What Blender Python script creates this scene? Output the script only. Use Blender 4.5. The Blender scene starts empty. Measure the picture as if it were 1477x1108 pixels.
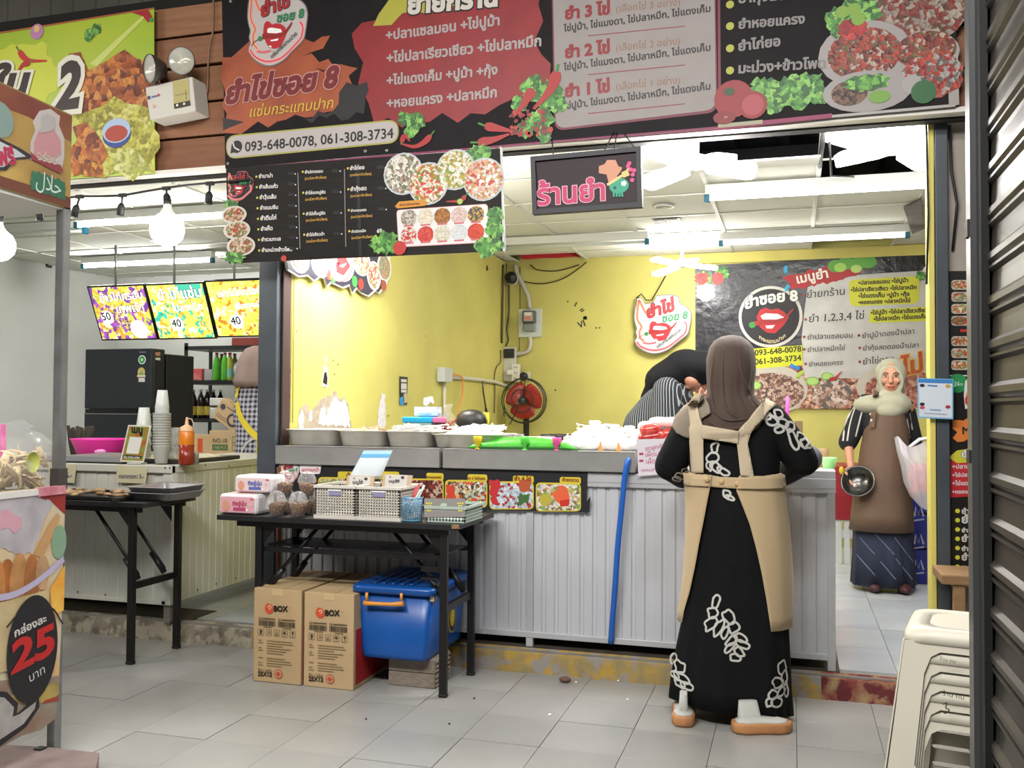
import bpy, bmesh, math, random, os
import numpy as np
from mathutils import Vector, Matrix
from mathutils.geometry import tessellate_polygon, delaunay_2d_cdt
from mathutils.bvhtree import BVHTree
random.seed(7)
rnd = random.random
PI = math.pi
SC = bpy.context.scene
COL = SC.collection

# ------------------------------------------------------------------ camera
FPX, YAW, PITCH, ROLL, CAMH = 1349.5, .2905, .02674, -.00535, 1.25
ROT = Matrix.Rotation(YAW, 3, 'Z') @ Matrix.Rotation(PITCH, 3, 'X') @ Matrix.Rotation(ROLL, 3, 'Y')
cam = bpy.data.cameras.new('camera')
cam.sensor_width = 36; cam.lens = 36 * FPX / 1477; cam.clip_start = .02; cam.clip_end = 100
camo = bpy.data.objects.new('camera', cam)
camo.matrix_world = Matrix.Translation((0, 0, CAMH)) @ (ROT @ Matrix.Rotation(PI / 2, 3, 'X')).to_4x4()
COL.objects.link(camo); SC.camera = camo

# ------------------------------------------------------------------ view, world
vs = SC.view_settings
vs.view_transform = 'Standard'; vs.look = 'None'; vs.gamma = 1; vs.use_curve_mapping = False
vs.exposure = 0.0
w = bpy.data.worlds.new('world'); SC.world = w; w.use_nodes = True
w.node_tree.nodes['Background'].inputs[0].default_value = (.058, .058, .06, 1)
w.node_tree.nodes['Background'].inputs[1].default_value = 1.0
try:
    SC.cycles.use_denoising = True
    SC.cycles.max_bounces = 6; SC.cycles.sample_clamp_indirect = 6
except Exception: pass

def area(name, loc, target, sx, sy, power, col=(1, 1, 1)):
    l = bpy.data.lights.new(name, 'AREA'); l.shape = 'RECTANGLE'; l.size = sx; l.size_y = sy; l.energy = power; l.color = col
    o = bpy.data.objects.new(name, l); COL.objects.link(o); o.location = loc
    o.rotation_euler = (Vector(target) - Vector(loc)).to_track_quat('-Z', 'Y').to_euler()
    return o
# market alley lamps: hanging behind and above the photographer
area('alley_lamp', (-1.6, .6, 3.5), (-1.3, 2.3, 0), 2.6, .5, 195, (1, .985, .95))
area('alley_lamp', (-5.5, 1.6, 3.5), (-4.6, 3.4, 0), 1.4, .4, 70, (1, .95, .88))
area('alley_lamp', (.2, 1.9, 3.5), (.1, 3.1, 0), .9, .3, 50, (1, .98, .95))

# ------------------------------------------------------------------ pixels of the 1477x1108 frame -> points on real planes
def ray(x, y):
    return ROT @ Vector(((x - 738.5) / FPX, 1, -(y - 554) / FPX))
def at(x, y, Y):                                    # point on the plane Y = const
    d = ray(x, y); return Vector((0, 0, CAMH)) + d * (Y / d.y)
def atz(x, y, z):
    d = ray(x, y); return Vector((0, 0, CAMH)) + d * ((z - CAMH) / d.z)
def atx(x, y, X):
    d = ray(x, y); return Vector((0, 0, CAMH)) + d * (X / d.x)
V = Vector

# ------------------------------------------------------------------ materials
def lin(c):
    if isinstance(c, str):
        c = c.lstrip('#'); c = [int(c[i:i + 2], 16) / 255 for i in (0, 2, 4)]
    return tuple((v / 12.92 if v <= .04045 else ((v + .055) / 1.055) ** 2.4) for v in c[:3]) + (1,)
_M = {}
def M(col, r=.55, metal=0., n=0., ns=8., bump=0., bs=40., emit=0., alpha=1., trans=0., tint=None, st=None, spec=.5, sheen=0.):
    """procedural material: colour, roughness, noise amount n at scale ns towards tint, bump"""
    key = (str(col), r, metal, n, ns, bump, bs, emit, alpha, trans, str(tint), st, spec, sheen)
    if key in _M: return _M[key]
    m = bpy.data.materials.new('mat_%03d' % len(_M)); m.use_nodes = True; _M[key] = m
    nt = m.node_tree; b = nt.nodes['Principled BSDF']; L = nt.links
    c = lin(col); b.inputs['Base Color'].default_value = c; m.diffuse_color = c
    b.inputs['Roughness'].default_value = r; b.inputs['Metallic'].default_value = metal
    b.inputs['Specular IOR Level'].default_value = spec
    if sheen: b.inputs['Sheen Weight'].default_value = sheen
    if trans: b.inputs['Transmission Weight'].default_value = trans; b.inputs['IOR'].default_value = 1.15
    if alpha < 1: b.inputs['Alpha'].default_value = alpha
    if emit:
        b.inputs['Emission Color'].default_value = c; b.inputs['Emission Strength'].default_value = emit
    if n or bump:
        tc = nt.nodes.new('ShaderNodeTexCoord'); mp = nt.nodes.new('ShaderNodeMapping')
        L.new(tc.outputs['Object'], mp.inputs[0])
        if st: mp.inputs['Scale'].default_value = st
    if n:
        no = nt.nodes.new('ShaderNodeTexNoise'); no.inputs['Scale'].default_value = ns; no.inputs['Detail'].default_value = 5
        L.new(mp.outputs[0], no.inputs['Vector'])
        rp = nt.nodes.new('ShaderNodeValToRGB'); rp.color_ramp.elements[0].position = .38; rp.color_ramp.elements[1].position = .66
        t = lin(tint) if tint else tuple(v * (1 - n) for v in c[:3]) + (1,)
        rp.color_ramp.elements[0].color = c
        rp.color_ramp.elements[1].color = tuple(a * (1 - n) + q * n for a, q in zip(c[:3], t[:3])) + (1,) if tint else t
        L.new(no.outputs['Fac'], rp.inputs[0]); L.new(rp.outputs[0], b.inputs['Base Color'])
        if emit: L.new(rp.outputs[0], b.inputs['Emission Color'])
    if bump:
        nb = nt.nodes.new('ShaderNodeTexNoise'); nb.inputs['Scale'].default_value = bs; nb.inputs['Detail'].default_value = 3
        L.new(mp.outputs[0], nb.inputs['Vector'])
        bp = nt.nodes.new('ShaderNodeBump'); bp.inputs['Strength'].default_value = bump; bp.inputs['Distance'].default_value = .01
        L.new(nb.outputs['Fac'], bp.inputs['Height']); L.new(bp.outputs[0], b.inputs['Normal'])
    return m

def FOOD(cols, scale=60, r=.5, emit=0., bump=.4, st=None):
    """patchwork of coloured bits, for printed food photographs and heaps of food"""
    key = ('food', tuple(cols), scale, r, emit, bump, st)
    if key in _M: return _M[key]
    m = bpy.data.materials.new('mat_%03d' % len(_M)); m.use_nodes = True; _M[key] = m
    nt = m.node_tree; b = nt.nodes['Principled BSDF']; L = nt.links
    b.inputs['Roughness'].default_value = r
    tc = nt.nodes.new('ShaderNodeTexCoord')
    no = nt.nodes.new('ShaderNodeTexNoise'); no.inputs['Scale'].default_value = scale * .6; no.inputs['Detail'].default_value = 2
    mp = nt.nodes.new('ShaderNodeMapping'); L.new(tc.outputs['Object'], mp.inputs[0])
    if st: mp.inputs['Scale'].default_value = st
    L.new(mp.outputs[0], no.inputs['Vector'])
    mx = nt.nodes.new('ShaderNodeMixRGB'); mx.blend_type = 'ADD'; mx.inputs[0].default_value = .035 * 60 / scale
    L.new(mp.outputs[0], mx.inputs[1]); L.new(no.outputs['Color'], mx.inputs[2])
    vo = nt.nodes.new('ShaderNodeTexVoronoi'); vo.inputs['Scale'].default_value = scale
    L.new(mx.outputs[0], vo.inputs['Vector'])
    sp = nt.nodes.new('ShaderNodeSeparateColor'); L.new(vo.outputs['Color'], sp.inputs[0])
    rp = nt.nodes.new('ShaderNodeValToRGB'); rp.color_ramp.interpolation = 'CONSTANT'
    es = rp.color_ramp.elements
    while len(es) < len(cols): es.new(.5)
    for i, c in enumerate(cols):
        es[i].position = i / len(cols); es[i].color = lin(c)
    L.new(sp.outputs[0], rp.inputs[0])
    n2 = nt.nodes.new('ShaderNodeTexNoise'); n2.inputs['Scale'].default_value = scale * 1.7
    L.new(mp.outputs[0], n2.inputs['Vector'])
    m2 = nt.nodes.new('ShaderNodeMixRGB'); m2.blend_type = 'MULTIPLY'; m2.inputs[0].default_value = .55
    r2 = nt.nodes.new('ShaderNodeValToRGB'); r2.color_ramp.elements[0].position = .3; r2.color_ramp.elements[0].color = (.25, .2, .18, 1)
    r2.color_ramp.elements[1].position = .55
    L.new(n2.outputs['Fac'], r2.inputs[0]); L.new(rp.outputs[0], m2.inputs[1]); L.new(r2.outputs[0], m2.inputs[2])
    L.new(m2.outputs[0], b.inputs['Base Color'])
    m.diffuse_color = lin(cols[0])
    if emit: L.new(m2.outputs[0], b.inputs['Emission Color']); b.inputs['Emission Strength'].default_value = emit
    if bump:
        bp = nt.nodes.new('ShaderNodeBump'); bp.inputs['Strength'].default_value = bump; bp.inputs['Distance'].default_value = .004
        L.new(vo.outputs['Distance'], bp.inputs['Height']); L.new(bp.outputs[0], b.inputs['Normal'])
    return m

def LAMP(col, s):
    return M(col, r=.6, emit=s)
def GLASS(col='#ffffff', a=.25, r=.05):
    """thin clear plastic: mostly see-through with a gloss"""
    key = ('glass', col, a, r)
    if key in _M: return _M[key]
    m = bpy.data.materials.new('mat_%03d' % len(_M)); m.use_nodes = True; _M[key] = m
    nt = m.node_tree; nt.nodes.remove(nt.nodes['Principled BSDF'])
    o = nt.nodes['Material Output']; t = nt.nodes.new('ShaderNodeBsdfTransparent')
    p = nt.nodes.new('ShaderNodeBsdfPrincipled'); p.inputs['Base Color'].default_value = lin(col); p.inputs['Roughness'].default_value = r
    fr = nt.nodes.new('ShaderNodeLayerWeight'); fr.inputs[0].default_value = .35
    mr = nt.nodes.new('ShaderNodeMapRange'); mr.inputs[3].default_value = a; mr.inputs[4].default_value = min(1, a + min(.5, 1.6 * a))
    nt.links.new(fr.outputs['Facing'], mr.inputs[0])
    mx = nt.nodes.new('ShaderNodeMixShader')
    nt.links.new(mr.outputs[0], mx.inputs[0]); nt.links.new(t.outputs[0], mx.inputs[1]); nt.links.new(p.outputs[0], mx.inputs[2])
    nt.links.new(mx.outputs[0], o.inputs[0])
    return m

# ------------------------------------------------------------------ mesh building
class MB:
    def __init__(s): s.v = []; s.f = []; s.m = []; s.s = []
    def add(s, vs_, fs, mi=0, sm=False):
        k = len(s.v); s.v.extend([tuple(p) for p in vs_])
        for f in fs: s.f.append(tuple(i + k for i in f)); s.m.append(mi); s.s.append(sm)
        return s
    def box(s, a, b, mi=0, R=None, c=None):
        x0, y0, z0 = [min(p, q) for p, q in zip(a, b)]; x1, y1, z1 = [max(p, q) for p, q in zip(a, b)]
        P = [V(p) for p in ((x0, y0, z0), (x1, y0, z0), (x1, y1, z0), (x0, y1, z0), (x0, y0, z1), (x1, y0, z1), (x1, y1, z1), (x0, y1, z1))]
        if R is not None:
            cc = V(c) if c is not None else V(((x0 + x1) / 2, (y0 + y1) / 2, (z0 + z1) / 2))
            P = [R @ (p - cc) + cc for p in P]
        return s.add(P, [(0, 3, 2, 1), (4, 5, 6, 7), (0, 1, 5, 4), (1, 2, 6, 5), (2, 3, 7, 6), (3, 0, 4, 7)], mi)
    def rings(s, R, mi=0, close=True, caps=True, sm=True):
        n = len(R[0]); k = len(s.v); fs = []
        for r in R: s.v.extend([tuple(p) for p in r])
        for i in range(len(R) - 1):
            for j in range(n if close else n - 1):
                a = k + i * n + j; b = k + i * n + (j + 1) % n
                s.f.append((a, b, b + n, a + n)); s.m.append(mi); s.s.append(sm)
        if caps and close:
            s.f.append(tuple(k + j for j in reversed(range(n)))); s.m.append(mi); s.s.append(False)
            s.f.append(tuple(k + (len(R) - 1) * n + j for j in range(n))); s.m.append(mi); s.s.append(False)
        return s
    def tube(s, pts, r, n=8, mi=0, sm=True, caps=True):
        pts = [V(p) for p in pts]; R = []; rr = r if hasattr(r, '__len__') else [r] * len(pts)
        up = None
        for i, p in enumerate(pts):
            t = (pts[min(i + 1, len(pts) - 1)] - pts[max(i - 1, 0)]).normalized()
            if up is None: up = V((0, 0, 1)) if abs(t.z) < .9 else V((1, 0, 0))
            a = t.cross(up); 
            if a.length < 1e-6: a = t.cross(V((0, 1, 0)))
            a.normalize(); b = a.cross(t).normalized(); up = b
            R.append([p + (a * math.cos(q) + b * math.sin(q)) * rr[i] for q in [2 * PI * j / n for j in range(n)]])
        return s.rings(R, mi, True, caps, sm)
    def lathe(s, prof, o=(0, 0, 0), n=24, mi=0, ax='z', sm=True, caps=False, sx=1, sy=1, Rm=None):
        R = []
        for r, z in prof:
            ring = []
            for j in range(n):
                q = 2 * PI * j / n; c_, s_ = math.cos(q) * r * sx, math.sin(q) * r * sy
                p = {'z': V((c_, s_, z)), 'y': V((c_, z, s_)), 'x': V((z, c_, s_))}[ax]
                if Rm is not None: p = Rm @ p
                ring.append(V(o) + p)
            R.append(ring)
        return s.rings(R, mi, True, caps, sm)
    def ball(s, c, r, n=16, m=10, mi=0, Rm=None):
        rx, ry, rz = r if hasattr(r, '__len__') else (r, r, r)
        R = []
        for i in range(m + 1):
            t = -PI / 2 + PI * i / m; t = max(-PI / 2 + .02, min(PI / 2 - .02, t))
            ring = []
            for j in range(n):
                q = 2 * PI * j / n
                p = V((rx * math.cos(t) * math.cos(q), ry * math.cos(t) * math.sin(q), rz * math.sin(t)))
                if Rm is not None: p = Rm @ p
                ring.append(V(c) + p)
            R.append(ring)
        return s.rings(R, mi, True, True, True)
    def prism(s, poly, o, u, v, n, d, mi=0, side=None):
        """poly (a,b) in the frame o,u,v; extruded by d along -n (front face at o)"""
        P = [V(o) + V(u) * a + V(v) * b for a, b in poly]; Q = [p - V(n) * d for p in P]; k = len(poly)
        tr = tessellate_polygon([[V((a, b, 0)) for a, b in poly]])
        fs = []
        for t in tr:
            a, b, c = [P[i] for i in t]
            if (b - a).cross(c - a).dot(V(n)) < 0: t = (t[0], t[2], t[1])
            fs.append(tuple(t))
        s.add(P, fs, mi); s.add(Q, [tuple(reversed(f)) for f in fs], mi if side is None else side)
        s.add(P + Q, [(i, i + k, (i + 1) % k + k, (i + 1) % k) for i in range(k)], mi if side is None else side)
        return s
    def sheet(s, grid, mi=0, sm=True):
        return s.rings(grid, mi, False, False, sm)
    def build(s, name, mats, parent=None, solid=0, bevel=0, sub=0, shade=None):
        me = bpy.data.meshes.new(name)
        off = V((0, 0, 0)) if parent is None else wl(parent)
        me.from_pydata([tuple(V(p) - off) for p in s.v] if off.length else s.v, [], s.f)
        for m in (mats if isinstance(mats, (list, tuple)) else [mats]): me.materials.append(m)
        me.polygons.foreach_set('material_index', s.m); me.polygons.foreach_set('use_smooth', s.s)
        me.update()
        o = bpy.data.objects.new(name, me); COL.objects.link(o)
        if parent is not None: o.parent = parent
        if bevel:
            md = o.modifiers.new('bevel', 'BEVEL'); md.width = bevel; md.segments = 2; md.limit_method = 'ANGLE'; md.angle_limit = .7
        if solid:
            md = o.modifiers.new('solid', 'SOLIDIFY'); md.thickness = solid; md.offset = 0
        if sub:
            md = o.modifiers.new('sub', 'SUBSURF'); md.levels = sub; md.render_levels = sub
        return o
def wl(o):                                          # world location of a (never rotated while building) object
    p = V((0, 0, 0))
    while o is not None: p = p + o.location; o = o.parent
    return p
def tag(o, label=None, cat=None, group=None, kind=None):
    if label: o['label'] = label
    if cat: o['category'] = cat
    if group: o['group'] = group
    if kind: o['kind'] = kind
    return o
def thing(name, loc, label, cat, group=None):
    o = bpy.data.objects.new(name, None); o.location = loc; o.empty_display_size = .05; COL.objects.link(o)
    return tag(o, label, cat, group)
def setting(name, loc=(0, 0, 0)):
    o = bpy.data.objects.new(name, None); o.location = loc; COL.objects.link(o); o['kind'] = 'structure'; return o
def kids(o): return [c for c in bpy.data.objects if c.parent == o]
def dup(root, loc=None, rz=None, label=None):
    r = root.copy(); COL.objects.link(r)
    if loc is not None: r.location = loc
    if rz is not None: r.rotation_euler = (0, 0, rz)
    if label: r['label'] = label
    for ch in kids(root):
        c = ch.copy(); COL.objects.link(c); c.parent = r
        for g in kids(ch):
            d = g.copy(); COL.objects.link(d); d.parent = c
    return r
def bz(p0, p1, p2, n=12):
    p0, p1, p2 = V(p0), V(p1), V(p2)
    return [p0 * (1 - t) ** 2 + p1 * 2 * t * (1 - t) + p2 * t * t for t in [i / n for i in range(n + 1)]]
def spline(pts, n=6):
    """Catmull-Rom through pts (any dimension)"""
    P = [np.array(p, float) for p in pts]; P = [2 * P[0] - P[1]] + P + [2 * P[-1] - P[-2]]
    out = []
    for i in range(1, len(P) - 2):
        for k in range(n):
            t = k / n
            out.append(.5 * ((2 * P[i]) + (P[i + 1] - P[i - 1]) * t + (2 * P[i - 1] - 5 * P[i] + 4 * P[i + 1] - P[i + 2]) * t * t + (3 * P[i] - P[i - 1] - 3 * P[i + 1] + P[i + 2]) * t ** 3))
    out.append(P[-2]); return [tuple(p) for p in out]

# ------------------------------------------------------------------ lettering
FDIR = os.path.join(bpy.utils.system_resource('DATAFILES'), 'fonts')
_G = {}
def glyphs(body, shear=0., bold=0., space=1.):
    key = (body, shear, bold, space)
    if key in _G: return _G[key]
    cu = bpy.data.curves.new('lettering', 'FONT'); cu.body = body; cu.fill_mode = 'NONE'; cu.resolution_u = 3
    cu.shear = shear; cu.space_character = space
    o = bpy.data.objects.new('lettering', cu); COL.objects.link(o)
    dg = bpy.context.evaluated_depsgraph_get()
    me = bpy.data.meshes.new_from_object(o.evaluated_get(dg))
    vv = np.array([v.co[:2] for v in me.vertices]); ed = [tuple(e.vertices) for e in me.edges]
    bpy.data.objects.remove(o); bpy.data.curves.remove(cu); bpy.data.meshes.remove(me)
    # follow contours
    n = len(vv); cont = []; cur = [0]
    es = set((min(a, b), max(a, b)) for a, b in ed)
    for i in range(1, n):
        if (i - 1, i) in es: cur.append(i)
        else: cont.append(cur); cur = [i]
    cont.append(cur); cont = [c for c in cont if len(c) > 2]
    # group contours that overlap in x, fill each group on its own
    bb = sorted([(vv[c, 0].min(), vv[c, 0].max(), k) for k, c in enumerate(cont)])
    groups = []; hi = -1e9
    for a, b, k in bb:
        if a > hi + 1e-4: groups.append([]); hi = b
        groups[-1].append(k); hi = max(hi, b)
    if bold:
        nv = vv.copy(); ar = lambda c: sum(vv[c[i - 1], 0] * vv[c[i], 1] - vv[c[i], 0] * vv[c[i - 1], 1] for i in range(len(c)))
        for g in groups:
            sg = 1 if ar(max((cont[k] for k in g), key=lambda c: abs(ar(c)))) > 0 else -1
            for c in [cont[k] for k in g]:
                m_ = len(c)
                for i in range(m_):
                    a = vv[c[i]] - vv[c[i - 1]]; b = vv[c[(i + 1) % m_]] - vv[c[i]]
                    la, lb = np.hypot(*a) + 1e-9, np.hypot(*b) + 1e-9; t_ = a / la + b / lb; lt = np.hypot(*t_) + 1e-6
                    nv[c[i]] = vv[c[i]] + np.array([t_[1], -t_[0]]) / lt * sg * bold * min(1.5, 2 / max(lt, .5))
        vv = nv
    OV = []; OF = []
    for g in groups:
        P = []; E = []
        for k in g:
            base = len(P); c = cont[k]; P += [tuple(vv[i]) for i in c]
            E += [(base + i, base + (i + 1) % len(c)) for i in range(len(c))]
        try: r = delaunay_2d_cdt([V(p) for p in P], E, [], 0, 1e-5)
        except Exception: continue
        RV = np.array([tuple(p) for p in r[0]]); RF = [f for f in r[2] if len(f) == 3]
        if not RF: continue
        C = np.array([RV[list(f)].mean(0) for f in RF]); Wn = np.zeros(len(C))
        A = np.array([P[a] for a, b in E]); B = np.array([P[b] for a, b in E])
        y = C[:, 1][:, None]; x = C[:, 0][:, None]
        up = (A[:, 1] <= y) & (B[:, 1] > y); dn = (A[:, 1] > y) & (B[:, 1] <= y)
        side = (B[:, 0] - A[:, 0]) * (y - A[:, 1]) - (x - A[:, 0]) * (B[:, 1] - A[:, 1])
        Wn = (up & (side > 0)).sum(1) - (dn & (side < 0)).sum(1)
        k = len(OV); OV += [tuple(p) for p in RV]
        OF += [tuple(i + k for i in f) for f, q in zip(RF, Wn) if q != 0]
    OV = np.array(OV) if OV else np.zeros((0, 2))
    used = sorted(set(i for f in OF for i in f)); mp = {a: i for i, a in enumerate(used)}
    OV = OV[used] if used else np.zeros((1, 2)); OF = [tuple(mp[i] for i in f) for f in OF]
    _G[key] = (OV, OF); return _G[key]

# ------------------------------------------------------------------ flat print on a real plane
class Print:
    STEP = .0009
    def __init__(s, o, u, v, n=None):
        s.o = V(o); s.u = V(u).normalized(); s.v = V(v).normalized(); s.n = V(n).normalized() if n is not None else s.u.cross(s.v)
        s.mb = MB(); s.mats = []; s.k = 0
    def loc(s, x, y):                               # photograph pixel -> plane coordinates
        d = ray(x, y); c = V((0, 0, CAMH)); t = (s.o - c).dot(s.n) / d.dot(s.n); p = c + d * t - s.o
        return (p.dot(s.u), p.dot(s.v))
    def mi(s, m):
        if not isinstance(m, bpy.types.Material): m = M(m, r=.5)
        if m not in s.mats: s.mats.append(m)
        return s.mats.index(m)
    def tri(s, P, F, m, L):
        s.k += 1; Q = [s.o + s.u * a + s.v * b + s.n * (L * s.STEP + (s.k % 24) * .00003) for a, b in P]
        G = []
        for f in F:
            a, b, c = Q[f[0]], Q[f[1]], Q[f[2]]
            G.append(f if (b - a).cross(c - a).dot(s.n) > 0 else (f[0], f[2], f[1]))
        s.mb.add(Q, G, s.mi(m))
    def poly(s, P, m, L=1, px=True, jag=0, seed=1):
        if px: P = [s.loc(*p) for p in P]
        if jag:
            rg = random.Random(seed); Q = []
            for i in range(len(P)):
                a, b = P[i], P[(i + 1) % len(P)]; d = math.dist(a, b); k = max(1, int(d / (jag * 1.3)))
                for j in range(k):
                    t = j / k; w_ = jag * (rg.random() - .5) * (1.6 if j else .4)
                    nx, ny = (b[1] - a[1]) / (d + 1e-9), -(b[0] - a[0]) / (d + 1e-9)
                    Q.append((a[0] + (b[0] - a[0]) * t + nx * w_, a[1] + (b[1] - a[1]) * t + ny * w_))
            P = Q
        s.tri(P, tessellate_polygon([[V((a, b, 0)) for a, b in P]]), m, L)
    def rect(s, x0, y0, x1, y1, m, L=1, rad=0, px=True):
        P = [(x0, y0), (x1, y0), (x1, y1), (x0, y1)]
        if px: P = [s.loc(*p) for p in P]
        if rad: P = rounded(P, rad)
        s.poly(P, m, L, False)
    def disc(s, x, y, r, m, L=1, px=True, ry=None, n=20, wob=0, seed=1):
        """r in metres"""
        if px: x, y = s.loc(x, y)
        ry = ry or r; rg = random.Random(seed)
        P = [(x + r * math.cos(2 * PI * i / n) * (1 + wob * (rg.random() - .5)), y + ry * math.sin(2 * PI * i / n) * (1 + wob * (rg.random() - .5))) for i in range(n)]
        s.poly(P, m, L, False)
    def line(s, pts, wd, m, L=1, px=True, closed=False, smooth=0):
        if px: pts = [s.loc(*p) for p in pts]
        if smooth: pts = spline(pts, smooth)
        if closed: pts = list(pts) + [pts[0], pts[1]]
        A = []; 
        for i, p in enumerate(pts):
            a = pts[max(i - 1, 0)]; b = pts[min(i + 1, len(pts) - 1)]
            d = math.dist(a, b) + 1e-9; nx, ny = -(b[1] - a[1]) / d, (b[0] - a[0]) / d
            w2 = (wd(i / (len(pts) - 1)) if callable(wd) else wd) / 2
            A += [(p[0] + nx * w2, p[1] + ny * w2), (p[0] - nx * w2, p[1] - ny * w2)]
        F = []
        for i in range(len(pts) - 1): F += [(2 * i, 2 * i + 1, 2 * i + 3), (2 * i, 2 * i + 3, 2 * i + 2)]
        s.tri(A, F, m, L)
    def text(s, body, p0, p1, m, L=3, px=True, bold=.0, shear=0., ysc=1., out=None, ow=.03, space=1., curve=0):
        """lettering whose baseline runs from p0 to p1"""
        if px: p0 = s.loc(*p0); p1 = s.loc(*p1)
        OV, OF = glyphs(body, shear, bold, space)
        if not OF: return
        x0, x1 = OV[:, 0].min(), OV[:, 0].max(); d = V((p1[0] - p0[0], p1[1] - p0[1])); sc = d.length / (x1 - x0 + 1e-9); d.normalize(); nn = V((-d.y, d.x))
        def put(OV, OF, m, L):
            A = []
            for a, b in OV:
                t = (a - x0) / (x1 - x0 + 1e-9)
                q = V(p0) + d * (a - x0) * sc + nn * (b * sc * ysc + curve * 4 * t * (1 - t)); A.append((q.x, q.y))
            s.tri(A, OF, m, L)
        if out is not None:
            V2, F2 = glyphs(body, shear, bold + ow, space); put(V2, F2, out, L - .5)
        put(OV, OF, m, L)
    def build(s, name='print', parent=None):
        return s.mb.build(name, s.mats, parent)
def rounded(P, r, k=5):
    out = []; n = len(P)
    for i in range(n):
        p = V(P[i]); a = (V(P[i - 1]) - p).normalized(); b = (V(P[(i + 1) % n]) - p).normalized()
        for j in range(k + 1):
            t = j / k; q = (p + a * r) * (1 - t) ** 2 + p * 2 * t * (1 - t) + (p + b * r) * t * t; out.append((q.x, q.y))
    return out
def ell(cx, cy, rx, ry, n=24, a0=0, a1=2 * PI):
    return [(cx + rx * math.cos(a0 + (a1 - a0) * i / n), cy + ry * math.sin(a0 + (a1 - a0) * i / n)) for i in range(n)]
PX = lambda o: (o, V((1, 0, 0)), V((0, 0, 1)), V((0, -1, 0)))          # print frame facing the street
# ================================================================== THE SETTING
XL, XR, YB, ZC, ZF = -2.60, 1.55, 8.5, 2.65, .105      # right stall: left wall, right wall, back wall, ceiling, raised floor
XLL = -7.05                                            # left stall's left wall
concrete = M('#8f8b84', r=.9, n=.35, ns=5, bump=.25, bs=30)
tile_m = [M(c, r=.32, n=.16, ns=3.2, bump=.02, bs=9, spec=.5) for c in ('#979692', '#95938f', '#999894', '#969591')]
grout = M('#4f504e', r=.9)
# ---- street floor: tiles laid one by one near the stall, a patterned slab beyond
fl = setting('floor')
b = MB(); b.box((-9, -3, -.12), (4, 4.335, -.004)); b.box((-9, 4.335, -.12), (4, 9.5, -.06)); b.build('slab', grout, fl)
S = .305; X0 = -1.205 - 11 * S; Y0 = 3.382 - 6 * S
tl = {}
for i in range(19):
    for j in range(10):
        x, y = X0 + i * S, Y0 + j * S; y1 = min(y + S, 4.335); h = 0.0007 * ((i * 7 + j * 5) % 3)
        if y > 4.32: continue
        key = ((i * 3 + j * 5) % 4, round(y1 - y, 3), h)
        if key not in tl:
            q = MB(); q.box((.0012, .0012, -.01), (S - .0012, y1 - y - .0012, -.0014 + h)); o = q.build('tile', tile_m[key[0]], fl, bevel=.0008); tl[key] = o
        else: o = tl[key].copy(); COL.objects.link(o)
        o.location = (x, y, 0)
b = MB()
for (x0, x1, y0, y1) in ((-9, X0, -3, 4.335), (X0 + 19 * S, 4, -3, 4.335), (X0, X0 + 19 * S, -3, Y0)):
    x = x0
    while x < x1 - .01:
        y = y0
        while y < y1 - .01:
            b.box((x + .002, y + .002, -.01), (min(x + S, x1) - .002, min(y + S, y1) - .002, -.001)); y += S
        x += S
tag(b.build('outer_tiles', tile_m[0], fl), kind='stuff')
# ---- raised floor of the stalls with its worn kerb
rf = setting('floor_raised')
b = MB(); b.box((-9, 4.335, -.05), (XR + 1, 9.5, ZF - .006)); b.build('kerb_slab', concrete, rf)
def worn(name, c0, c1, c2):
    m = M(c0, r=.85, n=.9, ns=17, tint=c1, bump=.6, bs=25); nt = m.node_tree; L = nt.links; bs = nt.nodes['Principled BSDF']
    src = bs.inputs['Base Color'].links[0].from_socket
    no = nt.nodes.new('ShaderNodeTexNoise'); no.inputs['Scale'].default_value = 13; no.inputs['Detail'].default_value = 8; no.noise_dimensions = '4D'; no.inputs['W'].default_value = 3.3
    tc = nt.nodes.new('ShaderNodeTexCoord'); L.new(tc.outputs['Object'], no.inputs['Vector'])
    rp = nt.nodes.new('ShaderNodeValToRGB'); rp.color_ramp.elements[0].position = .5; rp.color_ramp.elements[1].position = .56
    mx = nt.nodes.new('ShaderNodeMixRGB'); L.new(no.outputs['Fac'], rp.inputs[0]); L.new(rp.outputs[0], mx.inputs[0]); L.new(src, mx.inputs[1]); mx.inputs[2].default_value = lin(c2)
    L.new(mx.outputs[0], bs.inputs['Base Color']); return m
wk = worn('k', '#8a7c5a', '#b08f3a', '#8f8880'); wk2 = worn('k2', '#7c3a34', '#a08860', '#5f1f22'); wk3 = worn('k3', '#8a8272', '#5e564a', '#a29a86')
def kerbface(x0, x1, m, lip):
    k = 40; R = [[], [], [], []]
    for i in range(k + 1):
        x = x0 + (x1 - x0) * i / k; a = .008 * (rnd() - .5)
        R[0].append((x, 4.325 - .02 + a, -.005)); R[1].append((x, 4.325 - .010 + a, .04 + .01 * rnd())); R[2].append((x, 4.325 + a, ZF - .02)); R[3].append((x, 4.36, ZF + .0005))
    q = MB(); q.sheet(R, 0, False); return q.build('kerb_face', m, rf)
kerbface(-6.5, -2.7, wk3, 0); kerbface(-2.7, .12, wk, 0); kerbface(.12, 1.5, wk2, 0)
b = MB(); b.box((-2.7, 4.37, ZF - .01), (.2, 5.1, ZF + .002)); b.box((-6.5, 4.37, ZF - .01), (-3.1, 4.6, ZF + .002)); b.build('bare_strip', M('#4a4138', r=.9, n=.4, ns=8), rf)
it = [M(c, r=.22, n=.12, ns=3, spec=.6) for c in ('#c3c8cc', '#bcc2c8')]
proto = None
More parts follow.
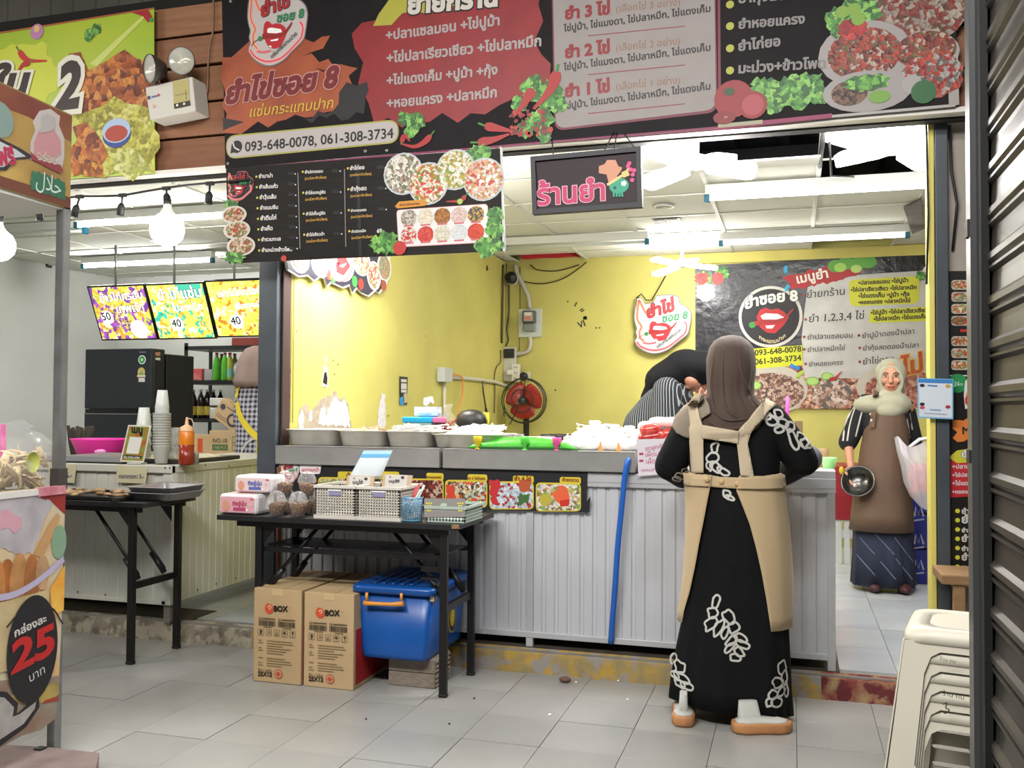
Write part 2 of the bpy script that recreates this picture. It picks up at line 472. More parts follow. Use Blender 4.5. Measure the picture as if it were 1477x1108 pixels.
for i in range(9):
    for j in range(9):
        x, y = -3.05 + .43 * i + .0, 4.42 + .43 * j
        if x + .43 > XR + .1 or x < -6: continue
        q = MB(); q.box((.0015, .0015, ZF - .01), (.4285, .4285, ZF))
        if proto is None: proto = [MB().box((.0015, .0015, ZF - .01), (.4285, .4285, ZF)).build('floor_tile', it[k], rf) for k in (0, 1)]; o = proto[0]
        else: o = proto[(i + j) % 2].copy() if (i, j) != (0, 1) else proto[1]; 
        if (i, j) not in ((0, 0), (0, 1)): COL.objects.link(o)
        o.location = (x + .05, y, .0)
q = MB(); x = -7.0
while x < -3.05:
    y = 4.42
    while y < 8.4: q.box((x, y, ZF - .01), (x + .397, y + .397, ZF - .001)); y += .4
    x += .4
tag(q.build('left_floor_tiles', M('#b4b6ae', r=.35, n=.1), rf), kind='stuff')

# ---- walls
yellow = M('#c6be68', r=.6, n=.5, ns=2.2, tint='#aea456', bump=.08, bs=14)
yellow2 = M('#cfc268', r=.6, n=.1, ns=3)
grey_w = M('#dcdddb', r=.75, n=.06, ns=2)
def wall(name, a, b_, m):
    q = MB(); q.box(a, b_); o = q.build(name, m); o['kind'] = 'structure'; return o
wall('wall_back', (XL, YB, 0), (XR, YB + .1, ZC + .5), yellow)
wall('wall_back_left', (XLL, YB, 0), (XL, YB + .1, ZC + .5), grey_w)
wall('wall_left', (XLL - .1, 4.2, 0), (XLL, YB + .1, ZC + .5), grey_w)
wall('wall_right', (XR, 4.5, 0), (XR + .1, YB, ZC + .5), M('#8d8a86', r=.8, n=.2))
wp = setting('wall_partition')
q = MB(); q.box((XL - .07, 4.46, ZF), (XL, YB, ZC)); q.build('board', yellow, wp)
# torn board along the foot of the partition: bare grey plaster, white paper edges, two holes
yy = lambda x: atx(x, 600, XL).y
def onwall(pts): return [(p.y, p.z) for p in [atx(x, y, XL) for x, y in pts]]
pw = Print((XL + .001, 0, 0), (0, 1, 0), (0, 0, 1), (1, 0, 0))
pw.poly([(430, 625), (432, 590), (440, 582), (447, 596), (452, 588), (460, 578), (465, 575), (472, 570), (481, 564), (488, 574), (494, 572), (499, 580), (503, 590), (506, 620), (504, 627)], M('#a89c88', r=.95, n=.3, ns=30), 1, jag=.02)
for P_ in ([(430, 622), (430, 603), (435, 590), (438, 604), (436, 622)], [(444, 608), (446, 594), (450, 592), (449, 608)], [(458, 612), (463, 588), (468, 586), (470, 600), (474, 588), (480, 576), (485, 573), (492, 582), (497, 577), (502, 594), (505, 616)], [(543, 624), (546, 590), (551, 566), (555, 568), (556, 614)]):
    pw.poly(P_, M('#d8d4d6', r=.9, n=.15, ns=25), 2, jag=.012)
pw.poly([(465, 552), (467, 538), (470, 536), (472, 546), (471, 556)], '#0d0a06', 3); pw.poly([(463, 556), (466, 530), (470, 526), (474, 545), (472, 560)], '#e6dfc0', 2, jag=.01)
pw.poly([(468, 522), (470, 512), (472, 518), (470, 524)], '#d8d0b0', 2)
pw.poly([(701, 384), (703, 382), (704, 390), (701, 391)], '#5a2c10', 2)
for (x, y) in ((427, 478), (480, 520), (487, 526), (614, 485), (560, 600), (482, 540), (700, 555)): pw.disc(x, y, .008, '#6a5c20', 2, wob=.6)
pw.line([(424, 400), (423, 500), (422, 610)], .008, '#8c7424', 1)
pw.line([(421, 400), (420, 500), (418, 610)], .005, '#5a4a20', 1)
pw.poly([(411, 522), (418, 520), (418, 548), (411, 550)], '#8a5a2a', 2, jag=.02); pw.poly([(410, 555), (417, 556), (417, 592), (409, 590)], '#8a5a2a', 2, jag=.02)
pw.build('torn_patches', wp)
# band of yellow timber over the menu banner at the back
b = MB(); b.box((-1.0, YB - .03, 2.56), (XR, YB, 2.65)); b.build('yellow_beam', yellow2, bpy.data.objects['wall_back'])
# ---- ceiling grid with lay-in boards
cl = setting('ceiling')
panel_m = M('#dcdcd2', r=.9, n=.1, ns=4, tint='#c6c2b0', bump=.12, bs=120); bar_m = M('#d4d4cc', r=.5)
xs = [-2.60, -2.485, -1.825, -1.165, -.505, .155, .815, 1.475, 1.55]; ys = [4.42, 4.8, 5.46, 6.12, 6.78, 7.44, 8.10, 8.5]
skip = {(4, 1), (5, 2), (5, 1), (1, 6), (5, 6)}
for i in range(len(xs) - 1):
    for j in range(len(ys) - 1):
        if (i, j) in skip: continue
        q = MB(); dz = .004 * rnd(); R = None
        q.box((xs[i] + .012, ys[j] + .012, ZC + .004 + dz), (xs[i + 1] - .012, ys[j + 1] - .012, ZC + .014 + dz)); q.build('ceiling_panel', panel_m, cl)
for x in xs[1:-1]: MB().box((x - .014, 4.42, ZC - .004), (x + .014, 8.5, ZC + .004)).build('ceiling_bar', bar_m, cl)
for y in ys[1:-1]: MB().box((-2.6, y - .011, ZC - .003), (1.5, y + .011, ZC + .003)).build('ceiling_bar', bar_m, cl)
lx = [-7.05, -6.58, -5.86, -5.14, -4.42, -3.70, -2.98, -2.67]; ly = [4.42, 4.95, 5.6, 6.25, 6.9, 7.55, 8.2, 8.5]
for i in range(len(lx) - 1):
    for j in range(len(ly) - 1):
        MB().box((lx[i] + .012, ly[j] + .012, ZC + .004), (lx[i + 1] - .012, ly[j + 1] - .012, ZC + .014)).build('ceiling_panel', panel_m, cl)
for x in lx[1:-1]: MB().box((x - .012, 4.42, ZC - .003), (x + .012, 8.5, ZC + .004)).build('ceiling_bar', bar_m, cl)
for y in ly[1:-1]: MB().box((-7.05, y - .012, ZC - .003), (-2.67, y + .012, ZC + .003)).build('ceiling_bar', bar_m, cl)
# one board has dropped at its front edge, seen through the gap
R = Matrix.Rotation(.16, 3, 'X')
MB().box((-.49, 5.0, ZC - .03), (.145, 5.44, ZC - .02), R=R, c=(0, 5.44, ZC)).build('ceiling_panel', panel_m, cl)
q = MB(); q.tube([(.155, 4.8, ZC), (.155, 5.5, ZC - .03)], .012, 6); q.tube([(.19, 5.05, ZC - .02), (.22, 5.6, ZC - .06), (.35, 5.75, ZC - .04)], .006, 6); q.tube([(-.3, 4.9, ZC + .05), (.0, 5.0, ZC + .04), (.14, 4.95, ZC + .1)], .006, 6); q.build('ceiling_wire', M('#2a2a2a'), cl)
# plenum over the boards: joists and corrugated sheet
up = setting('roof_void')
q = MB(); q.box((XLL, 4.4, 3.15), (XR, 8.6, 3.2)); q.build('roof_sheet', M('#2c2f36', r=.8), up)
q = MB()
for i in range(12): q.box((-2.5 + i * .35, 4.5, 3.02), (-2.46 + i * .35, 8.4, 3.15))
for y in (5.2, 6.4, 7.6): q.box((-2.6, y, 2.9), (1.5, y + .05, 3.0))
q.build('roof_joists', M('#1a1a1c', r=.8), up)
# white board hanging loose under the front of the ceiling (right)
pts = [(1182, 178), (1334, 160), (1334, 214), (1262, 226), (1232, 222), (1186, 202)]
q = MB(); q.prism([(p.x, p.y) for p in [atz(x, y, ZC) for x, y in ((1186, 178), (1337, 162), (1337, 215), (1250, 222), (1186, 203))]], (0, 0, ZC - .004), (1, 0, 0), (0, 1, 0), (0, 0, -1), .008)
q.build('loose_board', M('#e6e4ea', r=.8), cl)
q = MB(); p = [atz(x, y, ZC - .02) for x, y in ((1303, 300), (1328, 287), (1334, 330), (1316, 338))]
q.add([tuple(a) for a in p] + [tuple(a + V((0, 0, .01))) for a in p], [(0, 1, 2, 3), (7, 6, 5, 4)]); q.build('grey_rag', M('#8a8488', r=.9, n=.3), cl)
# red glow in the missing board by the corner: a strip of red cloth over the rafters
q = MB(); R_ = []
for i in range(9):
    R_.append([(-2.44 + i * .075, 8.43 + .015 * math.sin(i * 1.7 + j), 2.66 + .03 * j) for j in range(5)])
q.sheet(R_); q.build('red_cloth', M('#d8303a', r=.7), up)

# ---- posts
def post(name, x0, x1, y0, y1, z0, z1, m):
    q = MB(); q.box((x0, y0, z0), (x1, y1, z1)); o = q.build(name, m, bevel=.004); o['kind'] = 'structure'; return o
steel = M('#4b5157', r=.42, metal=.1, n=.2, ns=6, bump=.03, bs=30)
post('trim_1', -2.722, -2.612, 4.38, 4.46, ZF, 2.53, steel)
post('trim_2', .600, .652, 4.40, 4.48, 0, 2.53, steel)
post('trim_3', .572, .597, 4.40, 4.50, ZF, 2.53, M('#d9cb6a', r=.5))
post('trim_4', -2.608, -2.596, 4.42, 4.50, ZF, 2.0, M('#3a2620', r=.8))
cem = wall('wall_pillar', (.655, 4.44, 0), (1.55, 4.56, 2.55), M('#a39a90', r=.92, n=.25, ns=6, tint='#857c72', bump=.35, bs=18))
q = MB(); q.tube([(.665, 4.43, 2.5), (.668, 4.42, 2.3), (.69, 4.42, 2.15), (.672, 4.43, 1.95)], .006, 6); q.tube([(.565, 4.39, 2.5), (.57, 4.385, 2.1), (.562, 4.39, 1.8)], .005, 6); tag(q.build('black_cable', M('#1a1a1a')), 'thin black cord running down beside the dark steel door post on the right', 'cable')

# ---- fascia of timber planks above the stalls
fs = setting('trim_5')
wood = [M(c, r=.7, n=.35, ns=3, tint='#6a3f26', st=(1, 8, 14), bump=.2, bs=20) for c in ('#9a6c4e', '#8e6247', '#94684a', '#926448', '#885b42')]
for i, (z0, z1) in enumerate(((3.27, 3.43), (3.10, 3.255), (2.90, 3.085), (2.712, 2.885), (2.535, 2.700))):
    MB().box((-3.9, 4.305 - .004 * (i % 2), z0), (.80, 4.33, z1)).build('plank', wood[i], fs, bevel=.003)
MB().box((-7.1, 4.335, 2.5), (1.5, 4.40, 3.5)).build('backing', M('#191512', r=.9), fs)
q = MB(); q.box((-7, 4.27, 2.508), (1.0, 4.42, 2.530)); q.build('fascia_sill', M('#d8d4cc', r=.6), fs)
q = MB(); q.box((.78, 4.25, 2.55), (1.5, 4.33, 3.5)); q.build('dark_board', M('#141416', r=.8), fs)
# corrugated sheet above the fascia and the dark street canopy
cg = setting('wall_upper'); q = MB(); R = [[], []]
n = 260
for i in range(n):
    x = -9 + 10.6 * i / n; y = 4.55 + (.02 if (i // 2) % 2 else 0) + .012 * (i % 2)
    R[0].append((x, y, 3.3)); R[1].append((x, y, 4.3))
q.sheet(R, 0, False); q.build('corrugated_sheet', M('#55524a', r=.7, n=.4, ns=1.5), cg)
cn = setting('roof_canopy'); q = MB(); q.box((-9, 2.6, 4.02), (3, 4.6, 4.06)); q.box((-9, -3, 4.2), (3, 2.6, 4.24)); q.build('canopy_sheet', M('#3a3833', r=.8), cn)
q = MB(); q.box((-9, 4.1, 3.86), (3, 4.2, 3.98)); q.build('canopy_beam', M('#211f1e', r=.8), cn)

# ---- roller shutter on the right: slats seen from the side
sh = setting('door_1')
XS = .425
slat_m = M('#3f3a36', r=.36, metal=.6, n=.35, ns=2.5, tint='#6a655f')
sp = None
for k in range(34):
    if sp is None:
        q = MB(); prof = [(0, 0), (.004, .004), (.012, .012), (.012, .026), (.002, .036), (.0, .072), (.0, .084), (.010, .092), (.010, .098), (.0, .1)]
        R = [[(XS + .012 - a, y, z - .0) for a, z in prof] for y in (2.40, .35)]
        R2 = [[(p[0] + .008, p[1], p[2]) for p in reversed(r)] for r in R]
        q.rings([r + r2 for r, r2 in zip(R, R2)], 0, True, True, False); sp = q.build('slat', slat_m, sh); o = sp
    else: o = sp.copy(); COL.objects.link(o)
    o.location = (0, 0, -.02 + k * .1)
q = MB(); q.box((XS - .025, 2.385, 0), (XS + .04, 2.40, 3.4)); q.box((XS - .025, 2.40, 0), (XS - .018, 2.44, 3.4)); q.box((XS + .033, 2.34, 0), (XS + .04, 2.44, 3.4)); q.build('guide_rail', M('#77787a', r=.35, metal=.8), sh)
q = MB(); q.box((XS - .012, 2.33, 0), (XS + .005, 2.386, 3.4)); q.build('rail_gap', M('#0c0c0c', r=.8), sh)
q = MB(); q.box((XS - .03, 2.392, 1.66), (XS - .018, 2.43, 1.70)); q.box((XS - .03, 2.392, 1.13), (XS - .018, 2.43, 1.16)); q.build('rail_clip', M('#202020'), sh)
# ================================================================== LAMPS
batten = M('#d9dad5', r=.5); capm = M('#1d5f78', r=.4)
def tube_light(x0, x1, y, z, on, label, n=0):
    t = thing('tube_light', ((x0 + x1) / 2, y, z), label, 'lamp', 'fluorescent tubes under the stall ceilings')
    q = MB(); q.box((x0 - .01, y - .03, z + .01), (x1 + .01, y + .03, ZC - .005)); q.build('batten', batten, t, bevel=.004)
    q = MB(); q.tube([(x0 + .02, y, z - .012), (x1 - .02, y, z - .012)], .014, 10)
    q.build('tube', LAMP('#fffef8', 20 if x0 > -2 else 125) if on else M('#c9cdc6', r=.3), t)
    for x in (x0, x1): MB().box((x - .018, y - .018, z - .036), (x + .018, y + .018, z + .012)).build('end_cap', capm, t, bevel=.004)
    return t
tube_light(-6.34, -4.95, 7.2, 2.575, True, 'lit tube lamp above the backlit menu screens of the left stall')
tube_light(-4.95, -3.55, 5.55, 2.575, True, 'lit tube lamp nearest the street in the left stall, behind the hanging bulb')
tube_light(-6.6, -5.05, 5.75, 2.575, False, 'unlit tube lamp on the left stall ceiling, its blue end cap showing')
tube_light(-.50, .88, 5.88, 2.575, True, 'upper lit tube lamp on the right stall ceiling, nearer the street')
tube_light(-.53, .83, 7.5, 2.575, True, 'lower lit tube lamp on the right stall ceiling, nearer the back wall')
tube_light(-2.25, -1.08, 7.28, 2.575, False, 'unlit tube lamp on the right stall ceiling beside the hanging stall sign')

def petal_lamp(x, y, z, label, s, rz=0, th=.02):
    t = thing('petal_lamp', (x, y, z), label, 'lamp', 'folding petal lamps of the right stall')
    q = MB(); q.lathe([(.012, ZC - z - .005), (.05, ZC - z - .005), (.05, ZC - z - .03), (.012, ZC - z - .035), (.012, .05), (.04, .045), (.045, -.01), (.03, -.02)], (x, y, z), 16); q.build('stem', M('#dcdcd8', r=.4), t)
    for k in range(5):
        a = rz + k * 2 * PI / 5; d = V((math.cos(a), math.sin(a), (-.12, .3, -.2, .1, -.15)[k])).normalized(); u = V((-math.sin(a), math.cos(a), 0)); nn = d.cross(u)
        pl = rounded([(.045, -.04), (.285, -.066), (.285, .066), (.045, .04)], .045)  # petals drawn oversized, thicker on the near lamps, to imitate glare bloom
        q = MB(); q.prism(pl, V((x, y, z)) + nn * th / 2, d, u, nn, th); q.build('petal', LAMP('#fffcfa', s), t, bevel=th * .3)
    return t
p = at(1005, 238, 4.6); petal_lamp(p.x, p.y, p.z, 'glaring folding petal lamp just right of the hanging stall sign', 58, .3, .05)
p = at(1292, 214, 4.8); petal_lamp(p.x, p.y, p.z, 'glaring folding petal lamp beside the yellow door post', 58, .9, .05)
p = atz(984, 382, 2.44); petal_lamp(p.x, p.y, p.z, 'folding petal lamp farthest back, above the flame-shaped wall sign', 62, .1)
petal_lamp(-2.24, 4.85, 2.29, 'folding petal lamp hidden behind the black menu banner, lighting the yellow partition', 100, .5)

# string of festoon sockets with two globe bulbs in front of the left stall
blk = M('#1c1a1a', r=.6)
yw = 4.2
cable = [(-40, 300), (0, 293), (20, 290), (57, 288), (85, 287), (115, 283), (148, 283), (177, 282), (210, 276), (240, 271), (272, 267), (303, 264), (326, 262), (360, 259)]
t = thing('festoon_string', at(180, 290, yw), 'black festoon cable with empty lamp sockets slung under the left fascia', 'string light')
q = MB(); q.tube([tuple(at(x, y, yw)) for x, y in cable], .006, 6); q.build('cable', blk, t)
for (x, y, x2, y2) in ((57, 290, 57, 313), (115, 284, 108, 307), (177, 282, 174, 305), (240, 272, 241, 291), (303, 265, 301, 289), (0, 293, 0, 312)):
    a, b_ = at(x, y, yw), at(x2, y2, yw); q = MB(); q.tube([a, a * .4 + b_ * .6], .005, 6); d = (b_ - a).normalized()
    q.tube([b_ - d * .045, b_ - d * .03, b_ + d * .02, b_ + d * .022], [.008, .019, .021, .017], 10); q.box(a - V((.022, .008, .008)), a + V((.022, .008, .01))); q.build('socket', blk, t)
for i, (x, y) in enumerate(((241, 331), (-2, 354))):
    c = at(x, y, yw); l_ = ['white globe bulb glowing in front of the left stall ceiling', 'white globe bulb cut off by the left edge of the view'][i]
    t = thing('globe_bulb', c, l_, 'light bulb', 'globe bulbs on the festoon cable')
    q = MB(); q.lathe([(.02, .135), (.024, .11), (.045, .078)], c, 24); q.build('neck', M('#e8e6e0', r=.4), t)
    q = MB(); q.lathe([(.045, .078), (.07, .055), (.086, .02), (.088, -.01), (.078, -.045), (.05, -.075), (.02, -.087), (.002, -.089)], c, 24); q.build('globe', LAMP('#fffdf8', 42), t)
    q = MB(); q.tube([c + V((0, 0, .13)), c + V((0, 0, .16))], .021, 10); q.build('screw_cap', M('#222222'), t)
# small round downlight, vent and ceiling hook
p = atz(957, 297, ZC - .004); q = MB(); q.lathe([(.075, .0), (.075, -.008), (.055, -.01), (.05, .03)], p, 20); tag(q.build('downlight', M('#b9b7ac', r=.5)), 'round recessed downlight switched off in the right stall ceiling', 'lamp')
p = atz(962, 318, ZC - .004); t = thing('ceiling_vent', p, 'small square ceiling vent behind the round downlight', 'vent')
MB().box(p - V((.1, .08, .004)), p + V((.1, .08, .0))).build('frame', M('#75746c'), t)
for k in range(2): MB().box(p + V((-.085 + k * .09, -.065, -.008)), p + V((-.01 + k * .09, .065, -.003))).build('louvre', M('#4d4c48'), t)
q = MB(); p = at(1283, 190, 4.98); q.lathe([(.11, 0), (.12, .015), (.07, .05), (.03, .05)], p, 20); q.tube([p + V((-.1, 0, .03)), p + V((-.16, 0, .0)), p + V((-.17, .0, .06))], .006, 6)
tag(q.build('lamp_base', M('#4a4644', r=.6)), 'dark round lamp base above the petal lamp beside the yellow post', 'lamp')
# ================================================================== BANNERS AND SIGNS
def board(name, label, cat, quad, Y, base, thick=.004, fn=None, group=None):
    """a flat sheet on the plane y = Y whose corners show at the pixels QUAD (tl, tr, br, bl)"""
    P = [at(x, y, Y) for x, y in quad]; c = (P[2] + P[3]) / 2
    t = thing(name, c, label, cat, group)
    pr = Print(V((0, Y, 0)), V((1, 0, 0)), V((0, 0, 1)), V((0, -1, 0)))
    q = MB(); q.prism([(p.x, p.z) for p in P], V((0, Y, 0)), (1, 0, 0), (0, 0, 1), (0, -1, 0), thick); q.build('sheet', base, t)
    return t, pr
GREENS = ['#4f8f3a', '#6cab48', '#3a7430', '#86bd58', '#2e5f2a']
leafy = FOOD(GREENS, 45, bump=.2)
chil = FOOD(['#8f1a1c', '#b32422', '#6f1216', '#c23a30'], 40, bump=.2)
def leaf(P, x, y, r, L=4, seed=1, ry=None): P.disc(x, y, r, leafy, L, wob=.55, n=22, seed=seed, ry=ry)
def chili(P, pts, wd=.03, L=5, col='#a3201f', stem='#3d7a2e'):
    P.line(pts, lambda t: wd * (1 - .8 * t) * (.7 + .6 * min(1, t * 6)), col, L, smooth=5)
    a, b = pts[0], pts[1]; P.line([(a[0] - (b[0] - a[0]) * .5, a[1] - (b[1] - a[1]) * .5 - 2), a], wd * .25, stem, L)
def logo(P, x0, y0, x1, y1, L=4, neon=True, rim='#6d6a66', face='#d9d6d2'):
    """flame-shaped badge with lips biting a chili; box in photograph pixels"""
    def T(x, y): return (x0 + (x - 130) / 770 * (x1 - x0), y0 + (y - 228) / 797 * (y1 - y0))
    S_ = abs(P.loc(x1, y0)[0] - P.loc(x0, y0)[0])
    out = [(165, 275), (205, 270), (240, 300), (270, 350), (320, 345), (385, 330), (420, 280), (440, 240), (500, 235), (620, 228), (700, 245), (740, 280), (750, 345), (830, 390), (880, 440), (900, 510), (890, 600), (875, 680), (850, 760), (770, 830), (690, 890), (620, 950), (520, 1000), (420, 1022), (320, 1010), (230, 970), (170, 920), (140, 860), (165, 800), (150, 740), (165, 680), (145, 620), (130, 540), (140, 420), (160, 340)]
    cx, cy = 510, 640
    P.poly([T(*p) for p in spline(out + out[:1], 4)], rim, L)
    P.poly([T(cx + (x - cx) * .965, cy + (y - cy) * .965) for x, y in spline(out + out[:1], 4)], face, L + 1)
    ln = lambda pts, wd, c, k=2: P.line([T(*p) for p in pts], wd * S_ / 770, c, L + k, smooth=4)
    ln([(340, 520), (280, 460), (240, 380), (200, 310), (185, 420), (180, 560), (235, 660), (210, 720), (215, 800), (260, 850), (270, 880)], 42, '#e8a48c'); ln([(340, 520), (280, 460), (240, 380), (200, 310), (185, 420), (180, 560), (235, 660), (210, 720), (215, 800), (260, 850)], 12, '#c8553c', 3)
    ln([(800, 590), (835, 640), (815, 740), (740, 810), (600, 920), (480, 965), (350, 970), (230, 925), (170, 860)], 44, '#e8a0a0'); ln([(800, 590), (835, 640), (815, 740), (740, 810), (600, 920), (480, 965), (350, 970), (230, 925), (170, 860)], 14, '#cf2f3c', 3)
    ln([(260, 875), (340, 885), (430, 870)], 26, '#d8606a', 3)
    lips = [(340, 660), (352, 610), (380, 585), (415, 590), (450, 618), (500, 605), (560, 612), (610, 640), (640, 690), (605, 760), (560, 830), (480, 852), (410, 840), (370, 790), (338, 720)]
    P.poly([T(*p) for p in lips], '#b3202a', L + 4)
    P.poly([T(*p) for p in [(388, 680), (400, 655), (440, 648), (560, 662), (578, 692), (500, 704), (395, 700)]], '#f2efec', L + 5)
    P.poly([T(*p) for p in [(430, 770), (480, 762), (535, 752), (520, 775), (440, 782)]], '#f2efec', L + 6)
    P.poly([T(*p) for p in [(410, 820), (440, 825), (450, 840), (420, 838)]], '#f2efec', L + 6)
    P.line([T(*p) for p in [(330, 735), (400, 725), (500, 730), (600, 700), (670, 640), (700, 595)]], lambda t: S_ * 60 / 770 * (1 - .75 * t), '#8c1a1e', L + 6, smooth=4)
    P.disc(*T(300, 755), S_ * 30 / 770, '#2c7a40', L + 6, n=7); ln([(285, 760), (220, 790), (190, 830)], 8, '#5a3a1a', 6)
    P.text('ยำไข่', T(322, 545), T(705, 430), '#a8242a', L + 7, bold=.03, shear=.2, out='#5c1418', ow=.03)
    P.text('ซอย 8', T(515, 600), T(862, 545), '#1f7a48', L + 8, bold=.03, shear=.2)
    P.text('แซ่บกระแทบปาก', T(450, 945), T(770, 715), '#1c1414', L + 7, bold=.02)
black = M('#151013', r=.6, spec=.2, n=.25, ns=5, tint='#2b2428', bump=.12, bs=6)
# ---- the long upper banner
BL = [(318, -95), (1383, -215), (1378, 152), (325, 243)]
t, P = board('shop_banner', 'long black and red shop banner across the top with large pale lettering', 'banner', BL, 4.255, black, .006)
org = M('#a3502c', r=.5, n=.5, ns=6, tint='#7c2f20'); red = M('#8e1b20', r=.5, n=.2, ns=7); ylw = M('#a8a337', r=.5)
P.poly([(320, 84), (345, 72), (360, 60), (400, 66), (440, 58), (477, 52), (466, 68), (436, 80), (475, 84), (480, 92), (455, 97), (515, 97), (502, 110), (510, 128), (515, 140), (500, 150), (475, 160), (440, 168), (400, 176), (360, 186), (322, 192)], org, 1, jag=.035)
P.poly([(322, 170), (352, 176), (322, 188)], '#241c1e', 2); P.poly([(500, 120), (530, 118), (525, 165), (440, 172), (490, 150)], '#1d171a', 2, jag=.03)
P.poly([(508, 50), (560, 22), (600, -10), (640, -40), (790, -60), (782, 30), (770, 60), (796, 92), (806, 132), (760, 142), (620, 178), (540, 180), (530, 150), (515, 120), (524, 90), (512, 70)], red, 1, jag=.05, seed=4)
P.poly([(540, 38), (545, 20), (560, 0), (600, -30), (690, -30), (650, 10), (600, 18), (565, 34)], ylw, 2, jag=.04)
P.text('ยำยกร้าน', (588, 20), (718, 8), '#c9c2b8', 4, bold=.05, out='#14100f', ow=.05)
cr = '#a39997'
for s_, a, b_ in (('+ปลาแซลมอน +ไข่ปูม้า', (557, 58), (721, 36)), ('+ไข่ปลาเรียวเซียว +ไข่ปลาหมึก', (558, 91), (781, 66)), ('+ไข่แดงเค็ม +ปูม้า +กุ้ง', (558, 123), (718, 107)), ('+หอยแครง +ปลาหมึก', (558, 156), (717, 140))):
    P.text(s_, a, b_, cr, 3, bold=.035)
logo(P, 357, -22, 445, 97, 4, face='#bcb4b0')
P.text('ยำไข่ซอย 8', (326, 150), (491, 124), '#6f1a1e', 5, bold=.05, shear=.25, out='#c08a80', ow=.035)
P.text('แซ่บกระแทบปาก', (361, 169), (482, 156), '#c3a53c', 5, bold=.01, shear=.2)
P.poly(rounded([P.loc(*p) for p in ((326, 196), (575, 172), (576, 206), (327, 230))], .06), '#a3a04a', 2, px=False); P.poly(rounded([P.loc(*p) for p in ((327.5, 198), (573.5, 174.5), (574.5, 204), (328.5, 228))], .055), '#b3aba8', 3, px=False)
P.disc(342, 212, .033, '#14100f', 4); P.line([(337, 206), (339, 213), (346, 217)], .008, '#c9c1bd', 5, smooth=4); P.poly([(334, 214), (333, 222), (340, 219)], '#14100f', 4)
P.text('093-648-0078, 061-308-3734', (354, 219), (568, 199), '#120e0e', 5, bold=.012)
for x, y, r, sd in ((583, 172, .035, 2), (600, 176, .05, 3), (592, 190, .03, 5), (770, 128, .06, 6), (792, 138, .07, 7), (805, 150, .045, 8), (782, 172, .06, 9), (760, 185, .045, 10), (750, 150, .04, 4), (785, 195, .035, 5)): leaf(P, x, y, r, 4, sd)
for pts, wd in (([(803, 104), (798, 122), (788, 138), (770, 158)], .055), ([(770, 130), (762, 140), (755, 152), (742, 168)], .05), ([(700, 182), (720, 186), (740, 190)], .04), ([(690, 206), (712, 202), (735, 194)], .04), ([(622, 196), (612, 206), (598, 212), (580, 208)], .03), ([(580, 206), (584, 196), (592, 204)], .025)): chili(P, pts, wd, 6)
for i in range(40): P.disc(735 + 60 * rnd(), 160 + 35 * rnd(), .006 + .01 * rnd(), ['#8f1a1c', '#a83028', '#6f1216'][i % 3], 6, n=6)
pan = M('#958d8a', r=.55, n=.35, ns=9, tint='#8a807c')
P.poly(rounded([P.loc(*p) for p in ((794, -90), (1031, -115), (1035, 162), (800, 189))], .05), '#6f1f33', 1, px=False)
P.poly(rounded([P.loc(*p) for p in ((796, -88), (1029, -113), (1033, 158), (802, 186))], .05), pan, 2, px=False)
for k, (yb, n_) in enumerate(((28, '3'), (84, '2'), (140, '1'))):
    P.text('ยำ %s ไข่' % n_, (815, yb), (880, yb - 8), '#86161f', 3, bold=.05)
    P.text('(เลือกไข่ %s อย่าง)' % n_, (889, yb - 10), (981, yb - 20), '#8a6448', 3, bold=.0)
    P.text('ไข่ปูม้า, ไข่แมงดา, ไข่ปลาหมึก, ไข่แดงเค็ม', (813, yb + 18), (1025, yb - 11), '#1a1213', 3, bold=.025)
    P.line([(848, yb + 24), (988, yb + 10)], .004, '#86303a', 3)
P.line([(1036, -120), (1038, 160)], .012, '#6f1f33', 1)
wt = '#807a78'
for i, (s_, y, x1) in enumerate((('ยำกุ้งสดเด้ง', 5, 1165), ('ยำหอยแครง', 42, 1161), ('ยำไก่ยอ', 74, 1126), ('มะม่วง+ข้าวโพด', 106, 1191))):
    P.disc(1053, y - 4 if i else 7, .018, '#a5a53a', 3, n=14); P.text(s_, (1065, y), (x1, y - 8), wt, 5, bold=.04)
bowlf = FOOD(['#7c2a20', '#9c4a34', '#b0a090', '#5c1f1a', '#a83a2a', '#6f5a3a', '#8a4030'], 60); plate = M('#98918f', r=.5)
P.disc(1247, 78, .19, plate, 3, ry=.145); P.disc(1246, 78, .15, bowlf, 4, ry=.115)
P.disc(1325, 78, .16, plate, 2, ry=.10); P.disc(1335, 72, .12, bowlf, 3, ry=.08); P.disc(1320, 22, .2, FOOD(['#7c3a2a', '#8f8278', '#5c3a2a', '#a89a8c', '#7f2a20'], 45), 2, ry=.14)
P.disc(1250, 132, .18, plate, 4, ry=.09); P.disc(1225, 135, .075, FOOD(['#5a3a2a', '#7a5a48', '#3f2a20'], 60), 5, ry=.055); P.disc(1250, 120, .09, leafy, 6, ry=.04, wob=.4); P.disc(1268, 140, .045, '#6f9a3a', 7, ry=.028)
P.disc(1345, 110, .12, FOOD(['#8f2a20', '#a8a09a', '#b0402c', '#5f5f5a'], 50), 4, ry=.10, wob=.2); P.disc(1332, 133, .05, '#2a5f30', 6); P.disc(1315, 122, .04, '#a09a98', 5)
for x, y, r, sd in ((1100, 128, .055, 1), (1122, 134, .06, 2), (1145, 126, .06, 3), (1170, 124, .058, 4), (1115, 148, .045, 5), (1150, 142, .05, 6), (1182, 138, .045, 7), (1222, 46, .06, 5), (1228, 30, .05, 6), (1205, 28, .05, 8), (1250, 20, .06, 9), (1232, 12, .05, 3)): leaf(P, x, y, r, 3, sd)
for x, y in ((1215, 18), (1232, 14), (1238, 28)): P.disc(x, y, .028, '#7aa03a', 5); 
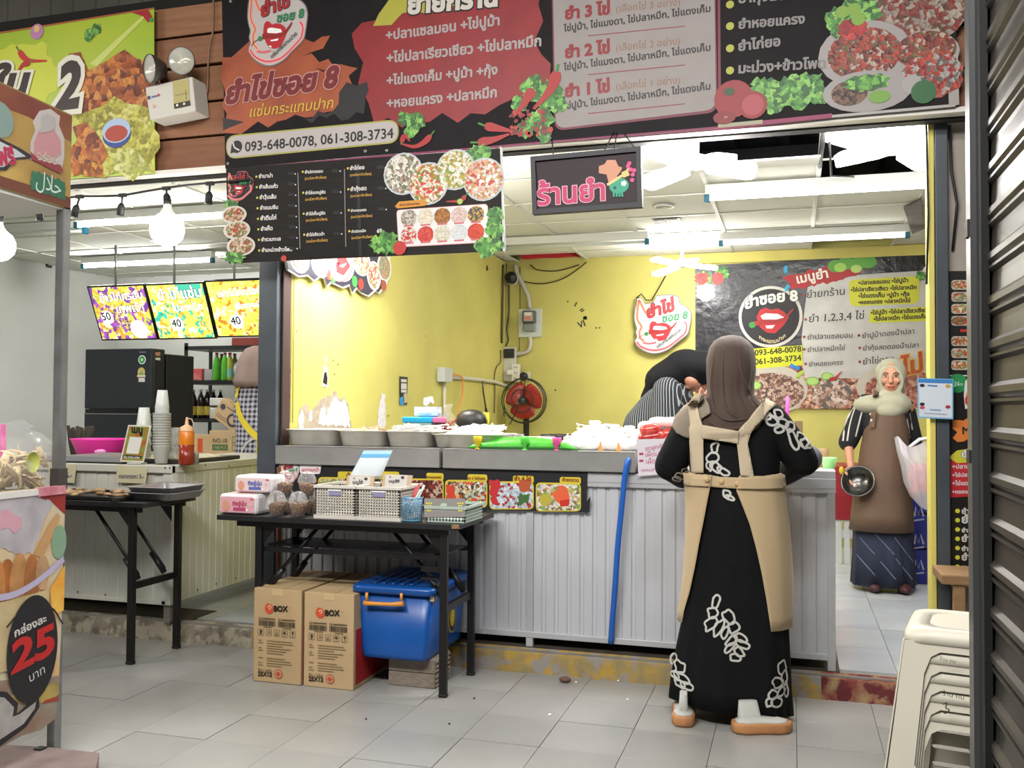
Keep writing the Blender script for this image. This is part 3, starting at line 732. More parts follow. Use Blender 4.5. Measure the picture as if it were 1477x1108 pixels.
P.disc(1230, 42, .06, chil, 4, ry=.05, wob=.3)
P.disc(1058, 143, .085, '#8f2328', 5); P.disc(1086, 152, .062, '#8a2328', 6); P.disc(1086, 152, .048, '#a5424a', 7); P.disc(1045, 170, .05, '#7f1c22', 6, ry=.03); P.disc(1052, 133, .022, '#2a4a24', 6, wob=.9)
P.line([(327, 245), (1035, 184)], .01, '#7c1c48', 1); P.line([(1035, 184), (1200, 167)], .02, '#8a2a50', 2); P.line([(1036, 182), (1100, 176)], .018, '#a09a80', 3); P.line([(1200, 168), (1378, 152)], .012, '#a8a4a0', 2); P.line([(1374, 78), (1376, 152)], .04, '#9d9690', 2)
P.build('print', t)
for x, y in ((329, 236), (527, 218), (558, 217), (791, 196), (333, 2), (1047, 170)):
    p = at(x, y, 4.253); q = MB(); q.lathe([(.003, 0), (.004, -.004), (.007, -.004), (.008, 0)], p, 12, ax='y'); q.build('eyelet', M('#b8b4ac', r=.3, metal=.9), t)
# ---- menu banner under it
t, P = board('menu_banner', 'black hanging menu banner with three columns of dishes and bowl photographs', 'banner', [(326, 243), (722, 214), (725, 362), (330, 380)], 4.215, M('#15110f', r=.55, spec=.25, n=.3, ns=6, tint='#2a2522', st=(1, 1, 12), bump=.08, bs=6), .005)
wh = '#d8d4d0'; yb_ = '#c99a3c'
logo(P, 328, 247, 366, 291, 3, face='#2a1518', rim='#c8606a')
for (x, y, r) in ((338, 310, .075), (342, 332, .08), (348, 355, .085)):
    P.disc(x, y, r, '#c3bdb2', 3, ry=r * .62); P.disc(x, y, r * .82, FOOD(['#8a5a3a', '#b8a080', '#a33a24', '#d0c0a8', '#6a7a3a'], 90), 4, ry=r * .5)
leaf(P, 338, 372, .06, 5, 2, ry=.03); leaf(P, 335, 296, .04, 2, 3)
c1 = ['ยำมาม่า', 'ยำเส้นแก้ว', 'ยำวุ้นเส้น', 'ยำขนมจีน', 'ยำตีนไก่', 'ยำเห็ด', 'ยำรวมทะเล', 'ยำมะม่วงข้าวโพด']
for i, s_ in enumerate(c1):
    y = 257 + i * 15.2; x = 370 + i * .6; wd = (20, 27, 24, 26, 23, 17, 28, 44)[i]
    P.disc(x, y - 2, .006, '#d0c040', 2, n=8); P.text(s_, (x + 3.5, y), (x + 3.5 + wd, y - 1.2), wh, 2, bold=.03)
    P.rect(415 + i * .4, 248 + i * 15.4, 424 + i * .4, 252.5 + i * 15.4, '#050404', 2); P.disc(426 + i * .4, 251 + i * 15.4, .004, wh, 2, n=6)
P.line([(430, 249), (433, 359)], .004, '#8c8884', 2); P.line([(497, 244), (499, 356)], .004, '#8c8884', 2)
for cx, names in ((440, ('ยำปลากรอบ', 'ยำไข่แดงปูอัด', 'ยำไข่เค็มปูอัด', 'ยำไข่เยี่ยวม้า')), (505, ('ยำไก่ยอ', 'ยำกุ้งสด', 'ยำหอยแครง', 'ยำปลาหมึก'))):
    for i, s_ in enumerate(names):
        y = (250 if cx < 500 else 245) + i * 30.2; x = cx + i * .7
        P.disc(x - 3, y - 2, .006, '#d0c040', 2, n=8); P.text(s_, (x, y + .5), (x + (26, 29, 28, 26)[i] * (1 if cx < 500 else .8), y - 1), wh, 2, bold=.03)
        P.text('(มะม่วง+ข้าวโพด)', (x, y + 9.5), (x + 31, y + 7.5), yb_, 2, bold=.02)
        if not (cx > 500 and i == 3): P.rect(x + 39, y - 6, x + 49, y - 1, '#050404', 2); P.disc(x + 51, y - 3, .004, wh, 2, n=6)
P.text('69.-', (544, 336), (555, 335), wh, 2, bold=.03)
bowls = [(582, 251, .105, ['#d8d2c6', '#8c6f58', '#e8e2da', '#a89888', '#6f7a58']), (618, 265, .105, ['#b8862e', '#e4dccc', '#d8402a', '#7f8a3a', '#e0d8c8']), (657, 245, .10, ['#b8a040', '#e8e4d8', '#8f9a40', '#d8ccb0']), (698, 259, .105, ['#e0a890', '#d8c8b8', '#c8503a', '#b89a58', '#efe8e0'])]
for x, y, r, cs in bowls: P.disc(x, y, r, '#b9c0c2', 3); P.disc(x, y, r * .92, FOOD(cs, 70), 4)
leaf(P, 690, 225, .06, 2, 5); chili(P, [(672, 283), (664, 290), (644, 291)], .022, 5); P.disc(664, 291, .014, '#9ac050', 6)
P.poly(rounded([P.loc(*p) for p in ((572, 303), (704, 294), (706, 350), (575, 357))], .02), '#d8a0a4', 3, px=False); P.poly(rounded([P.loc(*p) for p in ((573, 304), (703, 295), (705, 349), (576, 356))], .018), '#dcdad8', 4, px=False)
fc = [['#cfc8bc', '#8f8070'], ['#e8e0d0', '#d8c8b0'], ['#b8782e', '#8f5a20'], ['#e0c8c0', '#d0b0a8'], ['#4a5058', '#d0a030'], ['#d8d0c8', '#c83a2a'], ['#c8302a', '#d85040'], ['#e0d8c8', '#c8c0a8'], ['#dcdcdc', '#c8ccd0'], ['#d84a2a', '#c83a20']]
for i, cs in enumerate(fc):
    x = 590 + (i % 5) * 24.2; y = 315 - (i % 5) * 1.3 + (i // 5) * 25
    P.disc(x, y, .042, FOOD(cs, 120), 5, wob=.08); P.line([(x - 7, y + 11.5), (x + 7, y + 10.5)], .008, '#c86a70', 5)
P.poly([(570, 298), (576, 291), (612, 288), (618, 292), (614, 297), (574, 301)], '#c98a24', 4); P.text('เริ่มต้นเพียงอย่างละ', (577, 297.5), (606, 295), '#7a1a1a', 5, bold=.03)
for x, y, r, sd in ((548, 353, .05, 1), (560, 350, .055, 2), (715, 310, .04, 3), (714, 330, .045, 4), (700, 355, .05, 5), (716, 352, .035, 6)): leaf(P, x, y, r, 5, sd)
P.disc(577, 358, .035, '#b8302a', 6); P.disc(410, 373, .016, '#b8402a', 4)
P.poly([(722, 214), (725, 214), (728, 362), (725, 362)], '#c9cccb', 1); P.line([(516, 236), (520, 370)], .018, '#0c0a09', 1.5)
P.build('print', t)
q = MB(); q.tube([at(722, 212, 4.22), at(728, 363, 4.22)], .006, 6); q.build('side_rod', M('#d8dadb', r=.4), t)
# ---- framed stall sign hanging in front
t, P = board('stall_sign', 'black framed hanging sign with pink lettering and an orange cook hat', 'sign', [(766, 227), (925, 212), (927, 299), (769, 310)], 4.14, M('#33252b', r=.55, spec=.3), .025)
fr = M('#14111c', r=.5); A = [at(x, y, 4.14) for x, y in ((766, 227), (925, 212), (927, 299), (769, 310))]
for i in range(4):
    a, b_ = A[i], A[(i + 1) % 4]; d = (b_ - a).normalized(); nn = V((d.z, 0, -d.x)); q = MB()
    q.add([a, b_, b_ + nn * .022 - d * .022, a + nn * .022 + d * .022, a - V((0, .014, 0)), b_ - V((0, .014, 0)), b_ + nn * .022 - d * .022 - V((0, .014, 0)), a + nn * .022 + d * .022 - V((0, .014, 0))], [(0, 1, 2, 3), (7, 6, 5, 4), (0, 4, 5, 1), (1, 5, 6, 2), (2, 6, 7, 3), (3, 7, 4, 0)]); q.build('frame_bar', fr, t)
P.text('ร้านยำ', (775, 296), (873, 288), '#b8265a', 4, bold=.03, out='#e0a8b8', ow=.028)
P.poly([P.loc(*p) for p in ((875, 252), (864, 250), (864, 240), (872, 237), (876, 231), (888, 231), (892, 240), (898, 242), (895, 248), (890, 254), (892, 262), (878, 264))], '#c98a6a', 3, px=False)
P.line([(876, 267), (900, 252)], .012, '#e8c080', 4); P.line([(898, 253), (907, 249)], .028, '#e0b870', 4); P.line([(900, 252), (908, 242)], .01, '#e0b870', 4)
P.disc(893, 268, .045, '#1f9a78', 3, ry=.035); P.disc(887, 271, .007, '#0f3a3a', 5); P.disc(900, 265, .014, '#d8f0e8', 5, n=5)
for k in range(4): P.line([(885 + k * 4, 274), (886 + k * 4, 284)], .009, '#1f9a78', 4)
for x, y in ((906, 240), (910, 245), (913, 252), (912, 260), (908, 236), (915, 246)): P.disc(x, y, .01, '#d0407a', 4, n=8)
P.build('print', t)
for a, b_ in (((798, 222), (796, 208)), ((872, 217), (886, 196)), ((886, 216), (890, 196)), ((915, 213), (900, 198))):
    q = MB(); q.tube([at(*a, 4.135), at(b_[0], b_[1] - 6, 4.262)], .003, 5); q.build('hanging_wire', blk, t)
# ---- green and yellow chicken banner, left
t, P = board('food_banner', 'bright green banner with a large figure 2 and fried chicken photographs', 'banner', [(-150, 70), (222, 11), (223, 250), (-150, 275)], 4.26, M('#9db82a', r=.4, n=.4, ns=1.6, tint='#c8c832', bump=.06, bs=4), .005)
P.poly([(-10, 70), (60, 60), (90, 110), (40, 200), (-10, 200)], M('#c9cf3a', r=.45, n=.3, ns=3, tint='#a3bc2c'), 1, jag=.03)
fried = FOOD(['#a8541c', '#c4702a', '#8a3c14', '#d08a3a', '#b0622a', '#6f2f12'], 24, bump=.8); fried2 = FOOD(['#b8b040', '#c8c458', '#a09a30', '#d0cc70', '#8f8a2a'], 26, bump=.8); fried3 = FOOD(['#c8801e', '#a8601a', '#d89a3a', '#8f4a14'], 26, bump=.8)
P.poly([(100, 80), (118, 74), (128, 100), (150, 92), (165, 80), (180, 72), (195, 82), (222, 92), (223, 170), (180, 160), (120, 180), (106, 120)], fried, 2, jag=.06)
P.poly([(106, 170), (125, 160), (150, 150), (165, 140), (185, 150), (205, 152), (223, 160), (223, 250), (106, 255)], fried2, 3, jag=.05)
P.poly([(106, 185), (125, 175), (140, 190), (150, 210), (156, 225), (140, 250), (106, 255)], fried, 4, jag=.05)
P.poly([(120, 240), (135, 232), (150, 240), (150, 255), (120, 255)], fried3, 5, jag=.04)
P.poly([(160, 222), (185, 212), (205, 225), (222, 250), (160, 252)], FOOD(['#c8cc70', '#a8ac50', '#d8d890'], 26, bump=.8), 5, jag=.04)
P.disc(169, 194, .093, '#1c3a8a', 6, ry=.075); P.disc(169, 189, .093, '#a8bcd8', 7, ry=.068); P.disc(169, 193, .074, '#a83418', 8, ry=.045)
P.text('2', (80, 157), (118, 152), '#2a1a16', 8, bold=.05, shear=.2, out='#e0dccc', ow=.09, ysc=1.15); P.text('ใน', (-8, 140), (44, 138), '#2a1a16', 8, bold=.05, shear=.2, out='#e0dccc', ow=.07, ysc=.8)
chili(P, [(28, 74), (36, 84), (46, 88), (68, 88)], .035, 5, '#c01f1c'); chili(P, [(44, 90), (34, 94), (26, 104)], .035, 5, '#b01a1c'); P.disc(54, 46, .045, '#b87aa8', 4); P.disc(54, 42, .02, '#d8b870', 5); leaf(P, 130, 50, .035, 4, 3); leaf(P, 140, 42, .03, 4, 4)
P.poly([(190, 18), (214, 14), (220, 25), (214, 33), (207, 24)], '#a01c24', 4); P.disc(219, 29, .012, '#3a8a4a', 5)
P.poly([(207, 22), (213, 22), (140, 96), (130, 92)], '#c8d070', 2)
P.line([(-150, 72), (222, 12)], .008, '#a8502a', 3); P.build('print', t)
# ---- emergency light on the planks
t = thing('emergency_light', at(252, 170, 4.2), 'white emergency light box with two round lamp heads on the planks', 'lamp')
A = [at(209, 126, 4.17), at(277, 110, 4.17), at(282, 160, 4.17), at(216, 173, 4.17)]
q = MB(); q.add([*A, *[a + V((.0, .125, 0)) for a in A]], [(0, 1, 2, 3)[::-1], (4, 5, 6, 7), (0, 4, 5, 1)[::-1], (1, 5, 6, 2)[::-1], (2, 6, 7, 3)[::-1], (3, 7, 4, 0)[::-1]]); q.build('case', M('#cdc9be', r=.5), t, bevel=.006)
P = Print(V((0, 4.168, 0)), V((1, 0, 0)), V((0, 0, 1)), V((0, -1, 0)))
P.poly([(249, 118), (272, 113), (274, 152), (251, 157)], '#b3a86a', 1); P.poly([(251, 150), (274, 145), (275, 152), (252, 157)], '#26201c', 2); P.disc(256, 152, .007, '#e8e4c8', 3); P.disc(266, 150, .007, '#e8e4c8', 3); P.disc(215, 141, .01, '#2a3a7a', 2); P.disc(229, 137, .007, '#b03040', 2); P.disc(222, 153, .009, '#d8a8a0', 2); P.line([(219, 140), (227, 138)], .008, '#5a6a9a', 2); P.line([(253, 138), (272, 134)], .002, '#4a4a3a', 2); P.line([(268, 130), (269, 144)], .003, '#4a4a3a', 2)
tag(P.build('faceplate_print', t), kind='stuff')
for x, y, r in ((217, 99, .075), (262, 88, .072)):
    c = at(x, y, 4.13); Rm = Matrix.Rotation(-.5 if x < 240 else .25, 3, 'Z') @ Matrix.Rotation(.15, 3, 'X')
    q = MB(); q.lathe([(.01, .09), (.04, .075), (r * .85, .03), (r, .0), (r * .98, -.008)], c, 24, ax='y', Rm=Rm); h = q.build('lamp_head', M('#5a5650', r=.4, metal=.5), t)
    q = MB(); q.lathe([(.002, .03), (r * .5, .02), (r * .9, .0)], c, 24, ax='y', Rm=Rm); q.build('reflector', M('#d8d4c8', r=.15, metal=.9), h)
    q = MB(); q.lathe([(.001, -.014), (r * .5, -.012), (r * .96, -.004), (r, 0)], c, 24, ax='y', Rm=Rm); q.build('lens', GLASS('#f0eee4', .35), h)
    q = MB(); q.ball(c + Rm @ V((0, .005, 0)), .014, 10, 6); q.build('bulb', M('#f0ead8', r=.3), h)
    q = MB(); q.tube([c + V((0, .06, -.05)), at(x + 8, y + 28, 4.2)], .011, 8); q.build('bracket', M('#8a867c', r=.4, metal=.5), h)
q = MB(); q.tube([tuple(at(x, y, 4.29)) for x, y in spline([(308, -5), (307, 45), (303, 62), (300, 95), (299, 130), (292, 148), (284, 148)], 4)], .005, 6); q.build('cord', M('#8a6a50'), t)

# ---- back wall banner
YS = YB - .02
t, P = board('wall_banner', 'large wrinkled black and white menu banner on the back wall', 'banner', [(1002, 384), (1400, 360), (1400, 590), (1030, 578)], YS, M('#c9c7c2', r=.4, n=.15, ns=5, bump=.5, bs=9), .004)
P.poly([(1002, 384), (1400, 360), (1400, 386), (1215, 398), (1165, 414), (1160, 450), (1156, 490), (1158, 502), (1158, 528), (1085, 535), (1003, 535), (1003, 400)], M('#1c1c20', r=.28, n=.3, ns=4, tint='#35353c', bump=.9, bs=12), 1)
P.poly([(1003, 535), (1088, 528), (1157, 524), (1162, 545), (1240, 546), (1400, 560), (1400, 592), (1003, 588)], FOOD(['#9c5a44', '#c49a80', '#7a4038', '#b88068', '#d8b8a0', '#5f3028', '#a86a50'], 38, bump=.1), 2)
P.disc(1110, 562, .32, '#bdb6aa', 3, ry=.22); P.disc(1112, 566, .28, FOOD(['#8a6a58', '#b89a88', '#5a4038', '#c8b0a0', '#7a5048'], 45, bump=.1), 4, ry=.17)
P.disc(1200, 568, .17, FOOD(['#c8a898', '#7a5a4a', '#a88878', '#5a5a58', '#d8c8c0'], 35), 4, ry=.13); P.disc(1300, 558, .36, '#c4bcae', 3, ry=.2); P.disc(1305, 562, .32, FOOD(['#a8604a', '#c89a88', '#7a4438', '#b87868'], 40, bump=.1), 4, ry=.16)
for x, y, r in ((1172, 550, .055), (1193, 543, .05), (1090, 556, .05)): P.disc(x, y, r, '#7ab048', 6, ry=r * .7); P.disc(x, y, r * .8, '#a8cc70', 7, ry=r * .55)
for x, y in ((1206, 384), (1220, 380), (1238, 380), (1252, 378)): P.disc(x, y, .07, '#5a9a3a', 5, ry=.055)
P.disc(1212, 386, .05, '#a0c85a', 6, ry=.04); P.disc(1235, 388, .045, '#b0d068', 6, ry=.035); chili(P, [(1196, 548), (1205, 545), (1214, 536)], .03, 8)
P.poly([(1127, 398), (1145, 397), (1180, 388), (1200, 384), (1245, 392), (1210, 404), (1165, 414), (1142, 418), (1136, 406)], '#a32228', 3, jag=.02); P.text('เมนูยำ', (1150, 409), (1195, 400), '#ece6da', 6, bold=.03)
lx_, ly_ = 1111, 457
P.disc(lx_, ly_, .27, '#c9c5bd', 4, n=40); P.disc(lx_, ly_, .245, '#17151a', 5, n=40)
P.poly([(1091, 458), (1096, 447), (1104, 444), (1112, 447), (1122, 445), (1131, 450), (1138, 458), (1130, 470), (1118, 481), (1106, 480), (1096, 472)], '#a51f24', 7); P.poly([(1097, 456), (1104, 452), (1122, 453), (1131, 458), (1120, 461), (1100, 461)], '#ece8e4', 8)
P.line([(1086, 468), (1105, 464), (1128, 462), (1144, 446)], lambda q: .045 * (1 - .7 * q), '#8a1a1c', 9, smooth=4); P.disc(1085, 469, .03, '#2c7a38', 9, n=7); P.poly([(1104, 470), (1118, 469), (1114, 474), (1106, 474)], '#ece8e4', 9)
P.text('ยำซอย 8', (1075, 446), (1152, 434), '#e4e0d8', 10, bold=.04, shear=.1, out='#17151a', ow=.04, curve=.02); P.text('กระแทบปาก', (1095, 488), (1133, 486), '#c8b890', 9, bold=.03, curve=-.05)
P.poly([(1086, 503), (1157, 498), (1158, 527), (1086, 532)], '#cbd02c', 3); P.text('093-648-0078', (1089, 513), (1156, 507), '#16150c', 5, bold=.02); P.text('061-308-3734', (1089, 526), (1156, 520), '#16150c', 5, bold=.02)
dk = '#26222a'
for s_, a, b_, c_ in (('ยำยกร้าน', (1164, 430), (1219, 425), 1), ('ยำ 1,2,3,4 ไข่', (1167, 465), (1247, 460), 1), ('ยำปลาแซลมอน', (1165, 490), (1230, 487), 1), ('ยำปลาหมึกไข่', (1165, 508), (1219, 505), 1), ('ยำหอยแครง', (1167, 529), (1216, 526), 1), ('ยำปูม้าดองน้ำปลา', (1244, 488), (1319, 481), 1), ('ยำกุ้งสดดองน้ำปลา', (1245, 506), (1325, 501), 1), ('ยำไข่ดอง', (1245, 526), (1290, 522), 1)):
    P.text(s_, a, b_, dk, 3, bold=.005, shear=.1); P.disc(a[0] - 5, a[1] - 4, .012, '#8a2a24', 3, n=8)
P.poly(rounded([P.loc(*p) for p in ((1224, 404), (1326, 398), (1325, 438), (1226, 442))], .05), '#d2d238', 3, px=False); P.poly(rounded([P.loc(*p) for p in ((1254, 447), (1345, 442), (1345, 463), (1253, 466))], .03), '#d2d238', 3, px=False)
for i, (s_, a, b_) in enumerate((('•ปลาแซลมอน •ไข่ปูม้า', (1238, 411), (1310, 407)), ('•ไข่ปลาเรียวเซียว •ไข่ปลาหมึก', (1227, 421), (1322, 417)), ('•ไข่แดงเค็ม •ปูม้า •กุ้ง', (1238, 430), (1312, 427)), ('•หอยแครง •ปลาหมึกไข่', (1238, 439), (1313, 436)), ('•ไข่ปูม้า •ไข่ปลาเรียวเซียว', (1256, 454), (1338, 450)), ('•ไข่ปลาหมึก •ไข่แดงเค็ม', (1260, 463), (1338, 459)))): P.text(s_, a, b_, '#2c2a14', 5, bold=.04)
P.text('ไม่', (1303, 541), (1336, 535), '#a8481c', 8, bold=.04, shear=.15, out='#d8b048', ow=.04)
P.disc(1345, 395, .085, '#e0dcd8', 4); P.disc(1347, 395, .065, '#16161a', 5); leaf(P, 1328, 398, .04, 5, 2); leaf(P, 1016, 402, .07, 3, 3); leaf(P, 1042, 393, .06, 3, 4); P.disc(1012, 402, .06, chil, 4, wob=.4); P.disc(1035, 402, .055, '#b03a3a', 4); P.disc(1018, 422, .085, M('#b4b2ae', r=.4, n=.4, ns=15), 3, wob=.3)
for a, b_, c_ in (((1135, 384), (1134, 394), '#2a9ac8'), ((1138, 412), (1135, 420), '#2a9ac8'), ((1140, 526), (1153, 532), '#2a7ac8'), ((1150, 546), (1158, 536), '#a0c040')): P.line([a, ((a[0] + b_[0]) / 2 - 2, (a[1] + b_[1]) / 2), b_], .03, c_, 8, smooth=3)
P.build('print', t)
# ---- flame-shaped light sign on the back wall
P = Print(V((0, YB - .05, 0)), V((1, 0, 0)), V((0, 0, 1)), V((0, -1, 0)))
t = thing('wall_sign', at(956, 508, YB - .05), 'flame-shaped acrylic wall sign with red lips and a chili, neon-pink outline', 'sign')
lo = [(165, 275), (205, 270), (240, 300), (270, 350), (320, 345), (385, 330), (420, 280), (440, 240), (500, 235), (620, 228), (700, 245), (740, 280), (750, 345), (830, 390), (880, 440), (900, 510), (890, 600), (875, 680), (850, 760), (770, 830), (690, 890), (620, 950), (520, 1000), (420, 1022), (320, 1010), (230, 970), (170, 920), (140, 860), (165, 800), (150, 740), (165, 680), (145, 620), (130, 540), (140, 420), (160, 340)]
f_ = lambda x, y: P.loc(914 + (x - 130) / 770 * 83.5, 424.5 + (y - 228) / 797 * 86.5)
q = MB(); q.prism([f_(*p) for p in spline(lo + lo[:1], 4)][:-1], V((0, YB - .05, 0)), (1, 0, 0), (0, 0, 1), (0, -1, 0), .03); q.build('plate', M('#8f8a84', r=.4), t)
logo(P, 914, 424.5, 997.5, 511, 1, face='#dde3e2'); P.build('print', t)
q = MB(); q.tube([at(918, 430, YB - .06), at(925, 424, YB - .06), at(932, 433, YB - .06), at(940, 433, YB - .06), at(950, 416, YB - .06), at(960, 398, YB - .06)], .006, 6); q.build('cord', blk, t)
# ---- clock numerals stuck on the wall
t = thing('clock_numerals', at(838, 460, YB - .004), 'loose black roman clock numerals stuck on the yellow wall', 'clock')
PC = lambda: Print(V((0, YB - .002, 0)), V((1, 0, 0)), V((0, 0, 1)), V((0, -1, 0)))
for a, b_ in (((829, 442), (832, 436)), ((836, 448), (841, 445)), ((838, 450), (843, 447)), ((841, 458), (847, 458)), ((841, 460), (847, 460)), ((843, 456), (843, 461)), ((845, 456), (845, 461))): P = PC(); P.line([a, b_], .012, '#1a1510', 1); P.build('numeral', t)
P = PC(); P.text('VI', (835, 474), (845, 470), '#1a1510', 1, bold=.02); P.build('numeral', t)
P = PC()
for x, y in ((819, 435), (860, 473), (865, 473), (801, 563)): P.disc(x, y, .008, '#1a1510', 1, n=8)
tag(P.build('screw_dots', t), kind='stuff')
# ---- round-dish cut-out sign on the partition
P = Print((XL + .03, 0, 0), (0, 1, 0), (0, 0, 1), (1, 0, 0))
t = thing('dish_sign', atx(490, 400, XL + .03), 'cut-out sign of round dish photographs and chili on the yellow partition', 'sign')
LX = lambda x, y: P.loc(x, y)
def blob(x, y, rx, ry, m, L):
    a = P.loc(x, y); b1 = P.loc(x + rx, y); c1 = P.loc(x, y + ry)
    P.disc(a[0], a[1], abs(b1[0] - a[0]), m, L, px=False, ry=abs(c1[1] - a[1]))
ol = [(414, 366), (420, 390), (440, 400), (456, 398), (468, 406), (478, 400), (486, 402), (491, 414), (498, 408), (520, 416), (532, 412), (537, 424), (545, 416), (554, 424), (566, 428), (578, 420), (585, 424), (598, 410), (604, 390), (603, 366), (590, 350), (500, 350)]
ol = [(400 + (x - 400) * .8, y) for x, y in ol]
q = MB(); q.prism([LX(*p) for p in ol], (XL + .028, 0, 0), (0, 1, 0), (0, 0, 1), (1, 0, 0), .012); q.build('plate', M('#e6e2da', r=.5), t)
P.poly([(400 + (x - 400) * .985, y - 2) for x, y in ol], '#1d1a2a', 1)
for (x, y, rx, ry, c_) in ((432, 374, 14, 20, ['#e8e4e0', '#d8503a', '#d0d8c0']), (462, 382, 13, 18, ['#8fb8b8', '#e8e8e0', '#d88a6a']), (521, 378, 13, 20, ['#8a8f58', '#d8d8c8', '#b8452c']), (539, 398, 10, 21, ['#b84a2c', '#8a9050', '#e8e0d0']), (554, 386, 10, 20, ['#6f7a68', '#a8845a', '#9a9a80'])): 
    x = x if x < 500 else x; blob(x, y, rx, ry, '#dfe3e2', 2 + (x == 539)); blob(x, y, rx * .84, ry * .88, FOOD(c_, 60, bump=.1), 4)
blob(492, 382, 18, 24, '#ece4e4', 3); P.line([(476, 390), (484, 402), (500, 400), (508, 384)], .03, '#d85a5a', 5, smooth=4); P.line([(486, 378), (496, 374), (502, 382), (494, 392), (486, 388), (486, 378)], .05, '#b8262a', 5)
for x, y, c_ in ((474, 396, '#a8302a'), (480, 400, '#2f7a34'), (511, 406, '#2f7a34'), (520, 410, '#8a2420'), (553, 412, '#8a3a20')): blob(x, y, 4, 8, c_, 3)
P.build('print', t)
# ================================================================== COUNTER, TABLES AND WHAT STANDS ON THEM
alu = M('#c4c5c8', r=.4, metal=.3, n=.12, ns=4); stainless = M('#aba9a6', r=.32, metal=.4, n=.25, ns=7, tint='#6c6b6c')
galv = M('#c4c5ca', r=.4, metal=.1, n=.2, ns=1.6, tint='#b9bcc2')
def ribbed(x0, x1, y, z0, z1, pitch=.062, g=.012, dep=.007):
    P_ = []; x = x0
    while x < x1 - pitch: P_ += [(x, y), (x + pitch - 2 * g, y), (x + pitch - 1.5 * g, y + dep), (x + pitch - .5 * g, y + dep)]; x += pitch
    P_ += [(x1, y)]; return [[(a, b_, z0) for a, b_ in P_], [(a, b_, z1) for a, b_ in P_]]
t = thing('service_counter', (-1.2, 4.7, ZF), 'long silver ribbed metal service counter of the right stall', 'counter')
q = MB(); q.sheet(ribbed(-2.56, -.62, 4.385, .17, .905), 0, False); q.build('front_panel', galv, t)
q = MB(); q.sheet(ribbed(-.62, .15, 4.385, .17, .905), 0, False); q.build('front_panel', galv, t)
q = MB(); q.box((.15, 4.40, .17), (.152, 5.08, .905)); q.build('side_panel', galv, t)
MB().box((-2.58, 4.365, .905), (.185, 4.40, .950)).build('top_rail', alu, t, bevel=.002)
MB().box((-2.58, 4.368, .885), (.185, 4.376, .905)).build('trim_strip', alu, t)
MB().box((-2.58, 4.372, .150), (.185, 4.40, .178)).build('bottom_rail', alu, t, bevel=.002)
for (x, y) in ((-1.215, 4.388), (.165, 4.385), (-2.56, 4.388), (.165, 5.07), (-1.215, 5.07), (-2.56, 5.07)):
    MB().box((x - .016, y - .014, ZF), (x + .018, y + .014, .92)).build('leg', alu, t, bevel=.002)
MB().box((-.69, 4.365, .950), (.185, 5.10, .985)).build('right_top', alu, t, bevel=.003)
MB().box((-2.58, 5.07, .17), (.15, 5.075, .95)).build('back_panel', M('#70757a', r=.5, metal=.4), t)
for x0, x1, l_ in ((-2.59, -1.672, 0), (-1.655, -.700, 1)):
    q = MB(); q.box((x0, 4.345, .955), (x1, 4.352, 1.052)); q.box((x0, 4.345, 1.046), (x1, 5.1, 1.052)); q.box((x0, 4.345, .955), (x1, 5.1, .96)); q.box((x0, 4.36, .955), (x0 + .006, 5.1, 1.052)); q.box((x1 - .006, 4.36, .955), (x1, 5.1, 1.052))
    q.build('steel_trough', stainless, t, bevel=.002)
MB().box((-2.40, 4.362, .952), (-1.66, 4.366, .965)).build('green_edge', M('#2d6b4a', r=.5), t)
q = MB(); q.tube([(-2.575, 4.36, .2), (-2.575, 4.36, .94)], .012, 6); q.build('rusty_edge', M('#6a4030', r=.8), t)
# strip of dish photographs on the counter front
t, P = board('menu_strip', 'black menu strip with yellow-framed dish photographs stuck along the counter front', 'poster', [(404, 672), (848, 675), (845, 739), (404, 729)], 4.362, M('#17151a', r=.5), .004)
logo(P, 404, 664, 432, 700, 2); P.poly(rounded([P.loc(*p) for p in ((432, 669), (464, 670), (462, 684), (433, 683))], .012), '#e8dcdc', 3, px=False); P.text('เมนูแนะนำ', (436, 680), (461, 680), '#b83a4a', 4, bold=.03)
frames = [(459, 512, 700, ['#c8a060', '#8fb070', '#e0c8a0', '#b86a4a']), (522, 576, 700, ['#a85a3a', '#d8c0a0', '#6a8a4a']), (586, 640, 702, ['#5a1a14', '#8a3024', '#3f120e', '#c8a890', '#7a241c']), (642, 703, 704, ['#d84a2a', '#b8c8c0', '#8a7a4a', '#e0e4dc', '#5a3a2a', '#d8b878']), (706, 770, 706, ['#c0d0dc', '#dce4ea', '#b02a24', '#a8bcc8']), (773, 838, 708, ['#d8d4c0', '#8a7048', '#e8e4dc', '#c0b050', '#7aa860', '#e0c8d8'])]
for x0, x1, yt, cs in frames:
    y1 = yt + 26 + (x0 - 459) * .012; y0 = yt - 18
    P.poly(rounded([P.loc(*p) for p in ((x0, y0 + 6), (x1, y0 + 7), (x1, y1), (x0, y1))], .025), '#d3c034', 1, px=False)
    P.poly(rounded([P.loc(*p) for p in (((x0 + x1) / 2 + 2, y0 - 2), (x1, y0 - 1.4), (x1, y0 + 9), ((x0 + x1) / 2 + 2, y0 + 9))], .012), '#d3c034', 1.3, px=False)
    P.poly(rounded([P.loc(*p) for p in ((x0 + 1.6, y0 + 8.5), (x1 - 1.6, y0 + 9), (x1 - 1.6, y1 - 1.6), (x0 + 1.6, y1 - 1.6))], .02), FOOD(cs, 75, bump=.1), 2, px=False)
for s_, a, b_ in (('ยำรวมทะเล', (554, 689), (573, 689)), ('ยำหอยแครง', (615, 690), (637, 690)), ('ยำ 3 ไข่กุ้งสด', (675, 692), (700, 692)), ('ยำ 4 ไข่', (742, 693), (766, 693.5)), ('ยำยกถาด', (811, 694), (835, 695)), ('ยำ', (500, 689), (508, 689))): P.text(s_, a, b_, '#8a3a14', 4, bold=.03)
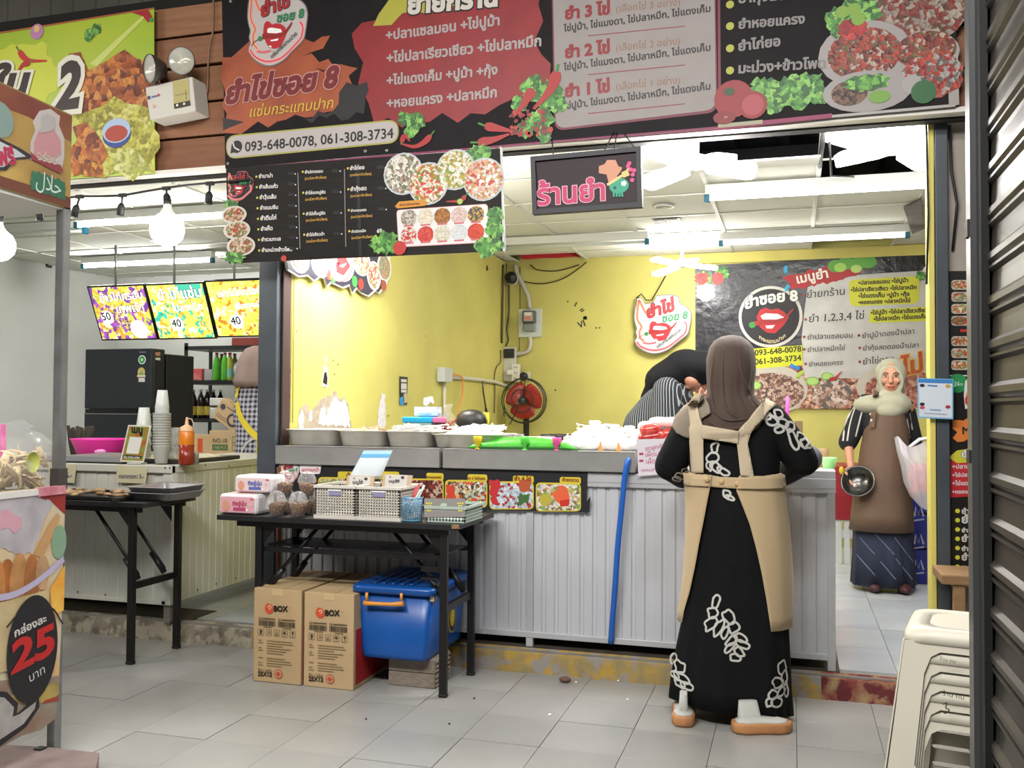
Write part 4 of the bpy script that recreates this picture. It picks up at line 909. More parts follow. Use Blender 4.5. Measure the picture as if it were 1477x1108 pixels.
P.poly([(706, 692), (719, 691), (722, 700), (718, 712), (716, 728), (709, 726)], '#c02a2e', 3, jag=.012); P.poly([(747, 690), (767, 692), (765, 706), (750, 708)], '#b8522e', 3, jag=.012); P.poly([(750, 712), (764, 712), (762, 726), (745, 728)], '#3f6a34', 3, jag=.012)
P.poly([(796, 712), (806, 700), (818, 704), (822, 718), (816, 727), (802, 722)], '#e0603a', 3, jag=.015); P.poly([(808, 722), (822, 720), (820, 730), (808, 730)], '#c82a20', 4); P.poly([(779, 716), (790, 710), (798, 722), (790, 729), (780, 727)], '#b8a83c', 3, jag=.012)
P.poly([(643, 700), (655, 698), (657, 720), (645, 724)], '#d0402a', 3, jag=.012)
P.poly([(845, 725), (852, 716), (850, 739), (844, 741)], '#17151a', .5)
P.build('print', t)
# handwritten pink note on the counter edge
t, P = board('handwritten_note', 'white paper note with pink handwriting hanging from the counter behind the customer', 'note', [(918, 634), (988, 632), (987, 682), (921, 687)], 4.343, M('#d6d0d8', r=.8), .0015)
for i, (s_, a, b_) in enumerate((('ชุดลูกค้า', (931, 650), (958, 646)), ('เผ็ดมาก', (931, 659), (960, 657)), ('เผ็ดน้อย', (932, 669), (962, 667)), ('บอกแม่ค้าได้เลยนะ', (925, 680), (965, 679)))): P.text(s_, a, b_, '#c05a80', 2, bold=.0, shear=.1)
for y in (655, 665): P.line([(922, y), (928, y - .5)], .01, '#b03a50', 2)
P.build('print', t)
# blue hose down the counter front
q = MB(); q.tube([tuple(at(x, y, Y)) for x, y, Y in spline([(907, 663, 4.35), (905, 668, 4.335), (901, 690, 4.33), (897, 730, 4.325), (891, 790, 4.325), (887, 850, 4.33), (883, 900, 4.345), (881, 928, 4.36)], 4)], .0135, 12); tag(q.build('water_hose', M('#1f5fb8', r=.35)), 'bright blue plastic hose hanging down the silver counter front', 'hose')
# ---- trays of food on the trough
ZT = 1.0525
def tray(name, x0, x1, ya, yb_, h, label, m=None, group=None, z=ZT, rim=.012):
    t = thing(name, ((x0 + x1) / 2, (ya + yb_) / 2, z), label, 'tray', group); m = m or M('#dedacf', r=.22, metal=.25, n=.2, ns=9)
    def ring(e, zz): return [(a, b_, zz) for a, b_ in rounded([(x0 - e, ya - e), (x1 + e, ya - e), (x1 + e, yb_ + e), (x0 - e, yb_ + e)], .04)]
    q = MB(); q.rings([ring(-.02, z + .0005), ring(-.012, z + .004), ring(0, z + h - .004), ring(rim, z + h), ring(rim, z + h - .003), ring(.002, z + h - .006), ring(-.010, z + .006), ring(-.018, z + .004)], 0, True, True, True); q.build('pan_body', m, t)
    return t
def heap(name, cx, cy, z, rx, ry, h, m, parent=None, seed=1, n=20, amp=.3, label=None, cat=None):
    rg = random.Random(seed); G = []
    ph = [rg.random() * 6 for _ in range(8)]
    for i in range(n + 1):
        row = []
        for j in range(n + 1):
            u, v_ = 2 * i / n - 1, 2 * j / n - 1; d = max(abs(u), abs(v_)); rr = (abs(u) ** 3 + abs(v_) ** 3) ** (1 / 3)
            f_ = max(0, 1 - rr ** 2.5); bumpy = .5 + .5 * math.sin(u * 9 + ph[0]) * math.sin(v_ * 8 + ph[1]) + .4 * math.sin(u * 17 + ph[2] + v_ * 5) * math.sin(v_ * 19 + ph[3])
            row.append((cx + u * rx, cy + v_ * ry, z + h * f_ * (1 - amp + amp * bumpy) + (.006 * rg.random() if f_ > 0 else 0)))
        G.append(row)
    q = MB(); q.sheet(G); q.box((cx - rx * .9, cy - ry * .9, z - .001), (cx + rx * .9, cy + ry * .9, z)); o = q.build(name, m, parent)
    if label: tag(o, label, cat)
    return o
def strands(name, cx, cy, z, rx, ry, h, m, n=60, r=.003, seed=1, parent=None, ln=.06, kind='stuff'):
    rg = random.Random(seed); q = MB()
    for _ in range(n):
        x, y = cx + (2 * rg.random() - 1) * rx, cy + (2 * rg.random() - 1) * ry; a = rg.random() * 2 * PI; zz = z + rg.random() * h
        p = []
        for k in range(5):
            a += (rg.random() - .5) * 1.6; x = min(max(x + math.cos(a) * ln / 4, cx - rx), cx + rx); y = min(max(y + math.sin(a) * ln / 4, cy - ry), cy + ry); zz = max(z, zz + (rg.random() - .5) * h * .4); p.append((x, y, zz))
        q.tube(p, r, 4)
    o = q.build(name, m, parent); o['kind'] = kind; return o
X_ = lambda x, Y: at(x, 620, Y).x
t = tray('food_tray', X_(413, 4.42), X_(483, 4.42), 4.42, 4.74, .085, 'deep dented steel food tray at the left end of the counter', group='steel food trays on the counter')
strands('shredded_filling', *((t.location.x, t.location.y)), ZT + .05, .1, .13, .02, M('#b8ab90', r=.5), 30, .005, 3, t)
t = tray('food_tray', X_(487, 4.42), X_(553, 4.42), 4.42, 4.74, .082, 'steel food tray of brown marinated pieces, second from the left', group='steel food trays on the counter')
heap('marinated_pieces', t.location.x, t.location.y, ZT + .04, .12, .14, .06, FOOD(['#7a6038', '#9a8458', '#5f4624', '#b09a70'], 30, bump=.8), t, 4)
t = tray('food_tray', X_(556, 4.42), X_(620, 4.42), 4.42, 4.74, .082, 'steel food tray with glass noodles, between the brown one and the white heap', group='steel food trays on the counter')
heap('glass_noodles', t.location.x, t.location.y, ZT + .045, .11, .14, .055, M('#c9c8c2', r=.25, n=.2, ns=40, bump=.8, bs=60), t, 6); strands('noodle_strands', t.location.x, t.location.y, ZT + .085, .1, .13, .02, M('#dcdcd8', r=.3), 70, .0035, 5, t, .1)
q = MB(); rg = random.Random(3)
for i in range(46):   # clear bag bunched against the front of the noodles
    pass
t = tray('food_tray', X_(624, 4.42), X_(716, 4.42), 4.42, 4.76, .07, 'wide steel tray heaped with white shredded coconut or cabbage', group='steel food trays on the counter')
heap('white_shreds', t.location.x, t.location.y, ZT + .055, .165, .15, .05, M('#e9e8e4', r=.6, bump=.9, bs=70), t, 8, amp=.5); strands('shreds', t.location.x, t.location.y, ZT + .085, .14, .12, .025, M('#f0f0ec', r=.5), 120, .0035, 9, t, .05)
# lidded boxes behind the trays
def lidbox(x0, x1, y, h, ya, body, lid, label):
    t = thing('lidded_box', (X_((x0 + x1) / 2, ya), ya, ZT), label, 'container', 'lidded plastic boxes behind the trays'); a, b_ = X_(x0, ya), X_(x1, ya); d = b_ - a
    q = MB(); q.box((a + .006, ya, ZT), (b_ - .006, ya + d * .7, ZT + h)); q.build('tub', body, t, bevel=.008)
    q = MB(); q.box((a, ya - .006, ZT + h), (b_, ya + d * .7 + .006, ZT + h + .03)); q.build('lid', lid, t, bevel=.006); return t
lidbox(580, 624, 0, .12, 4.82, M('#9fc0b8', r=.2, alpha=.8), M('#1f9ad0', r=.35), 'clear box with a bright blue lid behind the noodle tray')
lidbox(624, 640, 0, .12, 4.82, M('#5a2a26', r=.25), M('#c86a9c', r=.35), 'small dark sauce box with a pink lid')
# soft packs and bags
q = MB(); c = at(618, 592, 4.95); q.ball(c + V((0, 0, -.012)), (.078, .05, .034), 16, 10); q.box(c + V((-.07, -.04, -.03)), c + V((.065, .04, .02)))
t = thing('tissue_pack', c - V((0, 0, .05)), 'white and blue tissue pack with a loose top, behind the blue-lidded box', 'tissues'); q.build('soft_pack', M('#d8dde6', r=.5, n=.4, ns=14, tint='#7a9ad0', bump=.5, bs=20), t)
q = MB(); q.tube([c + V((-.02, 0, .03)), c + V((-.01, 0, .055)), c + V((.015, .0, .065)), c + V((.03, 0, .04))], [.012, .022, .016, .005], 6); q.build('pulled_tissue', M('#eceef0', r=.8), t)
MB().box((c.x - .075, 4.90, ZT), (c.x + .065, 5.0, c.z - .04)).build('box_below', M('#d8d8d4', r=.5), t)
c = at(646, 592, 4.98); t = thing('chili_bag', (c.x, c.y, ZT), 'clear knotted bag of red chilies beside the white tissue pack', 'bag')
q = MB(); q.tube([V((c.x, c.y, ZT + .002)), V((c.x, c.y, ZT + .02)), V((c.x, c.y, ZT + .1)), V((c.x, c.y, ZT + .15)), V((c.x + .005, c.y, ZT + .19)), V((c.x, c.y, ZT + .22))], [.03, .045, .05, .042, .012, .03], 14); q.build('clear_bag', GLASS('#ffffff', .08), t)
q = MB(); rg = random.Random(5)
for i in range(34):
    a = V((c.x + (rg.random() - .5) * .06, c.y + (rg.random() - .5) * .05, ZT + .015 + rg.random() * .11)); d = V((rg.random() - .5, rg.random() - .5, rg.random() - .3)) * .05; q.tube([a, a + d * .5, a + d], [.006, .007, .002], 5)
o = q.build('chilies', M('#b8302a', r=.35, n=.3, ns=30), t); o['kind'] = 'stuff'
# black hood-shaped cover, yellow board, whisk on the wall, steel bowls
c = at(680, 606, 5.0); q = MB(); q.lathe([(.085, -.05), (.09, 0), (.08, .035), (.055, .055), (.02, .064), (.001, .065)], c + V((0, 0, -.005)), 20, sy=.8); tag(q.build('black_bowl', M('#15130f', r=.45)), 'black upturned bowl behind the heap of white shreds', 'bowl')
q = MB(); a = at(683, 595, 5.06); b_ = at(706, 626, 5.06); q.box((a.x, 5.05, ZT), (b_.x, 5.062, a.z)); tag(q.build('yellow_board', M('#d4ca3c', r=.5), bevel=.002), 'yellow cutting board standing behind the black bowl', 'cutting board')
t = thing('whisk', (XL + .05, atx(700, 560, XL + .03).y, 1.5), 'long dark-handled whisk hanging on the yellow partition', 'whisk'); A = [atx(x, y, XL + .03) for x, y in ((696, 549), (697, 565), (701, 590), (704, 606))]
q = MB(); q.tube(A[:3], .007, 6); q.build('wire_shaft', M('#5a5652', r=.3, metal=.8), t); q = MB(); q.tube([A[2], A[3], A[3] + V((0, .03, -.14))], [.012, .018, .018], 8); q.build('handle', M('#1c1b1c', r=.4), t)
def bowl(name, c, r, h, label, m, cat='bowl', group=None, n=28):
    q = MB(); q.lathe([(r * .45, 0), (r * .8, h * .35), (r * .97, h * .8), (r * 1.02, h), (r * 1.06, h), (r * 1.0, h * .94), (r * .93, h * .75), (r * .75, h * .38), (r * .42, .006), (.001, .005)], c, n); o = q.build(name, m); tag(o, label, cat, group); return o
sh_st = M('#c8cac8', r=.12, metal=.8)
c = at(732, 622, 4.95); bowl('steel_bowl', V((c.x, 4.95, ZT)), .09, .06, 'shiny steel bowl below the fan', sh_st, group='bowls on the counter')
c = at(718, 628, 4.78); bowl('steel_bowl', V((c.x - .0, 4.76, ZT)), .085, .035, 'low steel dish in front of the shiny bowl', sh_st, group='bowls on the counter')
c = at(795, 620, 5.3)
t = thing('stove_unit', (-1.5, 5.46, ZF), 'pale rear work table with a black pan, behind the counter', 'table')
MB().box((-1.9, 5.3, 1.02), (-1.15, 5.62, 1.05)).build('top', M('#c9c8c0', r=.4), t, bevel=.004)
for x in (-1.85, -1.2):
    for y in (5.34, 5.58): MB().box((x - .015, y - .015, ZF), (x + .015, y + .015, 1.02)).build('leg', alu, t)
q = MB(); q.lathe([(.05, 0), (.085, .03), (.095, .05), (.08, .03), (.04, .006), (.001, .005)], V((c.x, 5.42, 1.051)), 24); tag(q.build('black_pan', M('#191512', r=.5)), 'small black pan on the rear work table right of the fan', 'pan')
a = MB(); a.box((X_(735, 4.98) , 4.95, ZT + .0), (X_(796, 4.98), 5.08, ZT + .045)); tag(a.build('foam_tray', M('#d8d8d6', r=.6), bevel=.01), 'white foam tray behind the green leaf, left of the plastic bags', 'tray')
# green leaves / sheets and clips
t = thing('banana_leaf', (X_(765, 4.45), 4.45, ZT), 'bright green folded leaf lying along the counter edge', 'leaf')
G = []; n = 26
for i in range(n + 1):
    x = X_(683, 4.45) + (X_(838, 4.45) - X_(683, 4.45)) * i / n; u = i / n; wd = .012 + .085 * math.sin(PI * min(1, u * 1.15 + .05)) ** .7 if u < .83 else .09 * (1 - u) * 3
    hh = ZT + .004 + .055 * math.sin(PI * min(1, u * 1.02)) ** .6
    G.append([(x, 4.372, ZT + .006), (x, 4.372 + wd * .3, ZT + .008 + (hh - ZT) * .55 + .002 * (i % 2)), (x, 4.38 + wd * .9, hh + .003 * (i % 2)), (x, 4.42 + wd * 1.6, hh - .01)])
q = MB(); q.sheet(G); q.build('leaf_blade', M('#3fae22', r=.4, n=.3, ns=6, tint='#2c8a1c', st=(12, 1, 1)), t, solid=.002)
q = MB(); q.box((X_(690, 4.4), 4.365, ZT + .001), (X_(824, 4.4), 4.40, ZT + .012)); q.build('leaf_edge', M('#1c5a1c', r=.5), t)
for x, c_, s_ in ((689, '#d8c028', 'yellow'), (757, '#58d048', 'light green'), (803, '#e0589c', 'pink')):
    p = at(x, 634, 4.37); t = thing('cup_scoop', (p.x, 4.372, ZT), s_ + ' plastic scoop standing at the counter edge', 'scoop', 'plastic scoops along the counter edge')
    q = MB(); q.lathe([(.008, .004), (.010, .02), (.02, .03), (.024, .06), (.022, .062), (.017, .032), (.001, .028)], (p.x, 4.372, ZT), 14); q.build('cup', M(c_, r=.3, alpha=.9), t); q = MB(); q.lathe([(.001, 0), (.016, 0), (.014, .004), (.006, .006), (.005, .02)], (p.x, 4.372, ZT), 12); q.build('foot', M(c_, r=.3), t)
# bundles of clear-bagged cups and noodles
def clump(name, cx, cy, z, r, h, label, seed, m, group=None):
    rg = random.Random(seed); t = thing(name, (cx, cy, z), label, 'bag', group); R = []
    n = 26; ph = [rg.random() * 6 for _ in range(6)]
    for k, (f_, zz) in enumerate(((.75, 0.001), (.95, .15), (1, .4), (.9, .65), (.62, .84), (.24, .95), (.14, 1.0), (.28, 1.12), (.22, 1.2))):
        ring = []
        for j in range(n):
            a = 2 * PI * j / n; w_ = 1 + .06 * math.sin(5 * a + ph[k % 6] + k) + .08 * math.sin(9 * a + ph[(k + 2) % 6] - k * 2) * (1 if k > 2 else .4)
            ring.append((cx + r * f_ * w_ * math.cos(a), cy + r * .8 * f_ * w_ * math.sin(a), z + h * zz + (.004 * math.sin(7 * a + k) if k else 0)))
        R.append(ring)
    q = MB(); q.rings(R); q.build('plastic_bag', m, t); return t
wbag = M('#efefee', r=.3, n=.12, ns=20, bump=.8, bs=35, spec=.7)
for i, (x, Y, r, h, l_) in enumerate(((838, 4.55, .10, .07, 'low white bag of noodles at the end of the green leaf'), (858, 4.72, .11, .115, 'knotted clear bag of white noodles, left of the bulging pair'), (885, 4.70, .115, .10, 'bulging white bag in the middle of the noodle bags'), (908, 4.72, .10, .095, 'white noodle bag next to the red sausages'), (853, 4.5, .07, .06, 'small noodle bag in front, left of the orange tags'), (880, 4.5, .075, .065, 'small noodle bag in front, between the orange tags'), (905, 4.5, .07, .062, 'small noodle bag in front, right of the orange tags'))):
    t = clump('noodle_bag', X_(x, Y), Y, ZT, r, h, l_, i + 3, wbag, 'bags of white noodles on the counter'); 
    if i < 4: strands('noodles', X_(x, Y), Y, ZT + h * .65, r * .75, r * .5, h * .35, M('#f2f1ec', r=.5), 70, .003, i + 20, t, .06)
for x in (867, 893):
    p = at(x, 636, 4.42); q = MB(); q.lathe([(.012, 0), (.001, .05)], (p.x, 4.405, ZT), 10); tag(q.build('paper_cone', M('#c98a3a', r=.6)), 'tiny orange paper cone, %s of the two between the noodle bags' % ('left' if x < 880 else 'right'), 'cone', 'orange cones')
# red packs of sausages
for i, (x0, y0, x1, y1, Y, c_) in enumerate(((920, 633, 958, 628, 4.47, '#a8181a'), (923, 622, 953, 617, 4.47, '#c8302a'), (950, 628, 985, 622, 4.52, '#c02824'), (955, 638, 985, 634, 4.47, '#b02022'), (920, 616, 950, 614, 4.5, '#e2ddda'), (935, 609, 985, 610, 4.53, '#e6e2e0'))):
    a, b_ = at(x0, y0, Y), at(x1, y1, Y); q = MB(); dd = b_ - a
    q.tube([a, a + dd * .06, a + dd * .25, a + dd * .5, a + dd * .78, a + dd * .94, b_], [.006, .02, .027, .025, .028, .02, .006], 12)
    tag(q.build('sausage_pack', M(c_, r=.22, n=.25, ns=40, tint='#e8a090', spec=.7)), ['red sausage pack lowest on the left of the pile', 'red sausage pack in the middle of the pile', 'red sausage pack on the right of the pile', 'red sausage pack lowest on the right', 'white wrapped pack on top, at the left of the sausages', 'long white wrapped pack across the top of the sausages'][i], 'food pack', 'sausage packs on the counter')
MB_ = MB(); MB_.box((-.69, 4.44, .9855), (-.36, 4.70, 1.035)); tag(MB_.build('foam_box', M('#d8d2d0', r=.6), bevel=.005), 'white foam box under the red sausage packs', 'box')
# cups at the right end of the counter
for x, Y, r, h, c_, l_ in ((1186, 4.62, .03, .085, '#a5815a', 'brown paper cup at the right end of the counter'), (1196, 4.55, .035, .05, '#9ad88a', 'pale green plastic cup at the right end of the counter')):
    p = at(x, 660, Y); q = MB(); q.lathe([(r * .75, .0), (r, h), (r * .93, h), (r * .68, .006), (.001, .005)], (p.x, Y, .9855), 18); tag(q.build('paper_cup', M(c_, r=.5)), l_, 'cup')
t = thing('pink_straw_cup', at(1136, 640, 4.75) * 1, 'tall clear cup with a bright pink straw beyond the customer shoulder', 'cup'); p = at(1134, 620, 4.75); t.location = (p.x, 4.75, .985)
q = MB(); q.lathe([(.025, 0), (.042, .15), (.04, .15), (.023, .006), (.001, .005)], (p.x, 4.75, .9855), 18); q.build('cup', M('#d8d4d0', r=.3, alpha=.7), t); q = MB(); q.tube([V((p.x, 4.75, 1.0)), at(1136, 572, 4.75)], .0085, 8); q.build('straw', M('#e83a9a', r=.4), t)
q = MB(); q.box(at(1146, 607, 5.15), at(1158, 635, 5.17)); tag(q.build('wall_socket', M('#6a5a3a', r=.5), bevel=.003), 'small brown switch plate seen past the customer shoulder', 'switch'); bpy.data.objects['wall_socket'].location.y += 0

# ---- folding tables
tb = M('#1b1b1d', r=.42, n=.2, ns=8, tint='#2c2c2e'); tbl = M('#141416', r=.4, metal=.2, n=.3, ns=8, tint='#2a211d')
def folding_table(x0, x1, y0, y1, legs, label, z=.75):
    t = thing('folding_table', ((x0 + x1) / 2, (y0 + y1) / 2, 0), label, 'table', 'black folding tables')
    q = MB(); q.prism(rounded([(x0, y0), (x1, y0), (x1, y1), (x0, y1)], .03), (0, 0, z), (1, 0, 0), (0, 1, 0), (0, 0, 1), .022); q.build('tabletop', tb, t)
    q = MB()
    for a, b_ in (((x0 + .1, y0 + .03), (x1 - .05, y0 + .05)), ((x0 + .1, y1 - .05), (x1 - .05, y1 - .03))): q.box((*a, z - .05), (*b_, z - .022))
    q.build('apron', tbl, t)
    for (x, y) in legs: MB().box((x - .017, y - .014, .012), (x + .017, y + .014, z - .022)).build('leg', tbl, t, bevel=.004); 
    for (x, y) in legs: MB().box((x - .019, y - .016, 0), (x + .019, y + .016, .014)).build('leg_foot', M('#0f0f0f', r=.6), t, bevel=.004)
    for a, b_ in ((legs[0], legs[1]), (legs[2], legs[3])):
        MB().box((a[0] - .010, a[1], .36), (a[0] + .010, b_[1], .392)).build('crossbar', tbl, t)
        sx = 1 if a[0] < (x0 + x1) / 2 else -1
        for y in (a[1] + .06, b_[1] - .06):
            q = MB(); q.tube([(a[0] + sx * .27, y, z - .05), (a[0] + .01 * sx, y, .42)], .009, 6); q.tube([(a[0] + sx * .09, y, .50), (a[0] + .01 * sx, y, .40)], .015, 6); q.build('brace', tbl, t)
        for y in (a[1], b_[1]): 
            q = MB(); q.prism([(0, 0), (sx * .07, 0), (0, -.08)], (a[0] + sx * .017, y, z - .05), (1, 0, 0), (0, 0, 1), (0, -1, 0), .004); q.build('gusset', tbl, t)
    return t
t = folding_table(-2.575, -1.375, 3.79, 4.33, [(-2.365, 3.84), (-2.365, 4.17), (-1.452, 3.84), (-1.447, 4.19)], 'black folding table with baskets and tissue packs on it, in front of the counter')
MB().box((-2.36, 3.90, .605), (-1.46, 4.15, .612)).build('under_shelf', tbl, t)
for y in (3.86, 4.17): MB().box((-2.36, y - .012, .585), (-1.46, y + .012, .605)).build('shelf_rail', tbl, t)
q = MB(); q.box((-1.56, 3.838, .535), (-1.46, 3.85, .56)); q.box((-1.56, 3.838, .50), (-1.46, 3.85, .51)); q.build('latch_bar', tbl, t)
q = MB(); q.box((-1.40, 3.788, .735), (-1.373, 3.81, .7505)); q.build('worn_corner', M('#8a6a48', r=.8), t)
folding_table(-4.25, -2.99, 3.83, 4.25, [(-4.1, 3.88), (-4.1, 4.17), (-3.085, 3.865), (-3.06, 4.185)], 'black folding table at the left with steel trays, partly behind the snack cart', .785)
ZTB = .7505
# tissue packs
def tissue(x0, x1, z0, z1, Y, dep, c1, label, tc):
    a, b_ = at(x0, 740, Y).x, at(x1, 740, Y).x; t = thing('tissue_pack', ((a + b_) / 2, Y + dep / 2, z0), label, 'tissues', 'soft tissue packs on the front table')
    q = MB(); q.box((a, Y, z0 + .001), (b_, Y + dep, z1)); q.build('soft_pack', M('#e6e2e6', r=.45, n=.08, ns=8, bump=.3, bs=14), t, bevel=.016)
    P = Print(V((0, Y - .001, 0)), V((1, 0, 0)), V((0, 0, 1)), V((0, -1, 0))); w_, h_ = b_ - a, z1 - z0
    P.poly(rounded([(a + .012, z0 + .01), (b_ - .012, z0 + .01), (b_ - .012, z1 - .012), (a + .012, z1 - .012)], .012), c1, 1, px=False)
    P.text('ทิชชู่นุ่ม', (a + w_ * .38, z0 + h_ * .45), (a + w_ * .74, z0 + h_ * .47), tc, 3, px=False, bold=.05); P.line([(a + w_ * .4, z0 + h_ * .28), (a + w_ * .72, z0 + h_ * .28)], h_ * .16, tc, 3, px=False)
    P.disc(a + w_ * .2, z0 + h_ * .42, h_ * .2, '#d89a80', 3, px=False, ry=h_ * .27); P.disc(a + w_ * .85, z0 + h_ * .5, h_ * .1, '#d8b8b0', 3, px=False); P.disc(a + w_ * .76, z0 + h_ * .25, h_ * .07, '#f0e8e8', 3, px=False)
    P.line([(a + w_ * .84, z0 + h_ * .78), (a + w_ * .93, z0 + h_ * .78)], .006, '#c85a6a', 3, px=False)
    P.build('print', t)
    q = MB(); q.box((a + .03, Y + .02, z1 - .001), (b_ - .03, Y + dep - .02, z1 + .0012)); q.build('top_print', M('#e6b8b4', r=.5, n=.5, ns=12, tint='#e8d8d8'), t)
    return t
tissue(315, 370, ZTB, .845, 3.83, .16, '#dfa6b0', 'pink tissue pack, the lower of the two on the front table', '#b84a6a')
tissue(337, 392, .8475, .93, 3.88, .13, '#e4cccc', 'white tissue pack lying on top of the pink one', '#5a6ab0')
# dome cups of crispy snack
def dome_cup(x, y, Y, z, label):
    p = at(x, y, Y); c = V((p.x, Y, z)); t = thing('snack_cup', c, label, 'cup', 'dome-lidded snack cups on the front table')
    q = MB(); q.lathe([(.030, .001), (.034, .03), (.040, .062), (.042, .066)], c, 20); q.build('clear_cup', GLASS('#ffffff', .05), t)
    q = MB(); q.lathe([(.043, .064), (.044, .07), (.041, .085), (.032, .103), (.018, .114), (.006, .118), (.001, .1185)], c, 20); q.build('dome_lid', GLASS('#ffffff', .12), t)
    q = MB(); q.lathe([(.001, .004), (.028, .004), (.034, .03), (.037, .05), (.028, .058), (.012, .062), (.001, .062)], c, 16); o = q.build('snack_fill', FOOD(['#5a3418', '#7a5028', '#3a2010', '#8a6030'], 160, bump=.9), t)
    o = strands('snack_sticks', c.x, c.y, z + .05, .024, .024, .014, M('#8a6038', r=.5), 16, .003, int(x), t, .03)
    return t
dome_cup(399, 742, 3.84, ZTB, 'snack cup at the front left of the group'); dome_cup(430, 742, 3.84, ZTB, 'snack cup at the front, right of the corner one'); dome_cup(459, 742, 3.98, ZTB, 'snack cup half hidden behind the left basket')
dome_cup(413, 742, 3.95, ZTB, 'snack cup in the second row, under the upper left one'); dome_cup(442, 742, 3.95, ZTB, 'snack cup in the second row, under the upper right one')
dome_cup(411, 700, 3.915, ZTB + .088, 'upper left snack cup stacked on the others'); dome_cup(443, 700, 3.915, ZTB + .088, 'upper right snack cup stacked on the others')
# perforated baskets
bk = M('#cfc9bf', r=.5); 
def basket(x0, x1, Y, dep, z0, h, label, m, cell=.0125, hole=.0058, lip=.008, hand=True, group='woven-look plastic baskets on the front table', tint=None):
    a, b_ = at(x0, 740, Y).x, at(x1, 740, Y).x; t = thing('basket', ((a + b_) / 2, Y + dep / 2, z0), label, 'basket', group)
    def side(p0, p1, n_, name):
        q = MB(); L_ = (p1 - p0).length; u = (p1 - p0).normalized(); k = int(L_ / cell); rows = int((h - .03) / cell)
        def bx(s0, s1, za, zb): 
            A = [p0 + u * s0, p0 + u * s1]; B = [p + V(n_) * -.003 for p in A]
            q.add([A[0] + V((0, 0, za)), A[1] + V((0, 0, za)), A[1] + V((0, 0, zb)), A[0] + V((0, 0, zb)), B[0] + V((0, 0, za)), B[1] + V((0, 0, za)), B[1] + V((0, 0, zb)), B[0] + V((0, 0, zb))], [(0, 1, 2, 3), (7, 6, 5, 4), (0, 4, 5, 1), (3, 2, 6, 7), (1, 5, 6, 2), (0, 3, 7, 4)])
        bx(0, L_, 0, .012); bx(0, L_, h - .018, h)
        for i in range(rows + 1): bx(0, L_, .012 + i * cell, .012 + i * cell + (cell - hole))
        for i in range(k + 1): s0 = min(L_ - (cell - hole), i * L_ / k); bx(s0, s0 + (cell - hole), .010, h - .01)
        return q.build(name, m, t)
    A = [V((a, Y, z0)), V((b_, Y, z0)), V((b_, Y + dep, z0)), V((a, Y + dep, z0))]
    side(A[0], A[1], (0, -1, 0), 'front_side'); side(A[1], A[2], (1, 0, 0), 'right_side'); side(A[3], A[2], (0, 1, 0), 'back_side'); side(A[0], A[3], (-1, 0, 0), 'left_side')
    MB().box((a, Y, z0 + .0005), (b_, Y + dep, z0 + .004)).build('bottom', m, t)
    q = MB()
    for c0, c1 in (((a - lip, Y - lip), (b_ + lip, Y + .004)), ((a - lip, Y + dep - .004), (b_ + lip, Y + dep + lip)), ((a - lip, Y), (a + .004, Y + dep)), ((b_ - .004, Y), (b_ + lip, Y + dep))): q.box((*c0, z0 + h - .012), (*c1, z0 + h))
    q.build('rim', m, t)
    if hand:
        c = (a + b_) / 2; MB().box((c - .03, Y - .004, z0 + h - .045), (c + .03, Y - .001, z0 + h - .022)).build('grip', M('#8a86a8', r=.5), t)
        q = MB(); q.box((c - .033, Y - .006, z0 + h - .024), (c + .033, Y, z0 + h - .018)); q.build('grip_edge', M('#e8e6e4'), t)
        q = MB(); q.box((a - .006, Y - .006, z0), (b_ + .006, Y + dep + .006, z0 + .016)); q.build('lower_base', m, t)
    return t
for o in (basket(455, 512, 3.83, .24, ZTB, .15, 'left beige perforated basket holding menu cards', bk), basket(516, 577, 3.83, .24, ZTB, .15, 'right beige perforated basket holding menu cards', bk)): pass
basket(615, 671, 3.83, .24, ZTB, .075, 'low grey and mint basket at the right end of the front table', M('#a9b8ae', r=.5), cell=.014, hole=.007, hand=False)
P = Print(V((0, 3.826, 0)), V((1, 0, 0)), V((0, 0, 1)), V((0, -1, 0)))
t = bpy.data.objects['basket.002']
P.poly(rounded([P.loc(*p) for p in ((612, 719), (671, 719), (671, 746), (612, 746))], .004), '#8f8b87', 1, px=False)
P.disc(640, 731, .017, '#c4dc50', 3, ry=.012); P.disc(641, 728, .014, '#b8c8c0', 4, ry=.007)
for cx in (616, 661):
    for i in range(4):
        for j in range(3 - (i % 2)): P.disc(cx + j * 3.3 + (1.6 if i % 2 else 0), 726 + i * 3.6, .0045, '#e0d850', 3, n=6)
P.build('front_plate', t)
# menu cards in the baskets
def card(quad, Y, name, label, body, lines, group):
    t, P = board(name, label, 'menu card', quad, Y, M('#c8b090', r=.6), .006, group=group)
    x0, y0 = quad[0]; x1, y1 = quad[2]
    P.poly([(x0 + 3.5, y0 + 1), (x1 - 2, y0 + 1.5), (x1 - 4, y1 - 1), (x0 + 1, y1 - 1)], '#d6d2cc', 1); P.text(body, (x0 + 8, y0 + 12), (x1 - 14, y0 + 12), '#3a3836', 3, bold=.03)
    P.disc(x1 - 9, y0 + 5, .008, '#3a3440', 2, wob=.8); P.disc(x1 - 15, y0 + 9, .006, '#8a8690', 2, wob=.8); P.disc(x0 + 10, y0 + 4, .004, '#6a6860', 2)
    P.build('print', t)
card([(501, 686), (540, 687), (537, 712), (496, 712)], 3.95, 'menu_card', 'menu card standing in the left beige basket', 'เมนูไข่', 1, 'menu cards in the baskets')
card([(553, 684), (595, 686), (590, 712), (549, 712)], 3.95, 'menu_card', 'menu card standing in the right beige basket', 'เมนูเส้น', 1, 'menu cards in the baskets')
t = thing('price_stand', (at(528, 690, 4.0).x, 4.0, ZTB), 'curved white and blue card on a black stand behind the baskets', 'card stand')
G = []
